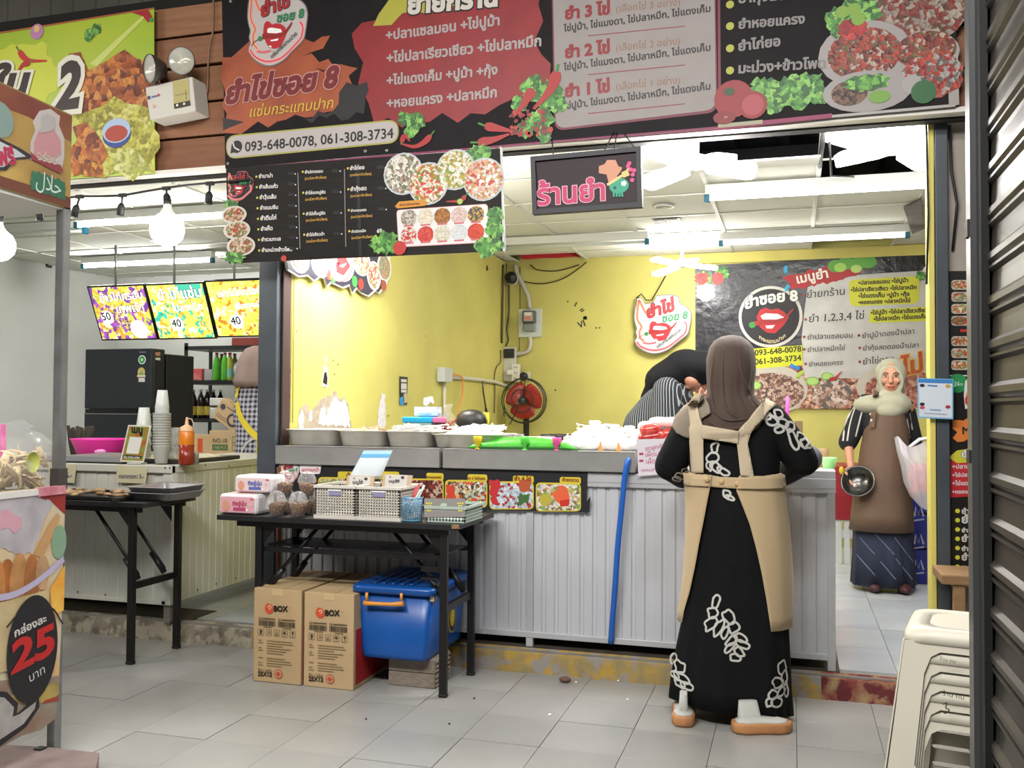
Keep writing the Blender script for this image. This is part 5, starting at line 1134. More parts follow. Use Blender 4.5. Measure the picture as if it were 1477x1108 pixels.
for i in range(9):
    u = i / 8; y = 690 - 40 * u; xl = 503 + 22 * u; xr = 549 + 17 * u
    G.append([at(xl + (xr - xl) * k / 4, y, 4.0 + .035 * u * u) for k in range(5)])
q = MB(); q.sheet(G); q.build('card', M('#d4dde4', r=.5), t, solid=.0015)
q = MB(); n_ = 8
q.sheet([[p + V((0, -.003, 0)) for p in G[i]] for i in (6, 7)]); q.build('blue_stripe', M('#5aa8d8', r=.5), t)
q = MB(); q.sheet([[p + V((0, -.003, 0)) for p in G[i]] for i in (7, 8)]); q.build('top_stripe', M('#a8cfe8', r=.5), t)
q = MB(); q.box(at(498, 690, 3.99), at(549, 694, 4.02)); q.box((at(520, 700, 4.01).x - .02, 4.0, ZTB + .004), (at(520, 700, 4.01).x + .02, 4.01, .93)); q.build('stand', M('#1a181a', r=.4), t)
# pen holder
p = at(593, 748, 3.86); t = thing('pen_holder', (p.x, 3.86, ZTB), 'blue wire-mesh pen holder between the baskets', 'pen holder')
q = MB(); R_ = .045; z0 = ZTB
def pc(a): return (p.x + R_ * math.cos(a), 3.87 + R_ * math.sin(a) * .8)
for k in range(28):
    a = 2 * PI * k / 28; c_ = pc(a); q.tube([(c_[0], c_[1], z0 + .002), (c_[0], c_[1], z0 + .105)], .0013, 4)
for k in range(13): q.tube([(*pc(2 * PI * j / 20), z0 + .004 + k * .0082) for j in range(21)], .0013 if 0 < k < 12 else .003, 4)
o = q.build('wire_mesh', M('#6aa0c0', r=.35, metal=.3), t); o['kind'] = 'stuff'
q = MB(); q.lathe([(.001, .001), (.044, .001), (.044, .004), (.001, .004)], (p.x, 3.87, z0), 20, sy=.8); q.build('base_plate', M('#3a6a8a', r=.4), t)
for i, (a, b_, c_) in enumerate((((586, 742), (607, 706), '#b8d8cc'), ((588, 738), (600, 702), '#c03a40'), ((592, 742), (612, 700), '#e8e4e4'), ((590, 741), (605, 698), '#c8484a'))):
    A, B = at(*a, 3.865 + .004 * i), at(*b_, 3.87 + .004 * i); A.z = max(A.z, z0 + .006); q = MB(); q.tube([A, B], .0045, 8); tag(q.build('pen', M(c_, r=.35)), ['mint green pen leaning in the pen holder', 'short red pen in the pen holder', 'white pen leaning to the right in the pen holder', 'tall red pen in the pen holder'][i], 'pen', 'pens in the holder')

# ---- under the table: cartons, blue bin, block
cb = [M('#b59a72', r=.75, n=.12, ns=6), M('#b89d76', r=.75, n=.12, ns=6)]
ZB = at(368, 846, 3.80).z
for i, (x0, x1, yt, l_) in enumerate((((-2.366), (-2.122), 846, 'left printed brown carton under the front table'), ((-2.108), (-1.862), 852, 'right printed brown carton under the front table, its side red'))):
    t = thing('carton', ((x0 + x1) / 2, 4.05, 0), l_, 'box', 'brown cartons under the table'); Y = 3.800
    h = at(400 if i == 0 else 475, yt + (4 if i == 0 else 4), Y).z
    q = MB(); q.box((x0, Y, 0), (x1, 4.30, h)); q.build('body', cb[i], t, bevel=.003)
    MB().box((x1 - .001, Y + .02, .02), (x1 + .0015, 4.28, h * .62)).build('red_side_panel', M('#a01c20', r=.6), t)
    q = MB(); q.box(((x0 + x1) / 2 - .003, Y + .004, h - .002), ((x0 + x1) / 2 + .003, 4.296, h + .0006)); q.build('flap_seam', M('#6f5a3c', r=.9), t)
    q = MB(); q.box(((x0 + x1) / 2 - .028, Y - .0012, h - .03), ((x0 + x1) / 2 + .028, Y + .003, h + .001)); q.box(((x0 + x1) / 2 - .028, Y, h + .0005), ((x0 + x1) / 2 + .028, 4.3, h + .0015)); q.build('packing_tape', M('#c2a87e', r=.3), t)
    P = Print(V((0, Y - .001, 0)), V((1, 0, 0)), V((0, 0, 1)), V((0, -1, 0))); w_ = x1 - x0; U = lambda a, b_: (x0 + a * w_, b_ * h); K = '#3a3026'
    c_ = U(.33, .785); P.disc(*c_, .022, '#c8482a', 2, px=False); P.line([U(.33, .78), U(.37, .80), U(.34, .82), U(.30, .80)], .005, '#c8b08a', 3, px=False, smooth=4); P.line([U(.24, .80), U(.29, .84), U(.34, .84)], .003, '#c8482a', 2, px=False)
    P.text('BOX', U(.43, .765), U(.73, .772), '#1c1712', 3, px=False, bold=.05); P.text('TM', U(.755, .81), U(.785, .81), K, 2, px=False)
    rg = random.Random(3)
    for bx0 in (.11, .52):
        P.rect(*U(bx0, .668), *U(bx0 + .05, .688), K, 2, px=False); P.rect(*U(bx0 + .01, .672), *U(bx0 + .04, .684), '#b59a72', 3, px=False); P.line([U(bx0 + .07, .678), U(bx0 + .35, .680)], .005, '#5a4c38', 2, px=False)
        x = bx0
        while x < bx0 + .36: d = .006 + .012 * rg.random(); P.rect(*U(x, .60), *U(min(x + d, bx0 + .36), .660), K, 2, px=False); x += d + .005 + .009 * rg.random()
        P.line([U(bx0 + .1, .588), U(bx0 + .28, .588)], .003, '#6a5a42', 2, px=False)
    for k in range(5):
        a = .11 + .165 * k; P.line([U(a, .50), U(a + .11, .50), U(a + .11, .565), U(a, .565), U(a, .50)], .0018, K, 2, px=False)
        if k == 0: P.line([U(a + .05, .51), U(a + .05, .555)], .008, K, 2, px=False); P.disc(*U(a + .055, .54), .006, K, 2, px=False)
        elif k == 1: P.rect(*U(a + .03, .52), *U(a + .09, .55), '#8a7654', 2, px=False)
        elif k == 2: P.line([U(a + .03, .515), U(a + .055, .55), U(a + .085, .515), U(a + .03, .515)], .003, K, 2, px=False)
        elif k == 3: P.poly([U(a + .01, .532), U(a + .05, .556), U(a + .10, .532)], K, 2, px=False); P.line([U(a + .055, .53), U(a + .055, .51)], .002, K, 2, px=False)
        else: P.poly([U(a + .03, .555), U(a + .085, .555), U(a + .06, .525)], K, 2, px=False); P.line([U(a + .058, .53), U(a + .058, .51)], .003, K, 2, px=False)
    for k in range(11):
        if k in (6,): continue
        y = .445 - k * .0265; P.line([U(.11, y), U(.18 + .03 * (k % 3), y)], .003, '#7a684a', 2, px=False) if k % 3 != 2 else None; P.line([U(.29, y), U(.60 + .25 * rg.random(), y)], .0032, '#7a684a', 2, px=False)
    P.text('ชื่อ / ผลิต', U(.11, .108), U(.40, .110), '#7a684a', 2, px=False, bold=.02); P.text('25X12', U(.11, .062), U(.41, .066), '#1c1712', 3, px=False, bold=.04)
    P.disc(*U(.54, .10), .021, '#b84a38', 2, px=False); P.disc(*U(.54, .10), .017, '#b59a72', 3, px=False); P.poly([U(.54, .132), U(.60, .10), U(.54, .068), U(.48, .10)], '#b84a38', 4, px=False)
    P.build('print', t)
t = thing('storage_bin', (-1.68, 4.1, .13), 'blue lidded plastic storage bin with orange handle under the table', 'storage bin'); bl = M('#0f4f9c', r=.33, n=.1, ns=5, bump=.02); bl2 = M('#0d478f', r=.3)
Yb, z0 = 3.86, .132; xa, xb = at(518, 940, Yb).x, at(612, 950, Yb).x; xa2, xb2 = at(511, 852, Yb).x, at(622, 856, Yb).x; zt = at(560, 853, Yb).z
q = MB(); R = []
for (e, z) in ((0, z0), (.1, z0 + .02), (1, zt)):
    x0, x1 = xa + (xa2 - xa) * e, xb + (xb2 - xb) * e; y0, y1 = Yb + .015 - .015 * e, 4.34 + .02 * e; R.append([(a, b_, z) for a, b_ in rounded([(x0, y0), (x1, y0), (x1, y1), (x0, y1)], .04)])
q.rings(R); q.build('tub', bl, t)
q = MB(); lr = lambda e, z: [(a, b_, z) for a, b_ in rounded([(xa2 - e, Yb - e), (xb2 + e, Yb - e), (xb2 + e, 4.36 + e), (xa2 - e, 4.36 + e)], .05)]
q.rings([lr(.008, zt - .012), lr(.016, zt - .010), lr(.016, zt + .014), lr(.006, zt + .024), lr(-.03, zt + .024), lr(-.04, zt + .016)]); q.build('lid', bl2, t)
for k in range(5): MB().box((xa2 + .06 + k * .045, Yb + .07, zt + .016), (xa2 + .075 + k * .045, 4.30, zt + .023)).build('lid_rib', bl2, t, bevel=.003)
hm = M('#d9903a', r=.45); A = [at(x, y, Yb - .025) for x, y in ((529, 855), (529, 866), (525, 870), (540, 871), (565, 872), (582, 871), (579, 866), (579, 856))]
q = MB(); q.tube([A[0], A[1]], .007, 8); q.tube([A[2], A[3], A[4], A[5]], [.012, .0085, .0085, .012], 8); q.tube([A[6], A[7]], .007, 8); q.build('handle', hm, t)
P = Print((xb2 - .003, 0, 0), (0, 1, 0), (0, 0, 1), (1, 0, 0)); P.disc(652, 893, .05, '#d8c038', 1, ry=.062); P.disc(652, 893, .044, '#14120e', 2, ry=.057); P.disc(652, 891, .03, '#d8c038', 3, ry=.04); P.build('round_sticker', t)
MB().box((xb2 - .01, Yb + .01, zt - .035), (xb2 + .008, Yb + .05, zt - .012)).build('corner_clip', M('#b8a890'), t)
blk_m = M('#7d7166', r=.95, n=.35, ns=14, tint='#94887a', bump=.8, bs=40)
for i in range(2):
    q = MB(); x0, x1 = at(560, 990, 3.93).x, at(618, 990, 3.93).x; q.box((x0, 3.93, .001 + i * .065), (x1 + .03, 4.12, .063 + i * .065)); 
    for k in range(3): q.box((x1 + .03, 3.935, .006 + i * .065 + k * .02), (x1 + .037, 4.115, .016 + i * .065 + k * .02))
    tag(q.build('paver_block', blk_m, bevel=.006), ['lower of the two grey concrete blocks under the blue bin', 'upper grey concrete block carrying the blue bin'][i], 'block', 'concrete blocks under the bin')
# crumbs on the street floor
for i, (x, y, c_, r) in enumerate(((782, 968, '#f0f0f0', .006), (831, 984, '#f0f0f0', .006), (892, 982, '#f0f0f0', .006), (905, 1009, '#f0f0f0', .006), (793, 1031, '#f0f0f0', .008), (648, 1044, '#3a3634', .005), (684, 1007, '#3a3634', .005), (528, 1037, '#3a3634', .004))):
    p = atz(x, y, .003); q = MB(); q.ball(p, (r, r, .004), 8, 5); tag(q.build('crumb', M(c_, r=.6)), 'tiny %s crumb on the street tiles' % ('white' if c_[1] == 'f' else 'dark'), 'litter', 'crumbs on the street tiles ' + ('white' if c_[1] == 'f' else 'dark'))
p = atz(815, 980, .012); q = MB(); q.ball(p, (.028, .022, .013), 12, 7); tag(q.build('brown_pebble', M('#6a4a40', r=.8, bump=.5)), 'brown lump lying by the kerb below the counter', 'litter')
# ================================================================== BACK WALL FITTINGS OF THE RIGHT STALL
def wallbox(name, x0, y0, x1, y1, Y, d, m, parent, bv=.003):
    a, b_ = at(x0, y0, Y), at(x1, y1, Y); return MB().box((a.x, Y, a.z), (b_.x, Y + d, b_.z)).build(name, m, parent, bevel=bv)
t = thing('electric_meter', at(765, 486, YB - .03), 'electric meter with a grey cover on a pale board on the back wall', 'meter')
wallbox('board', 748, 446, 781, 486, YB - .03, .028, M('#c8ccc4', r=.5), t); wallbox('meter_case', 753, 448, 771, 466, YB - .10, .07, M('#4a4a44', r=.4), t, .01); wallbox('glass_front', 755, 450, 768, 463, YB - .105, .01, M('#a89a90', r=.2), t); wallbox('dial', 757, 451, 766, 455, YB - .108, .003, M('#d8d8d0'), t); wallbox('red_dial', 757, 457, 765, 461, YB - .108, .003, M('#c87060'), t); wallbox('terminal_cover', 754, 466, 771, 478, YB - .07, .045, M('#7c827c', r=.5), t, .01)
cond = M('#b8b4a4', r=.5)
for pts, r, l_ in (([(743, 382), (746, 395), (755, 412), (762, 428), (764, 446)], .022, 'upper'), ([(764, 486), (765, 497), (761, 507), (750, 510), (741, 511)], .02, 'lower')):
    q = MB(); q.tube([tuple(at(x, y, YB - .03)) for x, y in spline(pts, 4)], r, 8); tag(q.build('conduit', cond), 'pale bent conduit pipe at the %s end of the electric meter' % l_, 'pipe')
t = thing('speaker', at(737, 402, YB - .1), 'small round black speaker high in the corner of the yellow walls', 'speaker'); q = MB(); c = at(737, 400, YB - .12); q.lathe([(.001, -.03), (.05, -.02), (.055, .0), (.05, .06), (.03, .1)], c, 16, ax='y'); q.build('shell', M('#15141a', r=.5), t); q = MB(); q.lathe([(.056, .02), (.063, .03), (.055, .05)], c - V((0, 0, .012)), 16, ax='y'); q.build('ring', M('#b8b4b0'), t)
q = MB()
for pts, r in (([(730, 380), (729, 440), (728, 500), (727, 600)], .006), ([(734, 410), (734, 450), (731, 475), (733, 490), (729, 500)], .008), ([(726, 382), (725, 430), (724, 495)], .01), ([(750, 385), (750, 440), (749, 506)], .004), ([(713, 596), (714, 560), (713, 545), (716, 530), (722, 522), (722, 505)], .005), ([(740, 401), (760, 407), (785, 409), (812, 402), (835, 387), (846, 378)], .006), ([(765, 382), (775, 389), (800, 391), (820, 387), (835, 382)], .006)):
    q.tube([tuple(at(x, y, YB - .025) if x > 727 else atx(x, y, XL + .015)) for x, y in spline(pts, 5)], r, 6)
o = q.build('wall_cables', M('#4a3c1c', r=.6)); tag(o, 'thin cables running down and across the corner of the yellow walls', 'cable')
t = thing('power_strip', at(735, 545, YB - .05), 'white socket strips and black plug hanging in the yellow corner', 'power strip')
wm = M('#cfcdc2', r=.5); wallbox('breaker_box', 725, 501, 743, 550, YB - .08, .05, wm, t); wallbox('breaker', 727, 503, 741, 516, YB - .11, .03, M('#1c1c1e', r=.4), t); wallbox('socket_strip', 738, 525, 749, 551, YB - .14, .04, M('#dcdace', r=.4), t, .006); wallbox('plug_adapter', 731, 533, 740, 541, YB - .15, .04, M('#dcdace', r=.4), t, .006); wallbox('side_socket', 750, 537, 764, 548, YB - .06, .03, wm, t)
q = MB(); q.ball(at(755, 543, YB - .1), (.045, .04, .04), 12, 8); q.build('black_plug', M('#141414', r=.4), t)
q = MB()
for x, y in ((742, 530), (745, 530), (742, 538), (745, 538), (742, 546), (745, 546), (734, 507)): q.ball(at(x, y, YB - .142), .006, 6, 4)
tag(q.build('socket_holes', M('#4a4840'), t), kind='stuff')
# pipe along the partition with a junction box
q = MB(); q.tube([tuple(p) for p in [atx(651, 544, XL + .02), atx(675, 546, XL + .02), atx(700, 549, XL + .02), atx(713, 551, XL + .02), at(728, 556, YB - .04), at(742, 558, YB - .04)]], .016, 8); q.tube([tuple(p) for p in [atx(641, 548, XL + .02), atx(641, 575, XL + .02), atx(642, 612, XL + .02)]], .014, 8); tag(q.build('wall_pipe', M('#c9c4ae', r=.5)), 'thin pale pipe running along the yellow partition to the corner', 'pipe')
p = atx(642, 541, XL + .035); MB().box(p - V((.034, .09, .055)), p + V((.03, .09, .055))).build('junction_box', M('#b8bcb8', r=.5), None, bevel=.006); tag(bpy.data.objects['junction_box'], 'grey junction box at the end of the pipe on the yellow partition', 'junction box')
q = MB(); q.tube([tuple(atx(x, y, XL + .05)) for x, y in spline([(648, 540), (660, 541), (668, 548), (667, 570), (662, 588), (657, 610)], 5)], .006, 6); tag(q.build('orange_cord', M('#d8803a', r=.5)), 'thin orange cord looping down from the junction box', 'cord')
P = Print((XL + .004, 0, 0), (0, 1, 0), (0, 0, 1), (1, 0, 0)); t = thing('wall_sticker', atx(582, 585, XL), 'narrow black and blue sticker on the yellow partition', 'sticker')
P.poly([(576, 543), (588, 544), (587, 584), (576, 584)], '#1a1e24', 1); P.poly([(576, 574), (581, 572), (582, 584), (577, 585)], '#2a8ac8', 2); P.poly([(582, 568), (587, 567), (587, 580), (583, 582)], '#b8b08a', 2)
for y in (549, 555, 559, 564): P.line([(578, y), (586, y + .5)], .02, '#c8c8c4', 3)
P.build('print', t)
# wall fan, blades at rest behind the guard
fc_ = at(755, 578, 8.22); t = thing('wall_fan', fc_, 'black-caged fan with translucent red blades below the electric meter', 'fan'); R_ = .205
q = MB()
for rr, yy_ in ((R_, 0), (R_, .05), (R_ * .97, -.03), (R_ * .5, -.06)): q.tube([fc_ + V((rr * math.cos(a), yy_, rr * math.sin(a))) for a in [2 * PI * k / 36 for k in range(37)]], .005, 5)
q.build('guard_rings', M('#14140f', r=.4), t)
q = MB()
for k in range(40):
    a = 2 * PI * k / 40; d = V((math.cos(a), 0, math.sin(a))); q.tube([fc_ + d * .03 + V((0, -.068, 0)), fc_ + d * R_ * .6 + V((0, -.06, 0)), fc_ + d * R_ * .95 + V((0, -.03, 0)), fc_ + d * R_ + V((0, .02, 0))], .0012, 4)
tag(q.build('guard_wires', M('#5a4a30', r=.4), t), kind='stuff')
for k in range(3):
    a0 = k * 2 * PI / 3 + .4; G = []
    for i in range(7):
        u = .035 + .135 * i / 6; hw = .78 + .3 * math.sin(PI * i / 6)
        G.append([fc_ + V((u * math.cos(a0 + hw * (j / 6 - .5) * 2.0), .015 - .03 * (j / 6 - .5), u * math.sin(a0 + hw * (j / 6 - .5) * 2.0))) for j in range(7)])
    q = MB(); q.sheet(G); q.build('blade', M('#b01c24', r=.25, alpha=.85), t, solid=.002)
q = MB(); q.lathe([(.001, -.075), (.025, -.072), (.034, -.06), (.034, .02), (.06, .05), (.06, .14), (.02, .15)], fc_, 18, ax='y'); q.build('motor', M('#1c2228', r=.35), t)
q = MB(); q.tube([fc_ + V((0, .1, 0)), fc_ + V((0, .1, -.25)), V((fc_.x, fc_.y + .1, .13))], .028, 10); q.lathe([(.2, ZF - fc_.z + .001), (.2, ZF - fc_.z + .02), (.05, ZF - fc_.z + .05)], fc_ + V((0, .1, 0)), 24, caps=True); q.build('stand', M('#131312', r=.4), t)
q = MB(); q.tube([fc_ + V((.02, .0, .2)), fc_ + V((-.0, -.07, .0)), fc_ + V((-.13, -.0, -.22))], .005, 5); q.build('cord', M('#101010'), t)

# ================================================================== RIGHT STALL, RIGHT SIDE
t = thing('red_table', (.35, 7.6, ZF), 'red cabinet on white legs against the back, left of the woman with the bowl', 'cabinet'); Yt = 7.4
a, b_ = at(1203, 672, Yt), at(1262, 752, Yt); MB().box((a.x, Yt, b_.z), (b_.x, Yt + .5, a.z)).build('red_box', M('#8e1620', r=.45), t, bevel=.006); 
for x in (1210, 1222, 1256): p = at(x, 800, Yt); MB().box((p.x - .02, Yt + .02, ZF), (p.x + .02, Yt + .06, b_.z)).build('leg', M('#c9cbc9', r=.5), t)
p = at(1215, 800, Yt); MB().box((p.x - .04, Yt + .03, .3), (b_.x, Yt + .05, .36)).build('crossbar', M('#c9cbc9', r=.5), t)
p = at(1214, 679, Yt - .01); q = MB(); q.ball(p, (.02, .012, .03), 8, 6); q.build('yellow_tag', M('#d8c030'), t)
t = thing('plastic_crate', (1.05, 6.9, ZF), 'blue plastic crate stack with white lettering behind the yellow post', 'crate'); Yc = 6.75
a, b_ = at(1314, 712, Yc), at(1362, 840, Yc)
for k in range(3):
    z0, z1 = ZF + .001 + k * .235, ZF + .225 + k * .235; MB().box((a.x, Yc, z0), (b_.x, Yc + .35, z1)).build('crate_box', M('#1c2a8a', r=.45), t, bevel=.006)
P = Print(V((0, Yc - .001, 0)), V((1, 0, 0)), V((0, 0, 1)), V((0, -1, 0)))
for y in (745, 785, 822): P.line([(1319, y), (1321, y - 14), (1325, y - 2), (1328, y - 14), (1332, y)], .012, '#b8bcd8', 2); P.line([(1318, y + 6), (1333, y + 4)], .01, '#b8bcd8', 2)
P.build('print', t); a2 = at(1312, 706, Yc - .02); MB().box((a2.x, Yc - .02, ZF + .71), (b_.x, Yc + .35, ZF + .74)).build('red_lid', M('#8a1c20', r=.5), t, bevel=.004)
# hanging plastic bag with red contents
t = thing('shopping_bag', at(1320, 720, 6.2), 'translucent white plastic bag of red contents hanging by the yellow post', 'bag')
oc = [[(1290, 632), (1296, 630), (1312, 645), (1337, 636)], [(1293, 650), (1302, 655), (1318, 665), (1345, 655)], [(1299, 672), (1312, 672), (1330, 672), (1352, 672)], [(1303, 695), (1316, 697), (1334, 700), (1356, 695)], [(1312, 715), (1324, 720), (1340, 722), (1356, 718)], [(1326, 730), (1334, 735), (1342, 736), (1352, 730)]]
G = []
for i, r_ in enumerate(oc):
    sp = spline(r_, 4); k = len(sp)
    front = [tuple(at(x, y, 6.2 - .12 * math.sin(PI * j / (k - 1)) * math.sin(PI * (i + .6) / 6.2) - .01 * math.sin(j * 2.1 + i))) for j, (x, y) in enumerate(sp)]
    back = [tuple(at(x, y, 6.2 + .12 * math.sin(PI * j / (k - 1)) * math.sin(PI * (i + .6) / 6.2))) for j, (x, y) in enumerate(sp)][::-1]
    G.append(front + back[1:-1])
q = MB(); q.rings(G, 0, True, False); q.build('bag_skin', M('#dcd8dc', r=.35, alpha=.5, bump=.5, bs=20), t)
q = MB(); rg = random.Random(4)
for i in range(16): q.ball(at(1314 + 30 * rg.random(), 672 + 38 * rg.random(), 6.19), (.035, .03, .03), 8, 6)
tag(q.build('red_contents', M('#c8404a', r=.4, n=.3, ns=12, tint='#e8a0a0'), t), kind='stuff')
q = MB(); q.tube([tuple(at(1312, 645, 6.2)), tuple(at(1326, 634, 6.2)), tuple(at(1345, 631, 6.2))], .012, 6); q.build('bag_handle', M('#e0dee2', r=.5), t)
# payment card sign, posters and ledge on the pillar
t, P = board('payment_sign', 'white card with a blue edge and small fruit marks, hanging across the dark door post', 'sign', [(1323, 545), (1375, 547), (1375, 605), (1324, 603)], 4.37, M('#7fb4d8', r=.3), .004)
P.poly([(1325, 552), (1373, 553.5), (1373, 603), (1326, 601)], '#d3dae4', 1); P.poly([(1324.5, 546.5), (1374, 548), (1374, 553), (1325, 552)], '#3a7ec0', 2); P.line([(1338, 556), (1352, 557)], .006, '#4a7ab0', 2)
for x, y, c_ in ((1330, 556, '#2a2030'), (1330, 583, '#2a2030'), (1367, 557, '#c89a40'), (1367, 587, '#a03040'), (1330, 588, '#c84a50')): P.disc(x, y, .010, c_, 3, ry=.007)
P.line([(1341, 591), (1357, 592)], .005, '#6a9ab8', 2); P.line([(1333, 596), (1366, 598)], .003, '#8a9ab0', 2); P.build('print', t)
Yp = 4.435
t, P = board('price_poster', 'narrow black poster with rounded dish photographs, upper one on the cement pillar', 'poster', [(1368, 391), (1440, 391), (1440, 541), (1368, 541)], Yp, M('#15120f', r=.4), .004)
for i in range(7):
    y = 411 + i * 17.3 + (12 if i > 3 else 0); P.poly(rounded([P.loc(*p) for p in ((1372, y - 7), (1397, y - 7), (1397, y + 7), (1372, y + 7))], .015), '#b8b4a8', 1, px=False)
    P.disc(1384.5, y, .034, FOOD([['#8a6a3a', '#c8b088'], ['#7a8a5a', '#b8a890'], ['#6a9a4a', '#c87a4a', '#d8d0b8'], ['#4a5a2a', '#8a6a3a']][i % 4] + ['#b8402a'], 130), 2, ry=.019); P.rect(1398, y - 4, 1440, y + 4, '#c8c0c4', 1); P.line([(1400, y), (1408, y)], .006, '#b04a5a', 2)
P.line([(1385, 477), (1410, 477)], .012, '#b8201c', 1); P.build('print', t)
t, P = board('stall_poster', 'tall black poster with a white border on the cement pillar', 'poster', [(1365, 541), (1440, 541), (1440, 828), (1366, 828)], Yp - .002, M('#c9c9c4', r=.4), .004)
P.poly([(1368, 543), (1440, 543), (1440, 827), (1368, 827)], M('#17130f', r=.4), 1); P.disc(1381, 553, .041, '#1f8a4a', 2); P.text('\uFEDD\uFEFC\uFEA3', (1373, 556), (1389, 556), '#d8e8dc', 4, bold=.0)
P.poly([(1392, 590), (1390, 570), (1392, 550), (1400, 541), (1440, 540), (1440, 590), (1404, 588)], '#dcd8d4', 2); P.line([(1402, 582), (1396, 575), (1400, 560), (1398, 548), (1404, 545)], .02, '#d87a50', 3, smooth=4); P.disc(1402, 578, .03, '#c8303a', 4, n=9)
P.poly([(1374, 607), (1382, 605), (1440, 603), (1440, 632), (1390, 636), (1374, 632), (1380, 624), (1374, 618)], '#d87a30', 2, jag=.015); P.text('MENU', (1388, 626), (1431, 625), '#1a1410', 4, bold=.03)
P.poly([(1368, 660), (1380, 650), (1440, 640), (1440, 665), (1380, 668)], '#c8c030', 3); P.text('ยำยกร้าน', (1387, 660), (1440, 656), '#e0dcd4', 5, bold=.04, out='#1a1410', ow=.04)
P.poly([(1368, 664), (1440, 655), (1440, 722), (1400, 716), (1368, 718)], '#b8202a', 2)
for i, s_ in enumerate(('+ปลาแซลมอน', '+ไข่ปลาเรียวเซียว', '+ไข่แดงเค็ม +ปูม้า', '+หอยแครง +ปลาหมึก')): P.text(s_, (1373, 676 + i * 12), (1425 + i * 6, 675 + i * 12), '#d8c8c8', 4, bold=.03)
for i, s_ in enumerate(('ยำปลาหมึก', 'ยำปูม้า', 'ยำปลาแซลมอน', 'ยำกุ้งสด', 'ยำหอยแครง', 'ยำไก่ยอ', 'มะม่วง+ข้าวโพด')): y = 741 + i * 13.4; P.text(s_, (1387, y), (1420 + 3 * len(s_) - 10, y), '#c8c4be', 4, bold=.04); P.disc(1381, y - 4, .01, '#c8c83a', 3, n=8)
P.build('print', t)
t = thing('wooden_stool', (at(1395, 900, 4.2).x, 4.2, 0), 'worn wooden stool under the tall poster, behind the white stools', 'stool'); wd = M('#8f6f4a', r=.7, n=.3, ns=6, tint='#5f4630', st=(1, 6, 6), bump=.2)
a, b_ = at(1358, 829, 4.1), at(1442, 850, 4.1); MB().box((a.x, 4.1, a.z - .04), (b_.x, 4.36, a.z)).build('seat', wd, t, bevel=.006)
for x in (1383, 1430):
    for Y in (4.13, 4.33): p = at(x, 860, Y); MB().box((p.x - .022, Y - .018, 0), (p.x + .022, Y + .018, a.z - .04)).build('leg', wd, t, bevel=.003)
# stack of white stools
sx, sy = .478, 2.90; pm = M('#cfc9b8', r=.42, n=.06, ns=4, spec=.5)
def stool_at(k, z, label):
    t = thing('plastic_stool', (sx, sy, z), label, 'stool', 'stacked white plastic stools'); H_ = .455
    RS = Matrix.Rotation(-.2, 3, 'Z')
    def sq(hw, z_, r=.05): return [V((sx, sy, z + z_)) + RS @ V((a, b_, 0)) for a, b_ in rounded([(-hw, -hw), (hw, -hw), (hw, hw), (-hw, hw)], r)]
    q = MB(); q.rings([sq(.10, H_ - .004, .06), sq(.135, H_, .07), sq(.150, H_ - .004, .07), sq(.158, H_ - .018, .06), sq(.162, H_ - .038, .05)], 0, True, False); q.add(sq(.10, H_ - .004, .06), [tuple(range(24))], 0); q.build('seat', pm, t, solid=.003)
    for f_ in range(4):
        Rz = Matrix.Rotation(f_ * PI / 2 - .2, 3, 'Z'); q = MB()
        hw1, hw0 = .160, .215
        def pt(u, h): hw = hw0 + (hw1 - hw0) * h / (H_ - .035); return V((sx, sy, z)) + Rz @ V((u * hw * .97, -hw * .99, h))
        # panel with an arched window: legs left and right, rail above and below
        arch = [(-.62, .0), (-.62, .0)]
        def strip(P0, P1): q.add(P0 + P1, [(i, i + 1, len(P0) + i + 1, len(P0) + i) for i in range(len(P0) - 1)], 0, False)
        top = H_ - .035; wt_, wb_ = top - .022, .085
        ins = [(-.66, wb_ + .015), (-.64, wt_ - .06), (-.56, wt_ - .015), (-.42, wt_), (.42, wt_), (.56, wt_ - .015), (.64, wt_ - .06), (.66, wb_ + .015)]
        outp = [(-.98, wb_ + .015), (-1, wt_ - .06), (-1, wt_ - .015), (-1, top), (1, top), (1, wt_ - .015), (1, wt_ - .06), (.98, wb_ + .015)]
        strip([pt(*p) for p in outp], [pt(*p) for p in ins])
        ins2 = [(-.66, wb_ + .015), (-.55, wb_ - .01), (.55, wb_ - .01), (.66, wb_ + .015)]; out2 = [(-.98, wb_ + .015), (-.98, wb_ - .05), (.98, wb_ - .05), (.98, wb_ + .015)]
        strip([pt(*p) for p in out2], [pt(*p) for p in ins2])
        lo_ = [(-.70, 0), (-.68, wb_ - .06), (-.5, wb_ - .05), (.5, wb_ - .05), (.68, wb_ - .06), (.70, 0)]; lo2 = [(-1, 0), (-1, wb_ - .06), (-1, wb_ - .05), (1, wb_ - .05), (1, wb_ - .06), (1, 0)]
        strip([pt(*p) for p in lo2], [pt(*p) for p in lo_]); q.build('leg_frame', pm, t, solid=.004)
    return t
ds = .0512
for k in range(5): stool_at(k, k * ds, ('lowest white plastic stool of the stack', 'second white plastic stool from the bottom of the stack', 'middle white plastic stool of the stack', 'white plastic stool next to the top of the stack', 'topmost white plastic stool with its seat showing')[k])
P = Print(V((0, 2.725, 0)), V((1, 0, 0)), V((0, 0, 1)), V((0, -1, 0)))
t = bpy.data.objects['plastic_stool']; P.text('ร้าน คน', (1355, 952), (1378, 957), '#4a4642', 1, bold=0); P.text('ร้าน คน', (1359, 1003), (1390, 1009), '#4a4642', 1, bold=0); P.line([(1360, 1016), (1366, 1014), (1364, 1021), (1369, 1024), (1364, 1029), (1358, 1026)], .003, '#4a4642', 1, smooth=4)
PRINT_STOOL = P

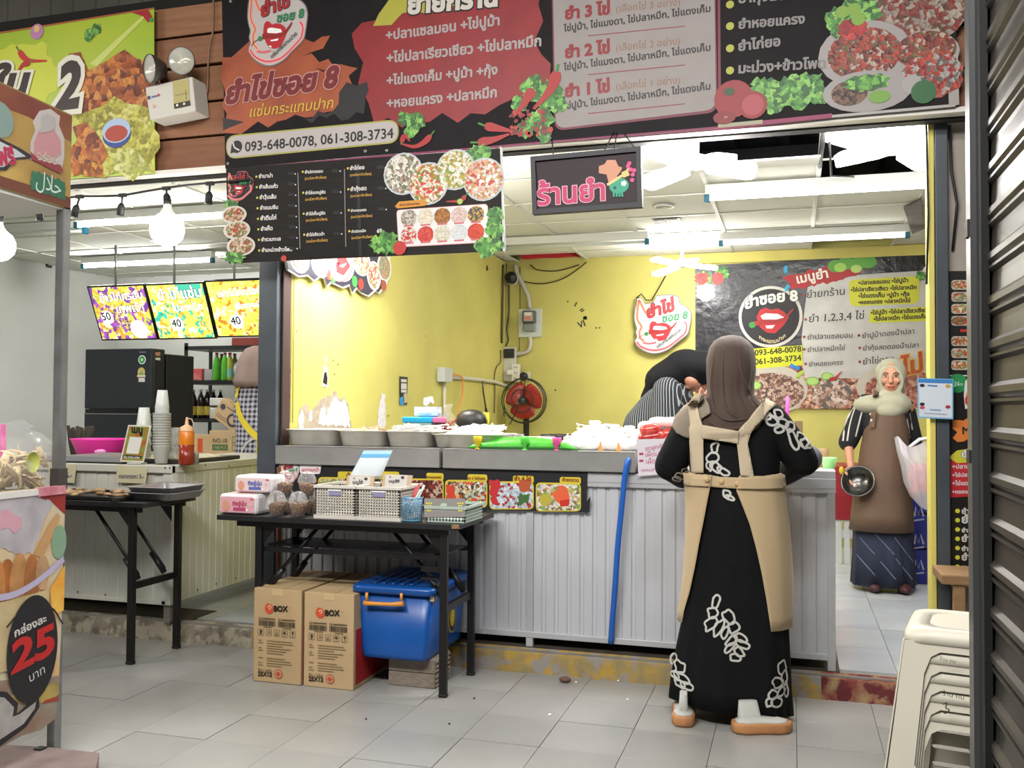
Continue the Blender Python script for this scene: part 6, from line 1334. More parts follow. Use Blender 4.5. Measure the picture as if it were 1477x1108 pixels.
# ================================================================== LEFT STALL
white_p = M('#d8d7cb', r=.55, n=.12, ns=3)
t = thing('white_counter', (-4.3, 4.9, ZF), 'white ribbed panel counter of the left stall', 'counter'); ZL = .937
q = MB(); q.sheet(ribbed(-5.9, -3.22, 4.285, .205, ZL - .035, .075, .006, .004), 0, False); q.build('front_panel', white_p, t)
q = MB(); g = [[(-3.172 - (p[1]) + 4.285, p[0], p[2]) for p in r_] for r_ in ribbed(4.33, 5.75, 4.285, .205, ZL - .035, .06, .006, .004)]; q.sheet([r_ for r_ in g], 0, False); q.build('side_panel', white_p, t)
MB().box((-3.225, 4.275, .195), (-3.168, 4.335, ZL - .02)).build('corner_post', M('#d0cfc6', r=.5), t, bevel=.003); MB().box((-5.9, 4.275, .195), (-3.2, 4.29, .215)).build('bottom_rail', white_p, t)
MB().box((-5.9, 4.265, ZL - .04), (-3.165, 4.30, ZL)).build('front_rail', M('#cbcabf', r=.5), t, bevel=.003); MB().box((-3.20, 4.27, ZL - .04), (-3.165, 5.75, ZL)).build('side_rail', M('#cbcabf', r=.5), t, bevel=.003)
MB().box((-5.9, 4.30, ZL - .02), (-3.20, 4.95, ZL - .004)).build('top', M('#c3c2ba', r=.4), t); MB().box((-3.75, 4.95, ZL - .02), (-3.20, 5.75, ZL - .004)).build('top_return', M('#c3c2ba', r=.4), t)
for x, y in ((-3.20, 4.31), (-5.8, 4.31), (-3.20, 5.7), (-4.5, 4.31)): MB().box((x - .02, y - .02, ZF), (x + .02, y + .02, .205)).build('foot', M('#7a766e', r=.7), t)
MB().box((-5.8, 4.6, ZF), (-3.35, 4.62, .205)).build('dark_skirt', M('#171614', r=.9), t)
q = MB()
for x, y in ((238, 675), (245, 675), (296, 671), (330, 672)): q.ball(atx(x, y, -3.166) if x > 250 else at(x, y, 4.264), .006, 6, 4)
for x, y in ((285, 851), (312, 842), (340, 834), (246, 752), (246, 812), (238, 862), (112, 854), (152, 858)): q.ball(atx(x, y, -3.168) if x > 260 else at(x, y, 4.28), .005, 6, 4)
tag(q.build('screw', M('#5a564c', r=.4), t), kind='stuff')
# taped price notes
for nm, quad, s_, a, b_, l_ in (('tape_note', [(168, 671), (213, 674), (210, 698), (168, 696)], 'ทอดกรอบ 5.-', (172, 690), (208, 690), 'larger cream price note taped on the white counter, under the pale card'), ('tape_note', [(70, 669), (110, 671), (107, 697), (70, 694)], 'ทอด 5.-', (78, 689), (104, 689), 'smaller cream price note taped on the white counter by the cart pole')):
    t, P = board(nm, l_, 'note', quad, 4.262, M('#d2cba8', r=.8, bump=.3, bs=14), .0015, group='cream price notes on the white counter'); P.text(s_, a, b_, '#34346a', 2, bold=.015); P.build('print', t)
ZW = ZL + .0005
# things on the white counter
xw = lambda x, Y: at(x, 650, Y).x
t = thing('steel_rack_tray', (xw(130, 4.4), 4.4, ZW), 'perforated steel draining tray on the white counter', 'tray'); a, b_ = xw(70, 4.36), xw(180, 4.36)
q = MB(); q.box((a, 4.34, ZW), (b_, 4.80, ZW + .006)); q.build('dark_board', M('#26241f'), t); q = MB()
for i in range(42):
    x = a + .01 + (b_ - a - .03) * i / 41; q.box((x, 4.36, ZW + .025), (x + .005, 4.78, ZW + .031))
for j in range(14): q.box((a, 4.36 + j * .0315, ZW + .021), (b_, 4.364 + j * .0315, ZW + .026))
tag(q.build('rack_wires', M('#c0c0c2', r=.3, metal=.5), t), kind='stuff'); q = MB(); q.box((a - .005, 4.35, ZW + .006), (b_ + .005, 4.356, ZW + .034)); q.box((a - .005, 4.784, ZW + .006), (b_ + .005, 4.79, ZW + .034)); q.build('rim', M('#b0b0b2', r=.3, metal=.5), t)
c = V((xw(140, 4.98), 5.02, ZW)); t = thing('pink_basin', c, 'bright pink plastic basin behind the steel draining tray', 'basin'); q = MB(); q.lathe([(.001, .002), (.15, .002), (.19, .10), (.205, .105), (.205, .10), (.196, .094), (.16, .01), (.001, .012)], c, 32, sy=.8); q.build('bowl_body', M('#e0209c', r=.4), t)
q = MB(); q.ball(c + V((.07, -.1, .03)), (.05, .03, .02), 10, 6); q.build('pink_bag', M('#e8a0d8', r=.4), t)
c.z = .941; t.location = c
# printed card with green and red border
t = thing('menu_stand_card', (xw(196, 4.34), 4.34, ZW), 'small upright card with a red and green border in front of the cups', 'card stand')
P = Print(V((0, 4.345, ZW)), V((1, 0, 0)), V((0, -.0, 1)), V((0, -1, 0))); A = [P.loc(*p) for p in ((185, 613), (218, 614), (207, 667), (173, 666))]
q = MB(); q.prism(A, V((0, 4.345, ZW)), (1, 0, 0), (0, 0, 1), (0, -1, 0), .004, 0); q.build('card', M('#d8d8cc', r=.5), t)
P.poly([(186.5, 615), (215.5, 616), (206, 665), (175.5, 664)], M('#7a9a3a', r=.5, n=.9, ns=22, tint='#b8402a'), 1); P.poly([(187.5, 630), (206, 631), (200, 655), (182, 654)], '#dcdcd4', 2); P.text('เมนู', (190, 624), (206, 625), '#1c1a14', 3, bold=.05); P.poly([(178, 656), (205, 658), (204, 662), (177, 660)], '#1c1a14', 2); P.text('ข้าว อาหาร อร่อย', (179, 660.5), (202, 661.5), '#e8e8e0', 3, bold=.02)
P.build('print', t); q = MB(); q.box((xw(196, 4.37) - .04, 4.35, ZW), (xw(196, 4.37) + .05, 4.40, ZW + .006)); q.build('foot', M('#d8d8cc'), t)
# stacks of plastic cups
def cupstack(x, Y, r0, r1, zt, n, label, inv, z0=ZW, ph=.1, m=None):
    c = V((xw(x, Y), Y, z0)); t = thing('cup_stack', c, label, 'cups', 'plastic cups on the white counter'); m = m or M('#dadcd8', r=.3, alpha=.85)
    dz = (zt - z0 - ph) / max(1, n - 1)
    for k in range(n):
        z = z0 + .0005 + k * dz; pf = [(r0, 0), (r1, ph)] if not inv else [(r1, 0), (r1, .004), (r0, ph), (.001, ph)]
        if not inv: pf = [(.001, .001), (r0, .001), (r1, ph - .004), (r1 + .003, ph - .002), (r1 + .002, ph)]
        q = MB(); q.lathe(pf, (c.x, c.y, z), 20); q.build('cup', m, t)
    return t
cupstack(233, 4.42, .032, .047, at(233, 596, 4.42).z, 13, 'tall stack of clear plastic cups in the middle of the white counter', False)
t = cupstack(233, 4.42, .026, .038, at(235, 563, 4.42).z, 3, 'smaller cups upside down on top of the tall stack', True, at(233, 596, 4.42).z + .001)
cupstack(207, 4.5, .028, .042, at(207, 588, 4.5).z, 5, 'shorter stack of upturned cups behind the small upright card', True, ph=.12)
gl = GLASS('#e8ecec', .3); 
cupstack(249, 4.5, .028, .033, at(249, 617, 4.5).z, 3, 'clear glasses stacked between the tall cups and the sauce bottle', False, m=gl, ph=.09)
# sauce bottle
c = V((xw(269, 4.36), 4.36, ZW)); t = thing('sauce_bottle', c, 'orange squeeze bottle half full of dark red sauce', 'bottle'); hb = at(269, 622, 4.36).z - ZW
q = MB(); q.lathe([(.036, .001), (.040, .01), (.040, hb * .60)], c, 24, caps=True); q.build('red_sauce', M('#8a2a14', r=.25), t); q = MB(); q.lathe([(.040, hb * .60), (.040, hb * .97), (.036, hb)], c, 24); q.build('orange_upper', M('#d87a18', r=.3), t)
q = MB(); q.lathe([(.038, hb), (.036, hb + .02), (.018, hb + .03), (.011, hb + .034), (.008, hb + .06), (.005, hb + .075), (.001, hb + .076)], c, 20, caps=False); q.build('nozzle_cap', M('#e0b088', r=.35), t)
q = MB(); q.tube([c + V((.004, 0, hb + .07)), c + V((.03, 0, hb + .065)), c + V((.042, 0, hb + .04)), c + V((.036, 0, hb + .01))], .0022, 5); q.build('cap_strap', M('#e8d0b8'), t)
c = V((xw(283, 4.42), 4.42, ZW)); q = MB(); q.lathe([(.001, .001), (.015, .001), (.015, .06), (.013, .07), (.001, .071)], c, 16); tag(q.build('spice_tin', M('#b8b4aa', r=.3, metal=.4)), 'small grey shaker right of the sauce bottle', 'shaker')
c = V((xw(322, 4.62), 4.62, ZW)); t = thing('flour_tray', c, 'shallow dark tray with white crumbs at the right end of the white counter', 'tray'); MB().box((-3.62, 4.45, ZW), (-3.22, 5.0, ZW + .022)).build('tray_base', M('#2f2722', r=.6), t, bevel=.005); heap('flour', -3.42, 4.7, ZW + .0225, .17, .22, .02, M('#d8cdb4', r=.8, n=.3, ns=30), t, 3)
# cartons behind
def carton(quad_x0, y0, x1, y1, Y, d, label, txt=None, rot=0):
    a, b_ = at(quad_x0, y0, Y), at(x1, y1, Y); c = V(((a.x + b_.x) / 2, Y + d / 2, b_.z)); t = thing('carton', c, label, 'box', 'brown cartons in the left stall'); cc = V(((a.x + b_.x) / 2, Y, (a.z + b_.z) / 2)); R = Matrix.Rotation(rot, 3, 'Y')
    q = MB(); q.box((a.x, Y, b_.z), (b_.x, Y + d, a.z), R=R, c=cc); q.build('body', cb[0], t, bevel=.003)
    P = Print(cc - V((0, .001, 0)), R @ V((1, 0, 0)), R @ V((0, 0, 1)), V((0, -1, 0))); w_, h_ = b_.x - a.x, a.z - b_.z
    if txt:
        P.text('NO.10', (-w_ * .38, h_ * .02), (w_ * .05, h_ * .02), '#2a3a2a', 2, px=False, bold=.01); P.rect(-w_ * .4, -h_ * .28, w_ * .07, -h_ * .06, '#2f5f3a', 2, px=False); P.text('1100 PCS', (-w_ * .36, -h_ * .23), (w_ * .03, -h_ * .23), '#a89468', 3, px=False, bold=.02)
        for j in range(2): P.rect(w_ * .2, -h_ * .3 + j * h_ * .32, w_ * .42, -h_ * .05 + j * h_ * .32, '#5a6a4a', 2, px=False); P.rect(w_ * .22, -h_ * .27 + j * h_ * .32, w_ * .4, -h_ * .08 + j * h_ * .32, '#a89468', 3, px=False)
    elif rot:
        P.disc(-w_ * .32, h_ * .2, .025, '#3a3a4a', 2, px=False, n=5); P.disc(w_ * .2, -.01, .05, '#3a3a44', 2, px=False); P.disc(w_ * .2, -.01, .032, '#b59a72', 3, px=False); P.line([(-w_ * .4, -h_ * .2), (w_ * .1, -h_ * .2)], .004, '#5a4c38', 2, px=False); P.line([(-w_ * .4, -h_ * .3), (w_ * .05, -h_ * .3)], .004, '#5a4c38', 2, px=False); P.line([(-w_ * .2, h_ * .3), (w_ * .2, h_ * .3)], .006, '#5a4c38', 2, px=False)
    else: P.rect(-w_ * .2, -h_ * .4, w_ * .1, h_ * .3, '#b84a24', 2, px=False)
    P.build('print', t); return t
t = thing('prep_table', (-4.4, 6.1, ZF), 'plain steel prep table behind the white counter', 'table'); MB().box((-5.0, 5.85, .86), (at(349, 650, 6.0).x, 6.7, .89)).build('top', alu, t)
for x, y in ((-4.95, 5.9), (-4.4, 5.9), (-4.95, 6.65), (-4.4, 6.65)): MB().box((x - .02, y - .02, ZF), (x + .02, y + .02, .86)).build('leg', alu, t)
def onprep(t, z): 
    for o in (t,): o.location.z = o.location.z
carton(302, 621, 349, 658, 6.0, .3, 'carton marked NO.10 on the prep table', True); carton(278, 627, 302, 656, 6.08, .3, 'narrow orange-striped carton left of the NO.10 one'); carton(310, 584, 350, 616, 6.02, .1, 'tilted brown carton leaning above the NO.10 one', None, .55)
# fridge
Yf = 6.5; fa, fb = at(123, 504, Yf), at(219, 503, Yf); Yfb = atx(281, 512, fb.x).y; t = thing('refrigerator', ((fa.x + fb.x) / 2, Yf + .4, ZF), 'tall dark grey two-door refrigerator with round stickers', 'refrigerator'); Yfd = atx(238, 508, fb.x).y; fm = M('#2d3136', r=.35, metal=.3); zs = at(170, 592, Yf).z
MB().box((fa.x, Yf + .05, ZF + .02), (fb.x, Yfd, fa.z)).build('body', M('#101114', r=.35), t, bevel=.006); MB().box((fa.x, Yf, zs + .012), (fb.x, Yf + .048, fa.z)).build('upper_door', fm, t, bevel=.008); MB().box((fa.x, Yf, ZF + .04), (fb.x, Yf + .048, zs - .03)).build('lower_door', fm, t, bevel=.008); MB().box((fa.x, Yf + .01, zs - .028), (fb.x, Yf + .04, zs + .010)).build('handle_gap', M('#0c0c0e', r=.3), t); MB().box((fa.x, Yf - .003, zs - .034), (fb.x, Yf + .01, zs - .026)).build('door_trim', M('#8a8e92', r=.3, metal=.6), t)
P = Print(V((0, Yf - .001, 0)), V((1, 0, 0)), V((0, 0, 1)), V((0, -1, 0))); P.disc(205, 519, .037, '#d8dcd8', 1); P.disc(205, 519, .029, '#1f8a4a', 2); P.disc(205, 519, .014, '#a8d8a8', 3, n=8); P.disc(204, 537, .036, '#b8a868', 1, ry=.04); P.disc(204, 540, .02, '#6a9a5a', 2); P.rect(198, 541, 210, 544, '#d8c0a0', 2); P.rect(200, 545, 209, 551, '#c8c8c4', 1); P.line([(201, 508), (211, 508)], .006, '#8a8e92', 1); P.build('door_stickers', t)
P = Print((fb.x + .001, 0, 0), (0, 1, 0), (0, 0, 1), (1, 0, 0)); P.poly([(224, 508), (231, 508), (231, 514), (224, 513)], '#a87a6a', 1); P.poly([(224, 516), (231, 516), (231, 520), (224, 519)], '#c8c8c0', 1); P.build('side_stickers', t)
MB().box((fb.x - .45, Yfd + .03, ZF), (fb.x + .002, min(7.70, atx(280, 512, fb.x).y), fa.z - .035)).build('black_cabinet', M('#0d0d10', r=.4), None, bevel=.01); tag(bpy.data.objects['black_cabinet'], 'tall glossy black cabinet behind the refrigerator', 'cabinet')
# rack with bottles
Ys = 7.75; t = thing('steel_rack', (-4.9, 8.0, ZF), 'black perforated steel rack holding bottles in the left stall', 'rack'); rk = M('#17171a', r=.45); ra, rb = at(266, 495, Ys).x, at(392, 495, Ys).x
for x in (ra, rb - .02):
    for Y in (Ys, Ys + .4): MB().box((x, Y, ZF), (x + .04, Y + .004, at(266, 495, Ys).z)).build('upright', rk, t)
SH = []
for y in (499, 549, 604, 640): z = at(300, y, Ys).z; SH.append(z); MB().box((ra, Ys, z - .035), (rb, Ys + .41, z)).build('shelf', rk, t)
def bottle(x, zb, Y, r, h, mb_, mc, label, lab=None, cat='bottle', group=None):
    c = V((at(x, 560, Y).x, Y, zb + .0005)); t = thing('drink_bottle', c, label, cat, group); q = MB(); q.lathe([(.001, 0), (r * .9, 0), (r, h * .04), (r, h * .3), (r * .93, h * .4), (r, h * .5), (r, h * .58), (r * .75, h * .74), (r * .36, h * .86), (r * .34, h * .93), (.001, h * .93)], c, 16); q.build('body', mb_, t)
    q = MB(); q.lathe([(.001, h), (r * .4, h), (r * .42, h * .92), (r * .3, h * .92)], c, 12); q.build('cap', mc, t)
    if lab: q = MB(); q.lathe([(r * 1.02, h * .12), (r * 1.02, h * .42)], c, 16); q.build('label', lab, t)
gm = M('#5ab83a', r=.2, alpha=.9); gm2 = M('#b8c850', r=.25, alpha=.9); pk = M('#c83a6a', r=.4); dk_ = M('#1c0f0c', r=.15)
for i, (x, Y, m_, l_) in enumerate(((312, 7.82, gm, 'green bottle at the left end of the top group'), (319, 7.98, gm2, 'yellow-green bottle behind the two left green ones'), (324, 7.80, gm, 'green bottle second from the left on the upper shelf'), (331, 7.82, gm2, 'pale bottle with a bluish label on the upper shelf'), (338, 7.98, gm2, 'olive bottle rightmost on the upper shelf'))): bottle(x, SH[1], Y, .036, .27, m_, pk, l_, M('#7ac0b0', r=.4) if i == 3 else None, group='soft drink bottles on the upper shelf')
for i, (x, Y) in enumerate(((279, 7.80), (290, 7.80), (299, 7.84), (308, 7.95), (318, 7.95))): bottle(x, SH[2], Y, .037, .28, dk_, M('#c8c8c8', r=.4), ['dark sauce bottle at the left end of the lower shelf', 'dark sauce bottle second from the left on the lower shelf', 'dark sauce bottle in the middle of the lower shelf', 'dark sauce bottle partly behind the white packs', 'dark sauce bottle rightmost on the lower shelf'][i], M('#c8b848', r=.5, n=.5, ns=20, tint='#8a2a4a'), group='dark sauce bottles on the lower shelf')
def crate_(name, x0, y0, x1, y1, Y, d, m, label, cat, z0=None):
    a, b_ = at(x0, y0, Y), at(x1, y1, Y); z0 = b_.z if z0 is None else z0; o = MB().box((a.x, Y, z0), (b_.x, Y + d, a.z)).build(name, m, None, bevel=.008); return tag(o, label, cat)
crate_('cardboard_pack', 268, 532, 291, 548, Ys + .02, .2, M('#b8484c', r=.5, n=.4, ns=10, tint='#e0b8b0'), 'red and white pack at the left end of the upper shelf', 'box', SH[1] + .0005); crate_('clear_tub', 294, 533, 306, 548, Ys + .04, .2, M('#c8c8c8', r=.3, alpha=.6), 'cloudy tub beside the red and white pack', 'box', SH[1] + .0005)
crate_('foam_pack', 302, 574, 320, 586, Ys - .0, .14, M('#dcdcda', r=.4), 'upper white foam pack on the lower shelf', 'box', SH[2] + .125); crate_('foam_pack', 302, 588, 318, 603, Ys - .0, .14, M('#d4d4d2', r=.4), 'lower white foam pack beneath the other on the lower shelf', 'box', SH[2] + .0005)
q = MB(); q.ball(V((at(352, 530, 7.9).x, 7.9, SH[1] + .1)), (.13, .1, .1), 14, 9); tag(q.build('clear_bag', M('#b8b8bc', r=.25, bump=1, bs=14)), 'crumpled clear bag on the upper shelf beside the bottles', 'bag')
# backlit menu screens hung from the ceiling
tops = [atz_ for atz_ in (at(125, 413, 6.7), at(207.5, 410, 6.7), at(208.5, 410, 6.7), at(293, 405, 6.7), at(294.5, 405, 6.7), at(380, 400.5, 6.7))]
for k, (cs, s1, s2, pr_) in enumerate(((['#6a3a8a', '#d8c050', '#c89030', '#8a4aa0', '#e0d0a0', '#a8b040'], 'ข้าวไก่กรอบ', 'เทพเจ้า', '50'), (['#e0d060', '#b8c850', '#f0e8b0', '#3aa088', '#d89a3a', '#e8d850'], 'ยำไก่แซ่บ', 'ปลาหมึก', '40'), (['#e8d850', '#d8c040', '#a8c040', '#f0e8a0', '#c86a2a', '#e0d060'], 'เฟรนไก่กรอบ', 'อร่อยกรอบ', '40'))):
    a, b_ = tops[2 * k], tops[2 * k + 1]; w_ = (b_ - a).length; vv_ = V((0, -.20, .46)).normalized(); hh = .50; o_ = a - vv_ * hh + V((0, 0, 0)); nrm = V((1, 0, 0)).cross(vv_)
    l_ = ('left backlit menu screen, purple and yellow', 'middle backlit menu screen with a green patch', 'right backlit menu screen cut by the dark post')[k]
    t = thing('menu_screen', o_ + V((w_ / 2, 0, 0)), l_, 'screen', 'backlit menu screens in the left stall'); q = MB(); q.prism([(0, 0), (w_, 0), (w_, hh), (0, hh)], o_ - nrm * -.0, V((1, 0, 0)), vv_, nrm, .03); q.build('case', M('#121214', r=.4), t)
    P = Print(o_, V((1, 0, 0)), vv_, nrm); P.poly([(.014, .014), (w_ - .014, .014), (w_ - .014, hh - .014), (.014, hh - .014)], FOOD(cs, 26, emit=1.9, bump=0), 1, px=False)
    E_ = lambda c_: LAMP(c_, 1.5)
    for i_ in range(5): P.disc(.08 + rnd() * (w_ - .16), .06 + rnd() * .4, .03 + .03 * rnd(), FOOD(cs[::-1], 60, emit=1.3, bump=0), 2, px=False, wob=.3)
    if k == 0: P.disc(w_ * .72, .10, .085, E_('#f4f4f0'), 3, px=False, wob=.1); P.poly([(.014, .30), (.05, .486), (.014, .486)], E_('#6a3a8a'), 2, px=False)
    if k == 1: P.poly([(w_ * .5, .486), (w_ * .95, .486), (w_ * .9, .36), (w_ * .6, .38)], E_('#3aa088'), 2, px=False)
    P.text(s1, (w_ * .18, .355), (w_ * .93, .375), E_('#faf8f0'), 5, px=False, bold=.02, out='#2a1a14', ow=.032); P.text(s2, (w_ * .42, .25), (w_ * .9, .265), E_('#faf8f0'), 5, px=False, bold=.02, out='#2a1a14', ow=.032)
    cx = (w_ * .22 if k == 0 else w_ * .4); P.disc(cx, .215 if k == 0 else .14, .062, E_('#fafaf6'), 6, px=False); P.text(pr_, (cx - .05, (.215 if k == 0 else .14) - .025), (cx + .045, (.215 if k == 0 else .14) - .02), '#0c0806', 12, px=False, bold=.02); P.text('.-', (cx + .065, (.2 if k == 0 else .12)), (cx + .09, (.2 if k == 0 else .12)), '#1c1814', 8, px=False)
    P.build('picture', t); q = MB(); q.tube([o_ + vv_ * hh + V((w_ * .5, .01, 0)), V((a.x + w_ * .5, a.y + .0, ZC - .01))], .01, 8); q.build('hanging_rod', M('#8a8c8a', r=.4, metal=.5), t)
crate_('red_box', 334, 487, 374, 493, 7.9, .25, M('#7a2a1c', r=.5), 'flat dark red box on top of the steel rack', 'box', at(300, 498.5, Ys).z + .0005)
q = MB(); q.tube([atx(66, 371, XLL + .02), atx(68, 384, XLL + .02), atx(74, 385, XLL + .02)], .012, 6); tag(q.build('wall_hook', M('#2a2a2a')), 'small black hook high on the left wall', 'hook')
p = at(112, 640, 5.6); q = MB()
for i in range(24): a = rnd() * .16 - .08; q.tube([p + V((a * .3, .0, -.16)), p + V((a, .03 * rnd(), .0)), p + V((a * 1.5, .04 * rnd(), .08 + .05 * rnd()))], .012, 5)
t = thing('brush', (p.x, p.y, p.z - .2), 'dark bristly brush head behind the pink basin', 'brush'); tag(q.build('bristles', M('#3a322a', r=.9), t), kind='stuff')
q = MB(); q.tube([V((p.x, p.y, ZF)), p + V((0, 0, -.14))], .014, 8); q.build('handle', M('#4a3a2a', r=.6), t)
q = MB(); q.box(at(166, 600, 4.55), at(174, 612, 4.6)); 
# trays on the left table
ZT2 = .7855
t = thing('baking_tray', (-3.55, 3.95, ZT2), 'dark baking tray of pale crackers on the left table', 'tray'); x0, x1 = -3.75, at(174, 722, 3.86).x
q = MB(); q.box((x0, 3.86, ZT2), (x1, 4.20, ZT2 + .004)); q.box((x0, 3.86, ZT2), (x1, 3.865, ZT2 + .02)); q.box((x0, 4.195, ZT2), (x1, 4.20, ZT2 + .02)); q.box((x0, 3.8, ZT2), (x0 + .005, 4.22, ZT2 + .02)); q.box((x1 - .005, 3.8, ZT2), (x1, 4.20, ZT2 + .02)); q.build('pan_body', M('#1c1613', r=.5), t)
rg = random.Random(8)
for i in range(34):
    x, y = x0 + .05 + rg.random() * (x1 - x0 - .12), 3.89 + rg.random() * .27; q = MB(); q.ball((x, y, ZT2 + .014 + .012 * rg.random()), (.025 + .015 * rg.random(), .018, .009), 10, 6, Rm=Matrix.Rotation(rg.random() * 3, 3, 'Z') @ Matrix.Rotation(.5 * rg.random() - .25, 3, 'X')); q.build('cracker', M(['#9a7a54', '#b8946a', '#8a7458', '#c8a07c', '#a88a5c'][i % 5], r=.7), t)
for k in range(2):
    a, b_ = at(172, 726, 3.90).x, at(243, 726, 3.90).x; tray('steel_tray', a + .012, b_ - .012, 3.93, 4.22, .04, ['lower of the two nested steel trays on the left table', 'upper nested steel tray, its dark inside showing'][k], M('#a5a2a4', r=.25, metal=.5), 'nested steel trays on the left table', ZT2 + .028 * k + .0005)

# ================================================================== SNACK CART, far left foreground
XC, YC = -2.49, 2.745
t = thing('snack_cart', (XC - .3, 2.2, 0), 'snack cart cut off by the left edge, with printed food skirt and canopy board', 'cart'); fm_ = M('#8b8c8c', r=.35, metal=.6, n=.3, ns=8)
for (x, y) in ((XC, YC), (XC, 1.65), (XC - .6, YC), (XC - .6, 1.65)): MB().box((x - .034, y - .018, .03), (x + .0, y + .016, 2.0)).build('post', fm_, t, bevel=.003)
MB().box((XC - .037, YC - .021, .955), (XC + .003, YC + .019, 1.03)).build('post_sleeve', M('#3a3634', r=.5), t)
MB().box((XC - .6, 1.65, .935), (XC - .01, YC - .02, .955)).build('shelf_top', M('#c8c4b8', r=.5), t); q = MB(); q.box((XC - .01, 1.65, .945), (XC + .008, YC - .0, .966)); q.build('white_rail', M('#d8d4d0', r=.5), t)
q = MB(); q.box((XC - .01, YC - .12, .940), (XC + .010, YC + .005, .97)); q.build('pink_tape', M('#b86a7a', r=.5, n=.5, ns=20, tint='#e0b8b8'), t)
MB().box((XC - .66, 1.4, 1.955), (XC - .005, YC + .02, 1.97)).build('canopy_base', M('#d8d6d0', r=.5), t)
for y in (YC - .07, 1.7): MB().box((XC - .04, y, .0), (XC - .01, y + .03, .06)).build('foot', M('#141210'), t)
# canopy board print
P = Print((XC, 0, 0), (0, 1, 0), (0, 0, 1), (1, 0, 0)); C_ = lambda x, y: P.loc(x, y)
ca = [(-60, 90), (104, 166), (101, 303), (-60, 252)]
q = MB(); q.prism([C_(*p) for p in ca], (XC, 0, 0), (0, 1, 0), (0, 0, 1), (1, 0, 0), .012); q.build('canopy_board', M('#8a7a4a', r=.5), t)
P.poly([C_(*p) for p in ((-60, 92), (103, 168), (101, 301), (-60, 250))], M('#8a6a3a', r=.45, n=.9, ns=2.5, tint='#c8a858', bump=.1), 1, px=False)
P.poly([(-60, 92), (103, 168), (102, 205), (40, 168), (-60, 130)], M('#6a2a2a', r=.5, n=.8, ns=3, tint='#8a5a3a'), 2); P.poly([(-60, 235), (101, 285), (101, 301), (-60, 250)], '#6a3a28', 2)
P.poly([(42, 230), (43, 205), (50, 188), (46, 176), (56, 160), (72, 157), (86, 168), (84, 180), (92, 200), (92, 226), (88, 245), (64, 236)], '#b8b0ac', 3); P.poly([(47, 226), (48, 206), (54, 190), (62, 184), (76, 186), (86, 202), (87, 222), (80, 228), (62, 224)], '#b8868a', 4); P.poly([(42, 218), (50, 226), (66, 234), (86, 238), (90, 246), (84, 250), (60, 238), (44, 230)], '#8a3a40', 5); P.poly([(55, 192), (60, 180), (58, 170), (66, 164), (78, 170), (78, 184), (72, 190)], '#a8a4a2', 5); P.text('อร่อย', (52, 230), (80, 238), '#c8b0a8', 6, bold=.02)
P.disc(-2, 172, .06, '#7a908a', 3); P.poly([(-60, 195), (0, 200), (28, 214), (50, 228), (22, 230), (8, 246), (-60, 248)], '#2a2a30', 4); P.poly([(-60, 200), (-2, 204), (22, 216), (36, 226), (18, 228), (4, 241), (-60, 243)], '#b8bcc0', 5); P.text('ฟรี', (-4, 238), (22, 236), '#a82a4a', 6, bold=.05, ysc=1.1)
P.poly([(42, 262), (46, 246), (92, 262), (93, 288), (44, 274)], '#2f6a50', 3, jag=.006); P.text('\uFEDD\uFEFC\uFEA3', (50, 268), (86, 282), '#c8d8cc', 5, bold=.0, ysc=1.3)
P.build('canopy_print', t)
# skirt print
P = Print((XC, 0, 0), (0, 1, 0), (0, 0, 1), (1, 0, 0)); sk = [(-40, 712), (95, 702), (89, 900), (80, 1036), (60, 1052), (30, 1062), (-40, 1100)]
q = MB(); q.prism([C_(*p) for p in sk], (XC, 0, 0), (0, 1, 0), (0, 0, 1), (1, 0, 0), .004); q.build('skirt', M('#c8b88a', r=.5), t)
P.poly([(-40, 713), (94, 703), (88.5, 900), (84, 990), (-40, 1000)], M('#c8bca0', r=.45, n=.6, ns=6, tint='#d8a050'), 1)
P.poly([(34, 709), (94, 703), (93, 742), (74, 724)], '#8f2420', 3); P.poly([(-40, 716), (34, 709), (74, 724), (62, 752), (46, 800), (20, 800), (-40, 770)], M('#bcb6bc', r=.5, n=.3, ns=8), 3, jag=.01); P.poly([(-40, 745), (10, 735), (32, 748), (20, 768), (-10, 760)], M('#c898a4', r=.5), 4, jag=.02)
P.poly([(48, 800), (68, 760), (82, 740), (86, 745), (74, 775), (60, 805)], '#b89060', 4); P.disc(84, 782, .035, '#7a9a80', 4, ry=.06)
for x, y, w2, h2, c_ in ((8, 850, .04, .10, '#a8642c'), (26, 845, .04, .11, '#c08a54'), (44, 838, .035, .09, '#a86a38'), (-8, 850, .04, .1, '#b87a40'), (60, 826, .03, .06, '#c09a70')): P.disc(x, y, w2, M(c_, r=.5, n=.4, ns=14), 5, ry=h2)
P.poly([(-40, 880), (70, 850), (64, 930), (40, 960), (-40, 980)], M('#c8b488', r=.5, n=.3, ns=7), 5.5); P.line([(-40, 862), (10, 860), (50, 840), (90, 806)], .022, '#b0a8c4', 7, smooth=4)
P.poly([(70, 850), (92, 815), (90, 880), (74, 888)], M('#d89a38', r=.5, n=.5, ns=12, tint='#e8c860'), 6)
cx, cy = P.loc(45, 936); P.disc(cx, cy, .112, '#17161a', 8, px=False, ry=.182, n=36); P.line([(7, 905), (30, 882), (70, 876), (88, 900)], .006, '#17161a', 8, smooth=4)
P.text('กล่องละ', (18, 919), (64, 896), '#c8c4be', 10, bold=.03, ysc=.8); P.text('25', (12, 972), (78, 938), '#b01c1c', 10, bold=.04, shear=.1, ysc=.72); P.text('บาท', (40, 984), (62, 970), '#c8c4be', 10, bold=.0, ysc=.9)
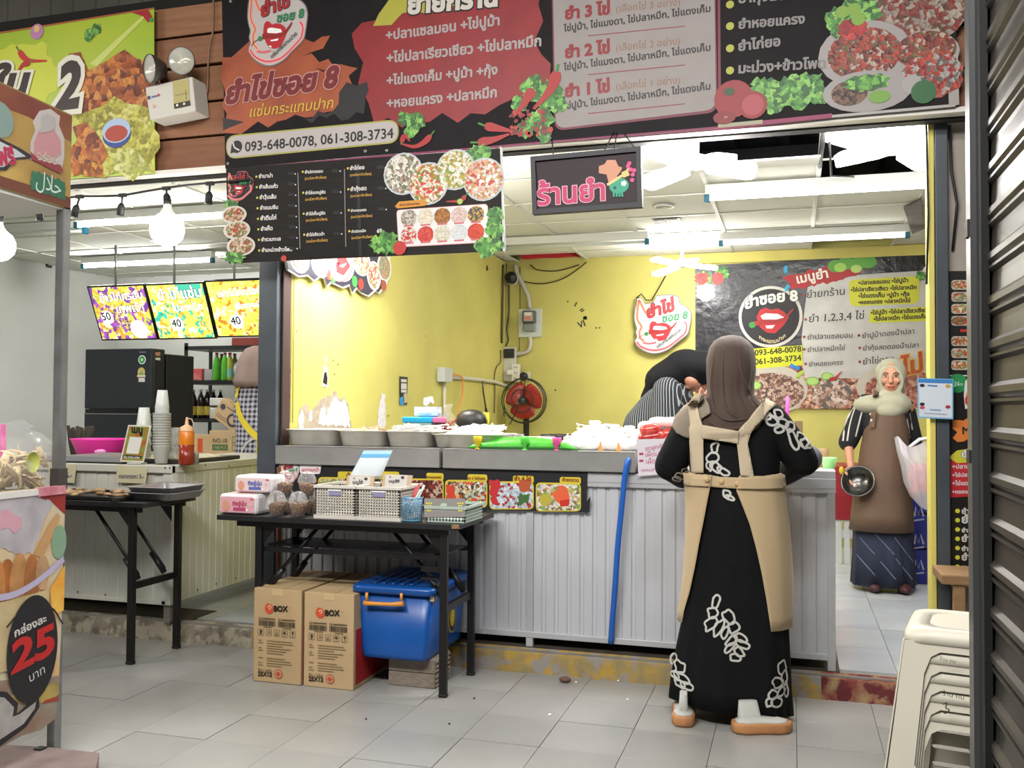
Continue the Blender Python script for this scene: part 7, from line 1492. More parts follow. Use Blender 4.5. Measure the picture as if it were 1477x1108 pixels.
P.poly([(-40, 985), (84, 975), (80, 1034), (60, 1052), (30, 1062), (-40, 1100)], M('#8f8878', r=.6, n=.6, ns=9, tint='#7a3a20'), 2); P.poly([(-40, 1000), (20, 1002), (84, 985), (84, 1000), (60, 1014), (-40, 1012)], M('#c8b060', r=.5, n=.5, ns=6), 3, jag=.01); P.poly([(64, 1010), (83, 1004), (83, 1011), (58, 1015)], '#9a3a20', 4)
P.poly([(-40, 994), (8, 998), (24, 1014), (22, 1030), (54, 1002), (55, 1020), (36, 1048), (0, 1075), (-40, 1095)], '#221c20', 6); P.poly([(-40, 1002), (4, 1006), (18, 1020), (16, 1034), (26, 1030), (50, 1012), (48, 1022), (32, 1044), (-4, 1068), (-40, 1084)], M('#a8a4a2', r=.6, n=.2, ns=20), 7)
P.build('skirt_print', t)
# bag of pale dried snacks on the cart
p = atx(40, 700, XC - .12); t = thing('snack_bag', (XC - .14, 2.50, .9555), 'clear bag bulging with pale dried strips and a round yellow label, on the snack cart', 'bag')
cxb, cyb = XC - .135, 2.55
q = MB(); rg = random.Random(11)
for i in range(170):
    a = rg.random() * 2 * PI; rr = rg.random() ** .4; x, y, z = cxb + .085 * rr * math.cos(a), cyb + .24 * rr * math.sin(a), .975 + .13 * rg.random() * (1.1 - rr * .4); d = V((rg.random() - .5, rg.random() - .5, rg.random() - .4)).normalized() * .04; s_ = V((rg.random() - .5, rg.random() - .5, 0)).normalized() * .012
    p0 = V((x, y, z)); q.sheet([[p0 - d + s_, p0 - d - s_], [p0 + V((0, 0, .008)) + s_, p0 + V((0, 0, .008)) - s_], [p0 + d + s_, p0 + d - s_]])
o = q.build('dried_strips', M('#dcc79a', r=.6, n=.3, ns=14, tint='#ead9b4'), t, solid=.002); o['kind'] = 'stuff'
q = MB(); R_ = []
for k, (f_, zz) in enumerate(((.62, .001), (1, .03), (1.04, .09), (.95, .15), (.7, .19), (.5, .215), (.62, .235))): R_.append([(cxb + .115 * f_ * math.cos(a) * (1 + .06 * math.sin(5 * a + k)), cyb + .30 * f_ * math.sin(a) * (1 + .06 * math.sin(7 * a + 2 * k)), .9555 + zz + (.012 * math.sin(4 * a + k) if k > 3 else 0)) for a in [2 * PI * j / 30 for j in range(30)]])
q.rings(R_, 0, True, False); q.build('clear_bag', GLASS('#f4f4f8', .1, .12), t)
p = atx(47, 667, cxb + .112); q = MB(); q.lathe([(.001, .0), (.03, .0), (.03, .002)], (p.x + .0, p.y, p.z), 18, ax='x', sy=1.2); q.build('round_label', M('#b8bc58', r=.5), t)
q = MB(); p = atx(4, 612, XC - .2); q.tube([V((p.x, p.y, .9556)), p], .012, 8); q.build('pink_stick', M('#c83a8a', r=.5), t)
# stone slab under the cart foot
q = MB(); pts = [atz(x, y, .055) for x, y in ((-30, 1072), (70, 1078), (143, 1086), (135, 1120), (-30, 1150))]
q.prism([(p.x, p.y) for p in pts], (0, 0, .055), (1, 0, 0), (0, 1, 0), (0, 0, 1), .054); tag(q.build('stone_slab', M('#7d6c68', r=.75, n=.3, ns=9, bump=.5, bs=20)), 'worn brownish stone slab on the floor at the foot of the snack cart', 'slab')
bpy.data.objects['snack_cart']
# ================================================================== PEOPLE
dgr = lambda: bpy.context.evaluated_depsgraph_get()
def remesh(mb, name, m, parent, vox=.008, smooth=6):
    o = mb.build(name, m, parent); md = o.modifiers.new('r', 'REMESH'); md.mode = 'VOXEL'; md.voxel_size = vox; md.use_smooth_shade = True
    if smooth: ms = o.modifiers.new('s', 'SMOOTH'); ms.iterations = smooth; ms.factor = .5
    me = bpy.data.meshes.new_from_object(o.evaluated_get(dgr())); old = o.data; o.modifiers.clear(); o.data = me; bpy.data.meshes.remove(old)
    me.polygons.foreach_set('use_smooth', [True] * len(me.polygons)); return o
def cap(q, a, b, r0, r1=None, n=14):
    a, b = V(a), V(b); r1 = r0 if r1 is None else r1; d = (b - a).normalized(); L_ = (b - a).length
    pts, rr = [], []
    for t in (-1, -.85, -.5): pts.append(a + d * r0 * t); rr.append(r0 * math.sqrt(max(.0004, 1 - t * t)))
    for i in range(5): pts.append(a + d * L_ * i / 4); rr.append(r0 + (r1 - r0) * i / 4)
    for t in (.5, .85, 1): pts.append(b + d * r1 * t); rr.append(r1 * math.sqrt(max(.0004, 1 - t * t)))
    q.tube(pts, rr, n); return q
def hand(q, w, d, nrm, curl=.5, s=1., side=1):
    """palm, four unequal bent fingers and a thumb; w wrist, d direction of the fingers, nrm out of the palm"""
    w, d, nrm = V(w), V(d).normalized(), V(nrm).normalized(); u = d.cross(nrm).normalized() * side
    q.ball(w + d * .045 * s, (.040 * s, .040 * s, .016 * s), 14, 8, Rm=Matrix((u, d, nrm)).transposed())
    cap(q, w - d * .01, w + d * .03 * s, .022 * s, .026 * s)
    for k, (o_, L_) in enumerate(((-.028, .062), (-.009, .072), (.010, .068), (.028, .054))):
        p = w + d * .078 * s + u * o_ * s; dd = d.copy(); r = .0085 * s
        for j, f_ in enumerate((.45, .32, .25)):
            dd = (dd + nrm * curl * (.35 + .45 * j)).normalized(); p2 = p + dd * L_ * f_ * s; cap(q, p, p2, r, r * .9, 8); p, r = p2, r * .9
    p = w + d * .02 * s - u * .034 * s; dd = (d * .7 - u * .75 + nrm * .5).normalized()
    for j, f_ in enumerate((.036, .028)): p2 = p + dd * f_ * s; cap(q, p, p2, .0105 * s, .009 * s, 8); p = p2; dd = (dd + nrm * .4 + u * .3).normalized()
def head(q, c, fwd, up=(0, 0, 1), s=1.):
    """skull, jaw, nose, brow, lips, ears, neck"""
    f_ = V(fwd).normalized(); u = V(up).normalized(); r = f_.cross(u).normalized(); u = r.cross(f_); Rm = Matrix((r, f_, u)).transposed(); c = V(c)
    P = lambda a, b, c_: c + (r * a + f_ * b + u * c_) * s
    q.ball(P(0, -.008, .02), (.072 * s, .09 * s, .088 * s), 22, 14, Rm=Rm); q.ball(P(0, .022, -.048), (.05 * s, .055 * s, .058 * s), 18, 12, Rm=Rm)
    q.ball(P(0, .05, -.085), (.024 * s, .022 * s, .018 * s), 12, 8, Rm=Rm); cap(q, P(0, .082, .008), P(0, .100, -.028), .009 * s, .014 * s, 10)
    for e in (-1, 1): q.ball(P(.012 * e, .094, -.031), (.009 * s, .010 * s, .008 * s), 8, 6, Rm=Rm); q.ball(P(.036 * e, .062, -.02), (.024 * s, .018 * s, .022 * s), 12, 8, Rm=Rm); q.ball(P(.03 * e, .074, .026), (.026 * s, .012 * s, .008 * s), 10, 6, Rm=Rm); q.ball(P(.076 * e, -.005, 0), (.010 * s, .02 * s, .032 * s), 8, 6, Rm=Rm)
    cap(q, P(-.016, .077, -.058), P(.016, .077, -.058), .007 * s, .007 * s, 8); cap(q, P(-.013, .075, -.069), P(.013, .075, -.069), .008 * s, .008 * s, 8)
    cap(q, P(0, -.02, -.06), P(0, -.035, -.17), .05 * s, .055 * s)
    return P, Rm
def loft(name, rows, m, parent, n=64, fold=0., nf=9, ph=0., arc=None, solid=0, caps=True, sm=True):
    """rows: (y px, left px, right px, Y, depth radius[, tilt]); rings of an upright garment"""
    R = []
    for i, r_ in enumerate(rows):
        y, xl, xr, Y, ry = r_[:5]; tl = r_[5] if len(r_) > 5 else 0; a, b_ = at(xl, y, Y), at(xr, y, Y); cx, rx, z = (a.x + b_.x) / 2, (b_.x - a.x) / 2, (a.z + b_.z) / 2
        k = r_[6] if len(r_) > 6 else fold; ring = []
        a0, a1 = (0, 2 * PI) if arc is None else arc(cx, rx, y, Y)
        cnt = n if arc is None else n + 1
        for j in range(cnt):
            t = a0 + (a1 - a0) * j / n; c_, s_ = math.cos(t), math.sin(t); w_ = 1 + k * (math.sin(nf * t + ph + i * .13) + .5 * math.sin((nf * 2 + 3) * t + 2 * ph - i * .2))
            ring.append(V((cx + rx * abs(c_) ** .9 * (1 if c_ > 0 else -1) * w_, Y + ry * abs(s_) ** .9 * (1 if s_ > 0 else -1) * w_, z + tl * c_)))
        R.append(ring)
    q = MB(); q.rings(R, 0, arc is None, caps and arc is None, sm); return q.build(name, m, parent, solid=solid)
def bvh(o):
    off = wl(o); return BVHTree.FromPolygons([v.co + off for v in o.data.vertices], [tuple(p.vertices) for p in o.data.polygons])
CAMP = V((0, 0, CAMH))
def hit(trees, x, y, Y, off):
    d = ray(x, y).normalized(); best = None
    for tr in trees:
        r = tr.ray_cast(CAMP, d)
        if r[0] is not None and (best is None or r[3] < best[3]): best = r
    if best is None: return at(x, y, Y) - d * off, -d
    n = best[1] if best[1].dot(d) < 0 else -best[1]; return best[0] + (n * .6 - d * .4).normalized() * off, n
def patch(name, poly, trees, Y, off, m, parent, step=5, solid=.003):
    """cloth panel: pixel polygon laid on the body it covers"""
    xs_ = [p[0] for p in poly]; ys_ = [p[1] for p in poly]; P = [V(p) for p in poly]
    Q = []
    for i in range(len(P)):
        a, b_ = P[i], P[(i + 1) % len(P)]; k = max(1, int((b_ - a).length / step)); Q += [a + (b_ - a) * j / k for j in range(k)]
    n = len(Q); E = [(i, (i + 1) % n) for i in range(n)]
    gx = min(xs_) + step / 2
    while gx < max(xs_):
        gy = min(ys_) + step / 2
        while gy < max(ys_): Q.append(V((gx, gy))); gy += step
        gx += step
    r = delaunay_2d_cdt(Q, E, [], 1, 1e-4); q = MB(); q.add([hit(trees, p.x, p.y, Y, off)[0] for p in r[0]], [tuple(f) for f in r[2]], 0, True)
    return q.build(name, m, parent, solid=solid)
def ribbons(name, lines, trees, Y, m, parent, off=.003):
    q = MB()
    for pts, wd in lines:
        sp = spline(pts, 4); A = []; HP = [hit(trees, x, y, Y, off) for x, y in sp]
        for i, (p, n) in enumerate(HP):
            d = HP[min(i + 1, len(HP) - 1)][0] - HP[max(i - 1, 0)][0]; s_ = d.cross(n)
            if s_.length < 1e-7: s_ = V((1, 0, 0))
            s_.normalize(); A.append([p + s_ * wd / 2, p - s_ * wd / 2])
        q.sheet(A)
    return q.build(name, m, parent)
LR = random.Random(21)
def loop(cx, cy, rx, ry, ang=0):
    c_, s_ = math.cos(ang), math.sin(ang); w_ = [.78 + .5 * LR.random() for _ in range(9)]; w_.append(w_[0]); return [(cx + rx * k * math.cos(t) * c_ - ry * k * math.sin(t) * s_, cy + rx * k * math.cos(t) * s_ + ry * k * math.sin(t) * c_) for t, k in zip([2 * PI * i / 9 for i in range(10)], w_)]
def cloth_mat(kind, c0, c1, sc):
    m = M(c0, r=.85).copy(); nt = m.node_tree; L = nt.links; b = nt.nodes['Principled BSDF']; tc = nt.nodes.new('ShaderNodeTexCoord')
    mp = nt.nodes.new('ShaderNodeMapping'); L.new(tc.outputs['Object'], mp.inputs[0]); mx = nt.nodes.new('ShaderNodeMixRGB'); mx.inputs[1].default_value = lin(c0); mx.inputs[2].default_value = lin(c1)
    def band(ax):
        w_ = nt.nodes.new('ShaderNodeTexWave'); w_.wave_type = 'BANDS'; w_.bands_direction = ax; w_.inputs['Scale'].default_value = sc; w_.inputs['Distortion'].default_value = .6; w_.inputs['Detail'].default_value = 0; L.new(mp.outputs[0], w_.inputs['Vector'])
        r_ = nt.nodes.new('ShaderNodeValToRGB'); r_.color_ramp.elements[0].position = .86 if kind == 'stripe' else .45; r_.color_ramp.elements[1].position = .93 if kind == 'stripe' else .55; L.new(w_.outputs['Fac'], r_.inputs[0]); return r_.outputs[0]
    if kind == 'stripe': mp.inputs['Rotation'].default_value = (0, .12, .3); L.new(band('X'), mx.inputs[0])
    else:
        ad = nt.nodes.new('ShaderNodeMixRGB'); ad.inputs[0].default_value = .5; L.new(band('X'), ad.inputs[1]); L.new(band('Z'), ad.inputs[2]); L.new(ad.outputs[0], mx.inputs[0])
    L.new(mx.outputs[0], b.inputs['Base Color']); return m
skin = M('#a8745a', r=.5, n=.1, ns=30); skin2 = M('#b98468', r=.5, n=.12, ns=25, tint='#9c6a52')
blackc = M('#08080b', r=.85, n=.3, ns=9, bump=.15, bs=30, spec=.25); whitec = M('#bdbab4', r=.8)
# ---------------- woman at the counter, seen from behind
Y1 = 3.98; t = thing('person', (at(1050, 1030, 3.95).x, 3.95, 0), 'woman seen from behind at the counter, beige apron over a long black dress with white petal outlines', 'person')
t['label'] = 'woman seen from behind in beige apron and long black dress with white petals'
q = MB(); hc = at(1054, 527, Y1 + .02); head(q, hc + V((0, .02, 0)), (.12, 1, -.02), s=.94); cap(q, (hc.x, Y1 + .01, 1.22), (hc.x, Y1 + .01, .95), .082, .085); cap(q, (hc.x - .10, Y1, 1.235), (hc.x + .11, Y1, 1.235), .042, .042); cap(q, (hc.x, Y1 + .02, .90), (hc.x, Y1 + .02, .80), .10, .10)
fl_, fr_ = atz(982, 1022, .07), atz(1085, 1030, .07)
for a, b_ in ((hc.x - .06, fl_ + V((.035, 0, 0))), (hc.x + .06, fr_ - V((.02, 0, 0)))): cap(q, (a, Y1 + .02, .78), ((a + b_.x) / 2, Y1 + .02, .45), .07, .052); cap(q, ((a + b_.x) / 2, Y1 + .02, .45), (b_.x, Y1 + .02, .13), .05, .034)
AL = [at(992, 607, Y1), at(966, 672, Y1 + .01), at(985, 690, 4.27)]; AR = [at(1118, 607, Y1), at(1158, 665, Y1 + .03), at(1128, 686, 4.29)]
for A in (AL, AR): cap(q, A[0], A[1], .042, .036); cap(q, A[1], A[2], .034, .026)
hand(q, AL[2], V((.25, .9, .05)), (0, 0, -1), .5); hand(q, AR[2], V((-.4, .9, .02)), (0, 0, -1), .5, side=-1)
remesh(q, 'body', skin, t, .0075)
dress = loft('dress', [(568, 1038, 1072, Y1, .05), (580, 1022, 1088, Y1, .07), (590, 1003, 1108, Y1, .085), (601, 990, 1124, Y1, .10), (620, 984, 1130, Y1, .115), (650, 990, 1128, Y1, .115), (690, 997, 1122, Y1, .12), (730, 999, 1127, Y1, .13, 0, .01), (790, 997, 1130, Y1, .135, 0, .015), (850, 991, 1134, Y1, .145, 0, .02), (900, 982, 1137, Y1 - .01, .15, 0, .022), (950, 972, 1139, Y1 - .01, .155, -.004, .025), (985, 967, 1140, Y1 - .01, .165, -.014, .028), (1013, 965, 1142, Y1 - .01, .172, -.022, .032)], blackc, t, fold=.004, nf=7, n=84)
q = MB(); cap(q, AL[0] + V((.03, 0, .0)), AL[1], .078, .066, 20); cap(q, AL[1], AL[2] - V((0, .03, 0)), .062, .045, 18); ls = remesh(q, 'left_sleeve', blackc, t, .01)
q = MB(); cap(q, AR[0] - V((.03, 0, .0)), AR[1], .082, .066, 20); cap(q, AR[1], AR[2] - V((0, .05, 0)), .06, .045, 18); rs = remesh(q, 'right_sleeve', blackc, t, .01)
q = MB(); cap(q, AR[1] + V((.022, .02, .01)), AR[2] - V((-.01, .03, 0)), .058, .047, 18); remesh(q, 'grey_cuff', M('#6f7078', r=.8), t, .01)
beige = M('#b7a07c', r=.8, n=.12, ns=5, tint='#9f8a68', bump=.12, bs=14, sheen=.2); bei2 = M('#c2b196', r=.8, n=.1, ns=6, bump=.1)
el = [(680, 989, 1030), (704, 989, 1027), (740, 990, 1019), (782, 990, 1010), (833, 987, 1000), (889, 979, 983)]; er = [(685, 1129, 1064), (704, 1131, 1061), (750, 1137, 1079), (797, 1141, 1092), (851, 1143, 1102), (905, 1141, 1111)]
def edge(E, y, k): return float(np.interp(y, [e[0] for e in E], [e[k] for e in E]))
def arc1(cx, rx, y, Y):
    l_, r_ = at(edge(el, y, 2), y, Y - .12).x, at(edge(er, y, 2), y, Y - .12).x
    tr = math.acos(max(-.98, min(.98, (r_ - cx) / rx))); tl = math.acos(max(-.98, min(.98, (l_ - cx) / rx))); return -tr, 2 * PI - tl
ap = loft('apron_skirt', [(y, edge(el, y, 1) - 1, edge(er, y, 1) + 1, Y1, ry) for y, ry in ((683, .135), (704, .138), (725, .142), (750, .145), (782, .15), (815, .155), (850, .16), (880, .163), (897, .165))], beige, t, fold=.008, nf=6, arc=arc1, solid=.003, n=70)
TD = [bvh(dress), bvh(ls), bvh(rs)]
hij = M('#4a3930', r=.8, n=.3, ns=3, tint='#3c2d27', sheen=.1, bump=.1, bs=8)
sh_ = loft('headscarf', [(484, 1049, 1061, Y1 + .02, .02), (486, 1040, 1070, Y1 + .02, .045), (492, 1030, 1079, Y1 + .02, .075), (502, 1023, 1087, Y1 + .015, .098), (518, 1019, 1090, Y1 + .01, .112), (536, 1019, 1090, Y1 + .0, .112, 0, .01), (555, 1020, 1087, Y1 - .0, .105, 0, .02), (570, 1020, 1087, Y1, .105, 0, .03), (582, 1012, 1099, Y1, .115, 0, .03), (594, 1002, 1110, Y1, .124, 0, .02), (606, 997, 1114, Y1, .125, 0, .018), (619, 996, 1112, Y1, .128, .01, .014), (628, 1004, 1100, Y1, .13, .01, .012)], hij, t, fold=.006, nf=8, ph=.8, n=96)
for k, (pts, r) in enumerate((([(1030, 510), (1026, 550), (1030, 590), (1050, 612)], .008), ([(1064, 498), (1070, 540), (1085, 575), (1104, 598)], .009), ([(1044, 500), (1042, 550), (1048, 590), (1075, 610)], .007), ([(1012, 600), (1040, 618), (1075, 616), (1106, 600)], .009), ([(1024, 592), (1050, 606), (1084, 604)], .007))):
    tr = [bvh(sh_)]; q = MB(); sp = spline(pts, 6); q.tube([hit(tr, x, y, Y1, .0)[0] for x, y in sp], [max(.001, r * math.sin(PI * (i + .5) / len(sp))) for i in range(len(sp))], 8); q.build('scarf_fold', hij, sh_)
T2 = TD + [bvh(sh_)]
patch('scarf_cape', [(1012, 566), (1003, 578), (988, 588), (976, 602), (972, 616), (977, 625), (990, 631), (1002, 634), (1008, 620), (1014, 604), (1020, 600), (1026, 596), (1022, 580)], T2, Y1 - .1, .012, M('#8f8272', r=.75, n=.2, ns=5), t, 4)
patch('left_strap', [(993, 583), (999, 572), (1012, 568), (1008, 582), (1013, 606), (1016, 618), (1017, 682), (1001, 682), (998, 640), (996, 610)], T2, Y1 - .1, .02, bei2, t, 4)
patch('right_strap', [(1100, 578), (1118, 586), (1098, 604), (1083, 622), (1078, 640), (1087, 690), (1068, 686), (1063, 640), (1064, 622), (1078, 606)], T2, Y1 - .1, .02, bei2, t, 4)
patch('cross_strap', [(1013, 613), (1040, 618), (1066, 622), (1065, 640), (1040, 636), (1015, 632)], T2, Y1 - .1, .024, bei2, t, 4)
wb = patch('waist_band', [(988, 678), (1010, 683), (1040, 688), (1066, 689), (1100, 687), (1129, 682), (1131, 704), (1100, 706), (1064, 705), (1044, 704), (1022, 702), (989, 700)], TD + [bvh(ap)], Y1 - .1, .010, beige, t, 4)
for x, y in ((1020, 692), (1041, 695), (1064, 698)):
    p, n = hit([bvh(wb)], x, y, Y1 - .12, .004); q = MB(); q.lathe([(.001, -.003), (.010, -.003), (.011, .0), (.009, .003)], p, 14, ax='y', caps=True); q.build('button', M('#c0a070', r=.4), t)
mot = []
def petals(L_, wd=.0085):
    for a in L_: mot.append((loop(*a), wd))
petals([(1033, 868, 5, 9, .4), (1029, 884, 8, 8, .2), (1050, 890, 7, 10, -.6), (1026, 900, 7, 11, .7), (1058, 906, 8, 7, .6), (1036, 906, 5, 12, .5), (1046, 912, 4, 10, .3), (1068, 920, 9, 5, .5), (1056, 924, 5, 10, .8), (1071, 930, 9, 4.5, .4), (1066, 940, 8, 5, .6), (1060, 948, 8, 5, .2), (1053, 934, 4, 8, .7)])
petals([(972, 950, 4, 7, .2), (981, 962, 7, 9, -.5), (984, 978, 5, 11, -.9), (975, 974, 4, 8, -.7), (992, 990, 5, 10, -1.0), (980, 986, 4, 8, -.9)])
petals([(1127, 963, 6, 9, .2), (1131, 978, 4, 9, .1), (1121, 985, 6, 8, .6), (1127, 998, 4, 8, .4), (1114, 1002, 6, 7, .4), (1133, 995, 3, 10, 0), (1120, 1013, 7, 6, .1), (1109, 1014, 4, 5, 0)])
petals([(1031, 646, 5, 8, .1), (1028, 660, 8, 7, .2), (1033, 674, 8, 6, .6), (1044, 680, 10, 4, .5), (1024, 672, 4, 6, 0), (1048, 712, 6, 5, .6), (1053, 718, 6, 3, .5)])
petals([(1106, 600, 7, 5, .5), (1122, 597, 6, 5, .4), (1113, 607, 9, 7, .3), (1128, 610, 9, 5, .4), (1140, 616, 7, 6, .5), (1124, 620, 6, 5, 0), (1144, 634, 5, 13, -.4), (1156, 634, 5, 12, -.6), (1162, 640, 5, 8, -.7)], .010)
petals([(980, 686, 7, 4, .3), (988, 680, 5, 5, .2), (976, 690, 6, 3, .3)], .007)
tag(ribbons('petal_outlines', mot, TD, Y1 - .1, whitec, dress), kind='stuff')
sole = M('#bb8354', r=.6, n=.15, ns=20); sock = M('#b9b9b2', r=.8, bump=.3, bs=60)
def shoe(c, ang, L_, W, label):
    Rz = Matrix.Rotation(ang, 3, 'Z'); c = V(c); R = []
    ol = [(-.5, 0), (-.47, .32), (-.3, .47), (0, .42), (.25, .5), (.42, .38), (.5, .1), (.5, -.1), (.42, -.38), (.25, -.5), (0, -.42), (-.3, -.47), (-.47, -.32)]
    q = MB(); q.rings([[c + Rz @ V((a * L_ * f_, b_ * W * f_, z)) for a, b_ in ol] for f_, z in ((.96, .001), (1, .01), (1.0, .03), (.97, .04), (.9, .042))]); q.build('sole', sole, t)
    q = MB(); q.rings([[c + Rz @ V((a * L_ * f_ + sx_, b_ * W * f_, z)) for a, b_ in ol] for f_, z, sx_ in ((.9, .041, 0), (.8, .046, -.005), (.6, .052, -.02), (.38, .06, -.05), (.3, .12, -.055))]); q.build('sock', sock, t)
shoe((fl_.x, fl_.y + .10, 0), PI / 2 + .1, .235, .098, ''); shoe((fr_.x + .035, fr_.y + .02, 0), .35, .24, .095, '')
# ---------------- woman standing at the back with a bowl
Y2 = 6.5; t = thing('person', (at(1275, 840, Y2).x, Y2, ZF), 'standing woman in pale headscarf and brown apron, holding a dark steel bowl', 'person')
hc = at(1285, 545, Y2 - .02); q = MB(); fw = (-.10, -1, .0); Hd, HR = head(q, hc, fw, s=.98); cx = at(1278, 640, Y2).x
cap(q, (cx, Y2, 1.2), (cx, Y2, 1.0), .11, .11); cap(q, (cx, Y2, .98), (cx, Y2, .9), .12, .12); cap(q, (cx - .12, Y2, 1.27), (cx + .12, Y2, 1.27), .05, .05)
for s_ in (-.08, .08): cap(q, (cx + s_, Y2, .85), (cx + s_, Y2, .5), .075, .055); cap(q, (cx + s_, Y2, .5), (cx + s_, Y2, .18), .05, .035); cap(q, (cx + s_, Y2 + .02, .14), (cx + s_, Y2 - .13, .13), .03, .025)
A = [at(1244, 582, Y2), at(1223, 638, Y2 + .01), at(1227, 672, Y2 - .10)]; B = [at(1310, 588, Y2 + .02), at(1318, 636, Y2 + .08), at(1305, 655, Y2 + .12)]
cap(q, A[0], A[1], .045, .036); cap(q, A[1], A[2], .032, .022); cap(q, B[0], B[1], .045, .036); cap(q, B[1], B[2], .034, .026)
hand(q, A[2], V((.12, -.2, -1)), (.35, -.5, 0), .75, side=-1); hand(q, B[2], V((-.5, .5, -.4)), (0, 1, 0), .5)
bd = remesh(q, 'body', skin2, t, .006, 4)
for e in (-1, 1):
    q = MB(); q.ball(Hd(.031 * e, .078, .008), (.013, .006, .0065), 10, 6, Rm=HR); q.build('eye', M('#ded8d0', r=.3), bd); q = MB(); q.ball(Hd(.031 * e, .084, .008), (.0058, .003, .0058), 8, 6, Rm=HR); q.build('iris', M('#1a100c', r=.2), bd)
    q = MB(); q.tube([Hd(.014 * e, .087, .026), Hd(.032 * e, .087, .031), Hd(.05 * e, .076, .025)], [.0018, .0028, .0012], 6); q.build('eyebrow', M('#241812'), bd); q = MB(); q.tube([Hd(.018 * e, .083, .012), Hd(.031 * e, .0865, .016), Hd(.045 * e, .078, .011)], [.001, .0017, .001], 6); q.build('eyelid', M('#3a241a'), bd)
q = MB(); q.tube([Hd(-.024, .080, -.0605), Hd(-.008, .0875, -.059), Hd(0, .088, -.0605), Hd(.008, .0875, -.059), Hd(.024, .080, -.0605)], [.001, .0045, .004, .0045, .001], 8); q.tube([Hd(-.02, .079, -.0665), Hd(0, .0875, -.0685), Hd(.02, .079, -.0665)], [.001, .005, .001], 8); q.build('lips', M('#a34a48', r=.4), bd)
navy = M('#141a30', r=.8, n=.3, ns=6, tint='#24304a', bump=.2, bs=20)
sk = loft('skirt', [(640, 1252, 1303, Y2, .11), (700, 1240, 1308, Y2, .14), (760, 1231, 1316, Y2, .16, 0, .02), (800, 1230, 1318, Y2, .17, 0, .035), (842, 1227, 1321, Y2 - .02, .18, 0, .04)], navy, t, nf=9, n=80)
ribbons('skirt_lines', [([(1240, 775), (1262, 800)], .006), ([(1262, 770), (1290, 800)], .006), ([(1290, 775), (1318, 812)], .006), ([(1236, 800), (1262, 830)], .006), ([(1270, 810), (1292, 836)], .006), ([(1292, 806), (1316, 836)], .006)], [bvh(sk)], Y2 - .1, M('#5a6478', r=.8), sk)
sb = M('#0e0e14', r=.85)
bl_ = loft('blouse', [(572, 1262, 1300, Y2, .07), (580, 1246, 1311, Y2, .09), (592, 1239, 1315, Y2, .11), (620, 1243, 1313, Y2, .115), (660, 1246, 1310, Y2, .12), (705, 1244, 1310, Y2, .13)], sb, t)
q = MB(); cap(q, A[0] + V((.02, 0, 0)), A[1], .066, .062, 16); s1 = remesh(q, 'right_sleeve', sb, t, .01); q = MB(); cap(q, B[0] - V((.02, 0, 0)), B[1], .062, .055, 16); s2 = remesh(q, 'left_sleeve', sb, t, .01)
SS = ribbons('sleeve_stripes', [([(1242, 572), (1233, 590), (1226, 612), (1222, 636)], .010), ([(1236, 582), (1222, 604), (1216, 628)], .009), ([(1246, 584), (1240, 606), (1234, 630)], .009), ([(1218, 622), (1216, 636)], .012), ([(1312, 596), (1316, 620)], .008), ([(1308, 604), (1313, 632)], .008)], [bvh(s1), bvh(s2), bvh(bl_)], Y2 - .1, whitec, t)
brown = M('#5e4838', r=.75, n=.2, ns=5, bump=.25, bs=9)
def arc2(cx, rx, y, Y): return PI * 1.02, PI * 1.98
av = loft('apron', [(590, 1260, 1303, Y2 - .02, .13), (600, 1256, 1306, Y2 - .02, .135), (620, 1246, 1311, Y2 - .02, .14), (650, 1240, 1310, Y2 - .02, .15), (680, 1236, 1312, Y2 - .02, .165), (710, 1231, 1314, Y2 - .02, .175), (740, 1227, 1317, Y2 - .02, .18), (764, 1224, 1318, Y2 - .02, .18)], brown, t, fold=.006, nf=7, arc=arc2, solid=.004)
patch('apron_strap', [(1260, 562), (1268, 566), (1265, 600), (1263, 618), (1256, 618), (1257, 596)], [bvh(av), bvh(bl_)], Y2 - .13, .02, brown, t, 3)
for y in (599, 608): p, n = hit([bvh(av)], 1260, y, Y2 - .13, .026); q = MB(); q.ball(p, (.011, .006, .011), 10, 6); q.build('snap_button', M('#c8c4b8', r=.2, metal=.8), t)
scm = M('#9d9c86', r=.8, n=.15, ns=6, tint='#84836e', sheen=.2)
q = MB(); r_ = HR
for (a, b_, c_, R_) in ((0, -.035, .03, (.096, .095, .10)), (0, -.05, -.06, (.09, .08, .10))): q.ball(Hd(a, b_, c_), R_, 20, 14, Rm=HR)
cap(q, Hd(0, .0, -.13), Hd(0, .02, -.19), .075, .10, 18); q.ball(at(1260, 584, Y2 - .03), (.125, .11, .065), 18, 10); q.ball(at(1284, 583, Y2 - .05), (.13, .115, .085), 18, 10); q.ball(at(1283, 592, Y2 - .09), (.09, .085, .06), 18, 10)
for k in range(22):
    a = 2 * PI * k / 22; a2 = 2 * PI * (k + 1) / 22; f_ = lambda a: Hd(.066 * math.sin(a), .052 - .02 * (1 - math.cos(a)) * .3, -.022 + .088 * math.cos(a)); cap(q, f_(a), f_(a2), .017, .017, 10)
remesh(q, 'headscarf', scm, t, .008, 5)
for s_ in (-.085, .09): q = MB(); q.ball((cx + s_, Y2 - .12, ZF + .034), (.045, .12, .032), 14, 8); q.build('shoe', M('#3a1418', r=.6), t)
c = at(1237, 694, Y2 - .2); Rm = Matrix.Rotation(-.25, 3, 'Z') @ Matrix.Rotation(1.15, 3, 'X'); q = MB(); q.lathe([(.001, -.055), (.05, -.053), (.08, -.035), (.097, -.003), (.105, .0), (.105, .003), (.095, .0), (.077, -.031), (.048, -.048), (.001, -.05)], c, 30, Rm=Rm)
tag(q.build('steel_bowl', M('#4a4846', r=.2, metal=.85)), 'dark steel bowl held in the hand of the standing woman', 'bowl')
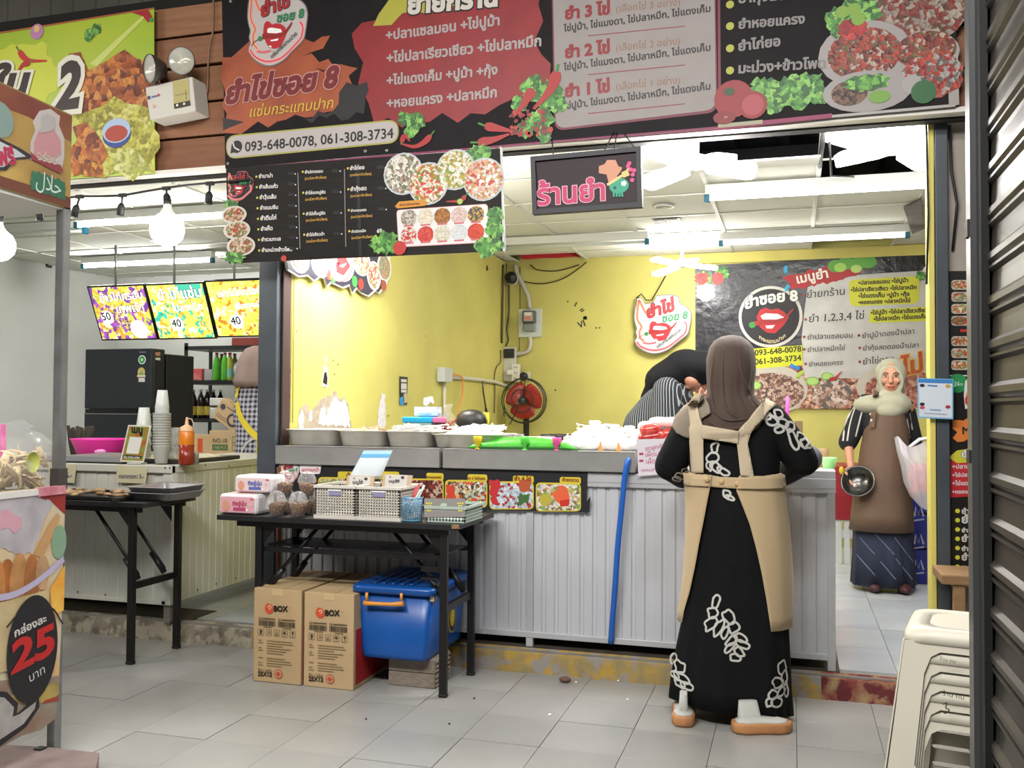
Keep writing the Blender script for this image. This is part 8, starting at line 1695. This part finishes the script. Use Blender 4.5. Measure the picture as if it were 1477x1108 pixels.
# ---------------- woman bending behind the counter
Y3 = 5.32; t = thing('person', (at(955, 700, Y3).x, Y3, ZF), 'woman in black headscarf and striped shirt bending over behind the counter', 'person'); K3 = lambda x, y, d=0: at(x, y, Y3 + d)
q = MB(); hc = K3(1004, 537); fw = V((.72, -.1, -.75)); Hd, HR = head(q, hc, fw, V((.7, 0, .75))); hx = K3(935, 700).x
cap(q, K3(965, 575), (hx + .02, Y3, 1.0), .10, .12); 
for s_ in (-.08, .08): cap(q, (hx + s_, Y3, .95), (hx + s_, Y3, .5), .08, .06); cap(q, (hx + s_, Y3, .5), (hx + s_, Y3, .16), .05, .035)
C = [K3(962, 565, -.12), K3(958, 620, -.18), K3(985, 640, -.36)]; D = [K3(980, 570, .12), K3(995, 610, .1), K3(1020, 632, -.1)]
for A_ in (C, D): cap(q, A_[0], A_[1], .042, .036); cap(q, A_[1], A_[2], .032, .025); hand(q, A_[2], V((.6, -.5, -.2)), (0, 0, -1), .6)
bd = remesh(q, 'body', skin, t, .0075)
stripe = cloth_mat('stripe', '#14151a', '#8a9094', 22)
q = MB(); cap(q, K3(968, 572), K3(935, 620), .125, .15, 24); cap(q, K3(935, 620), (hx, Y3, .95), .15, .15, 24); cap(q, C[0], C[1], .085, .075, 18); cap(q, C[1], C[2], .06, .045); cap(q, D[0], D[1], .08, .07); cap(q, D[1], D[2], .06, .045); remesh(q, 'striped_shirt', stripe, t, .012)
loft('skirt', [(680, 920, 975, Y3, .14), (740, 912, 985, Y3, .17), (800, 905, 990, Y3, .18, 0, .03), (858, 903, 992, Y3, .19, 0, .04)], blackc, t)
scf = M('#08080d', r=.85, n=.3, ns=6, bump=.15, bs=12, spec=.25)
q = MB(); up_ = V((.62, 0, .78))
q.ball(K3(1013, 530), (.14, .115, .095), 20, 12, Rm=Matrix.Rotation(.12, 3, 'Y')); q.ball(K3(990, 530), (.13, .11, .105), 20, 12); cap(q, K3(985, 532), K3(955, 550), .105, .10, 18); cap(q, K3(955, 550), K3(936, 574), .085, .05, 16); cap(q, K3(972, 548), K3(980, 592), .085, .075, 16); cap(q, K3(1000, 540, -.03), K3(1030, 540, -.02), .07, .05)
remesh(q, 'headscarf', scf, t, .01, 5)
q = MB(); q.ball(K3(997, 549, -.06), (.044, .04, .036), 16, 10, Rm=Matrix.Rotation(.5, 3, 'Y')); cap(q, K3(1004, 550, -.06), K3(1008, 555, -.06), .009, .010); q.ball(K3(993, 558, -.055), (.022, .025, .016), 10, 6); remesh(q, 'lower_face', skin, t, .005, 3)
# ---------------- worker of the left stall, half behind the post
Y4 = 5.95; t = thing('person', (at(368, 700, Y4).x, Y4, ZF), 'worker in checked shirt, beige headscarf and yellow apron ties, half behind the dark post', 'person'); K4 = lambda x, y, d=0: at(x, y, Y4 + d)
q = MB(); hc = K4(372, 522); head(q, hc, (.3, .9, -.3)); bx = K4(372, 600).x; cap(q, (bx, Y4, 1.3), (bx, Y4, 1.0), .11, .11)
for s_ in (-.08, .08): cap(q, (bx + s_, Y4, .95), (bx + s_, Y4, .5), .08, .06); cap(q, (bx + s_, Y4, .5), (bx + s_, Y4, .16), .05, .035)
for A_ in ([K4(356, 562), K4(352, 610, .05), K4(362, 630, .25)], [K4(392, 562), K4(396, 610, .05), K4(385, 630, .25)]): cap(q, A_[0], A_[1], .042, .036); cap(q, A_[1], A_[2], .032, .025); hand(q, A_[2], (0, 1, 0), (0, 0, -1), .5)
remesh(q, 'body', skin, t, .009)
plaid = cloth_mat('check', '#22243c', '#b4b2ba', 9)
sh4 = loft('checked_shirt', [(541, 362, 386, Y4, .06), (547, 352, 394, Y4, .09), (556, 345, 398, Y4, .11), (575, 343, 400, Y4, .13), (600, 342, 402, Y4, .14), (630, 346, 404, Y4, .15), (660, 345, 404, Y4, .16), (700, 346, 404, Y4, .16)], plaid, t)
q = MB(); cap(q, K4(354, 562), K4(349, 608, .04), .075, .066, 18); s4 = remesh(q, 'left_sleeve', plaid, t, .012)
loft('skirt', [(690, 350, 400, Y4, .15), (760, 345, 405, Y4, .18), (815, 342, 408, Y4, .2, 0, .03)], M('#1c1c26', r=.8), t)
Tq = [bvh(sh4), bvh(s4)]
ribbons('yellow_ties', [([(366, 541), (354, 548), (345, 560), (342, 574)], .035), ([(343, 580), (346, 596), (354, 612), (368, 628), (376, 634)], .045), ([(376, 630), (375, 645), (374, 660)], .05)], Tq, Y4 - .1, M('#d2bc2a', r=.6), t, .012)
ribbons('white_edge', [([(368, 632), (356, 640), (348, 656)], .012)], Tq, Y4 - .1, whitec, t, .014)
loft('headscarf', [(499, 366, 380, Y4, .03), (503, 357, 389, Y4, .07), (511, 351, 395, Y4, .095), (524, 346, 397, Y4, .12, 0, .015), (538, 345, 398, Y4, .13, 0, .02), (549, 341, 400, Y4, .15, 0, .02), (558, 344, 400, Y4, .155, 0, .02)], M('#84706a', r=.8, n=.35, ns=7, tint='#6a5852', bump=.4, bs=8), t, nf=11, fold=.012)
tag(PRINT_STOOL.build('handwriting', bpy.data.objects['plastic_stool.004']), kind='stuff')
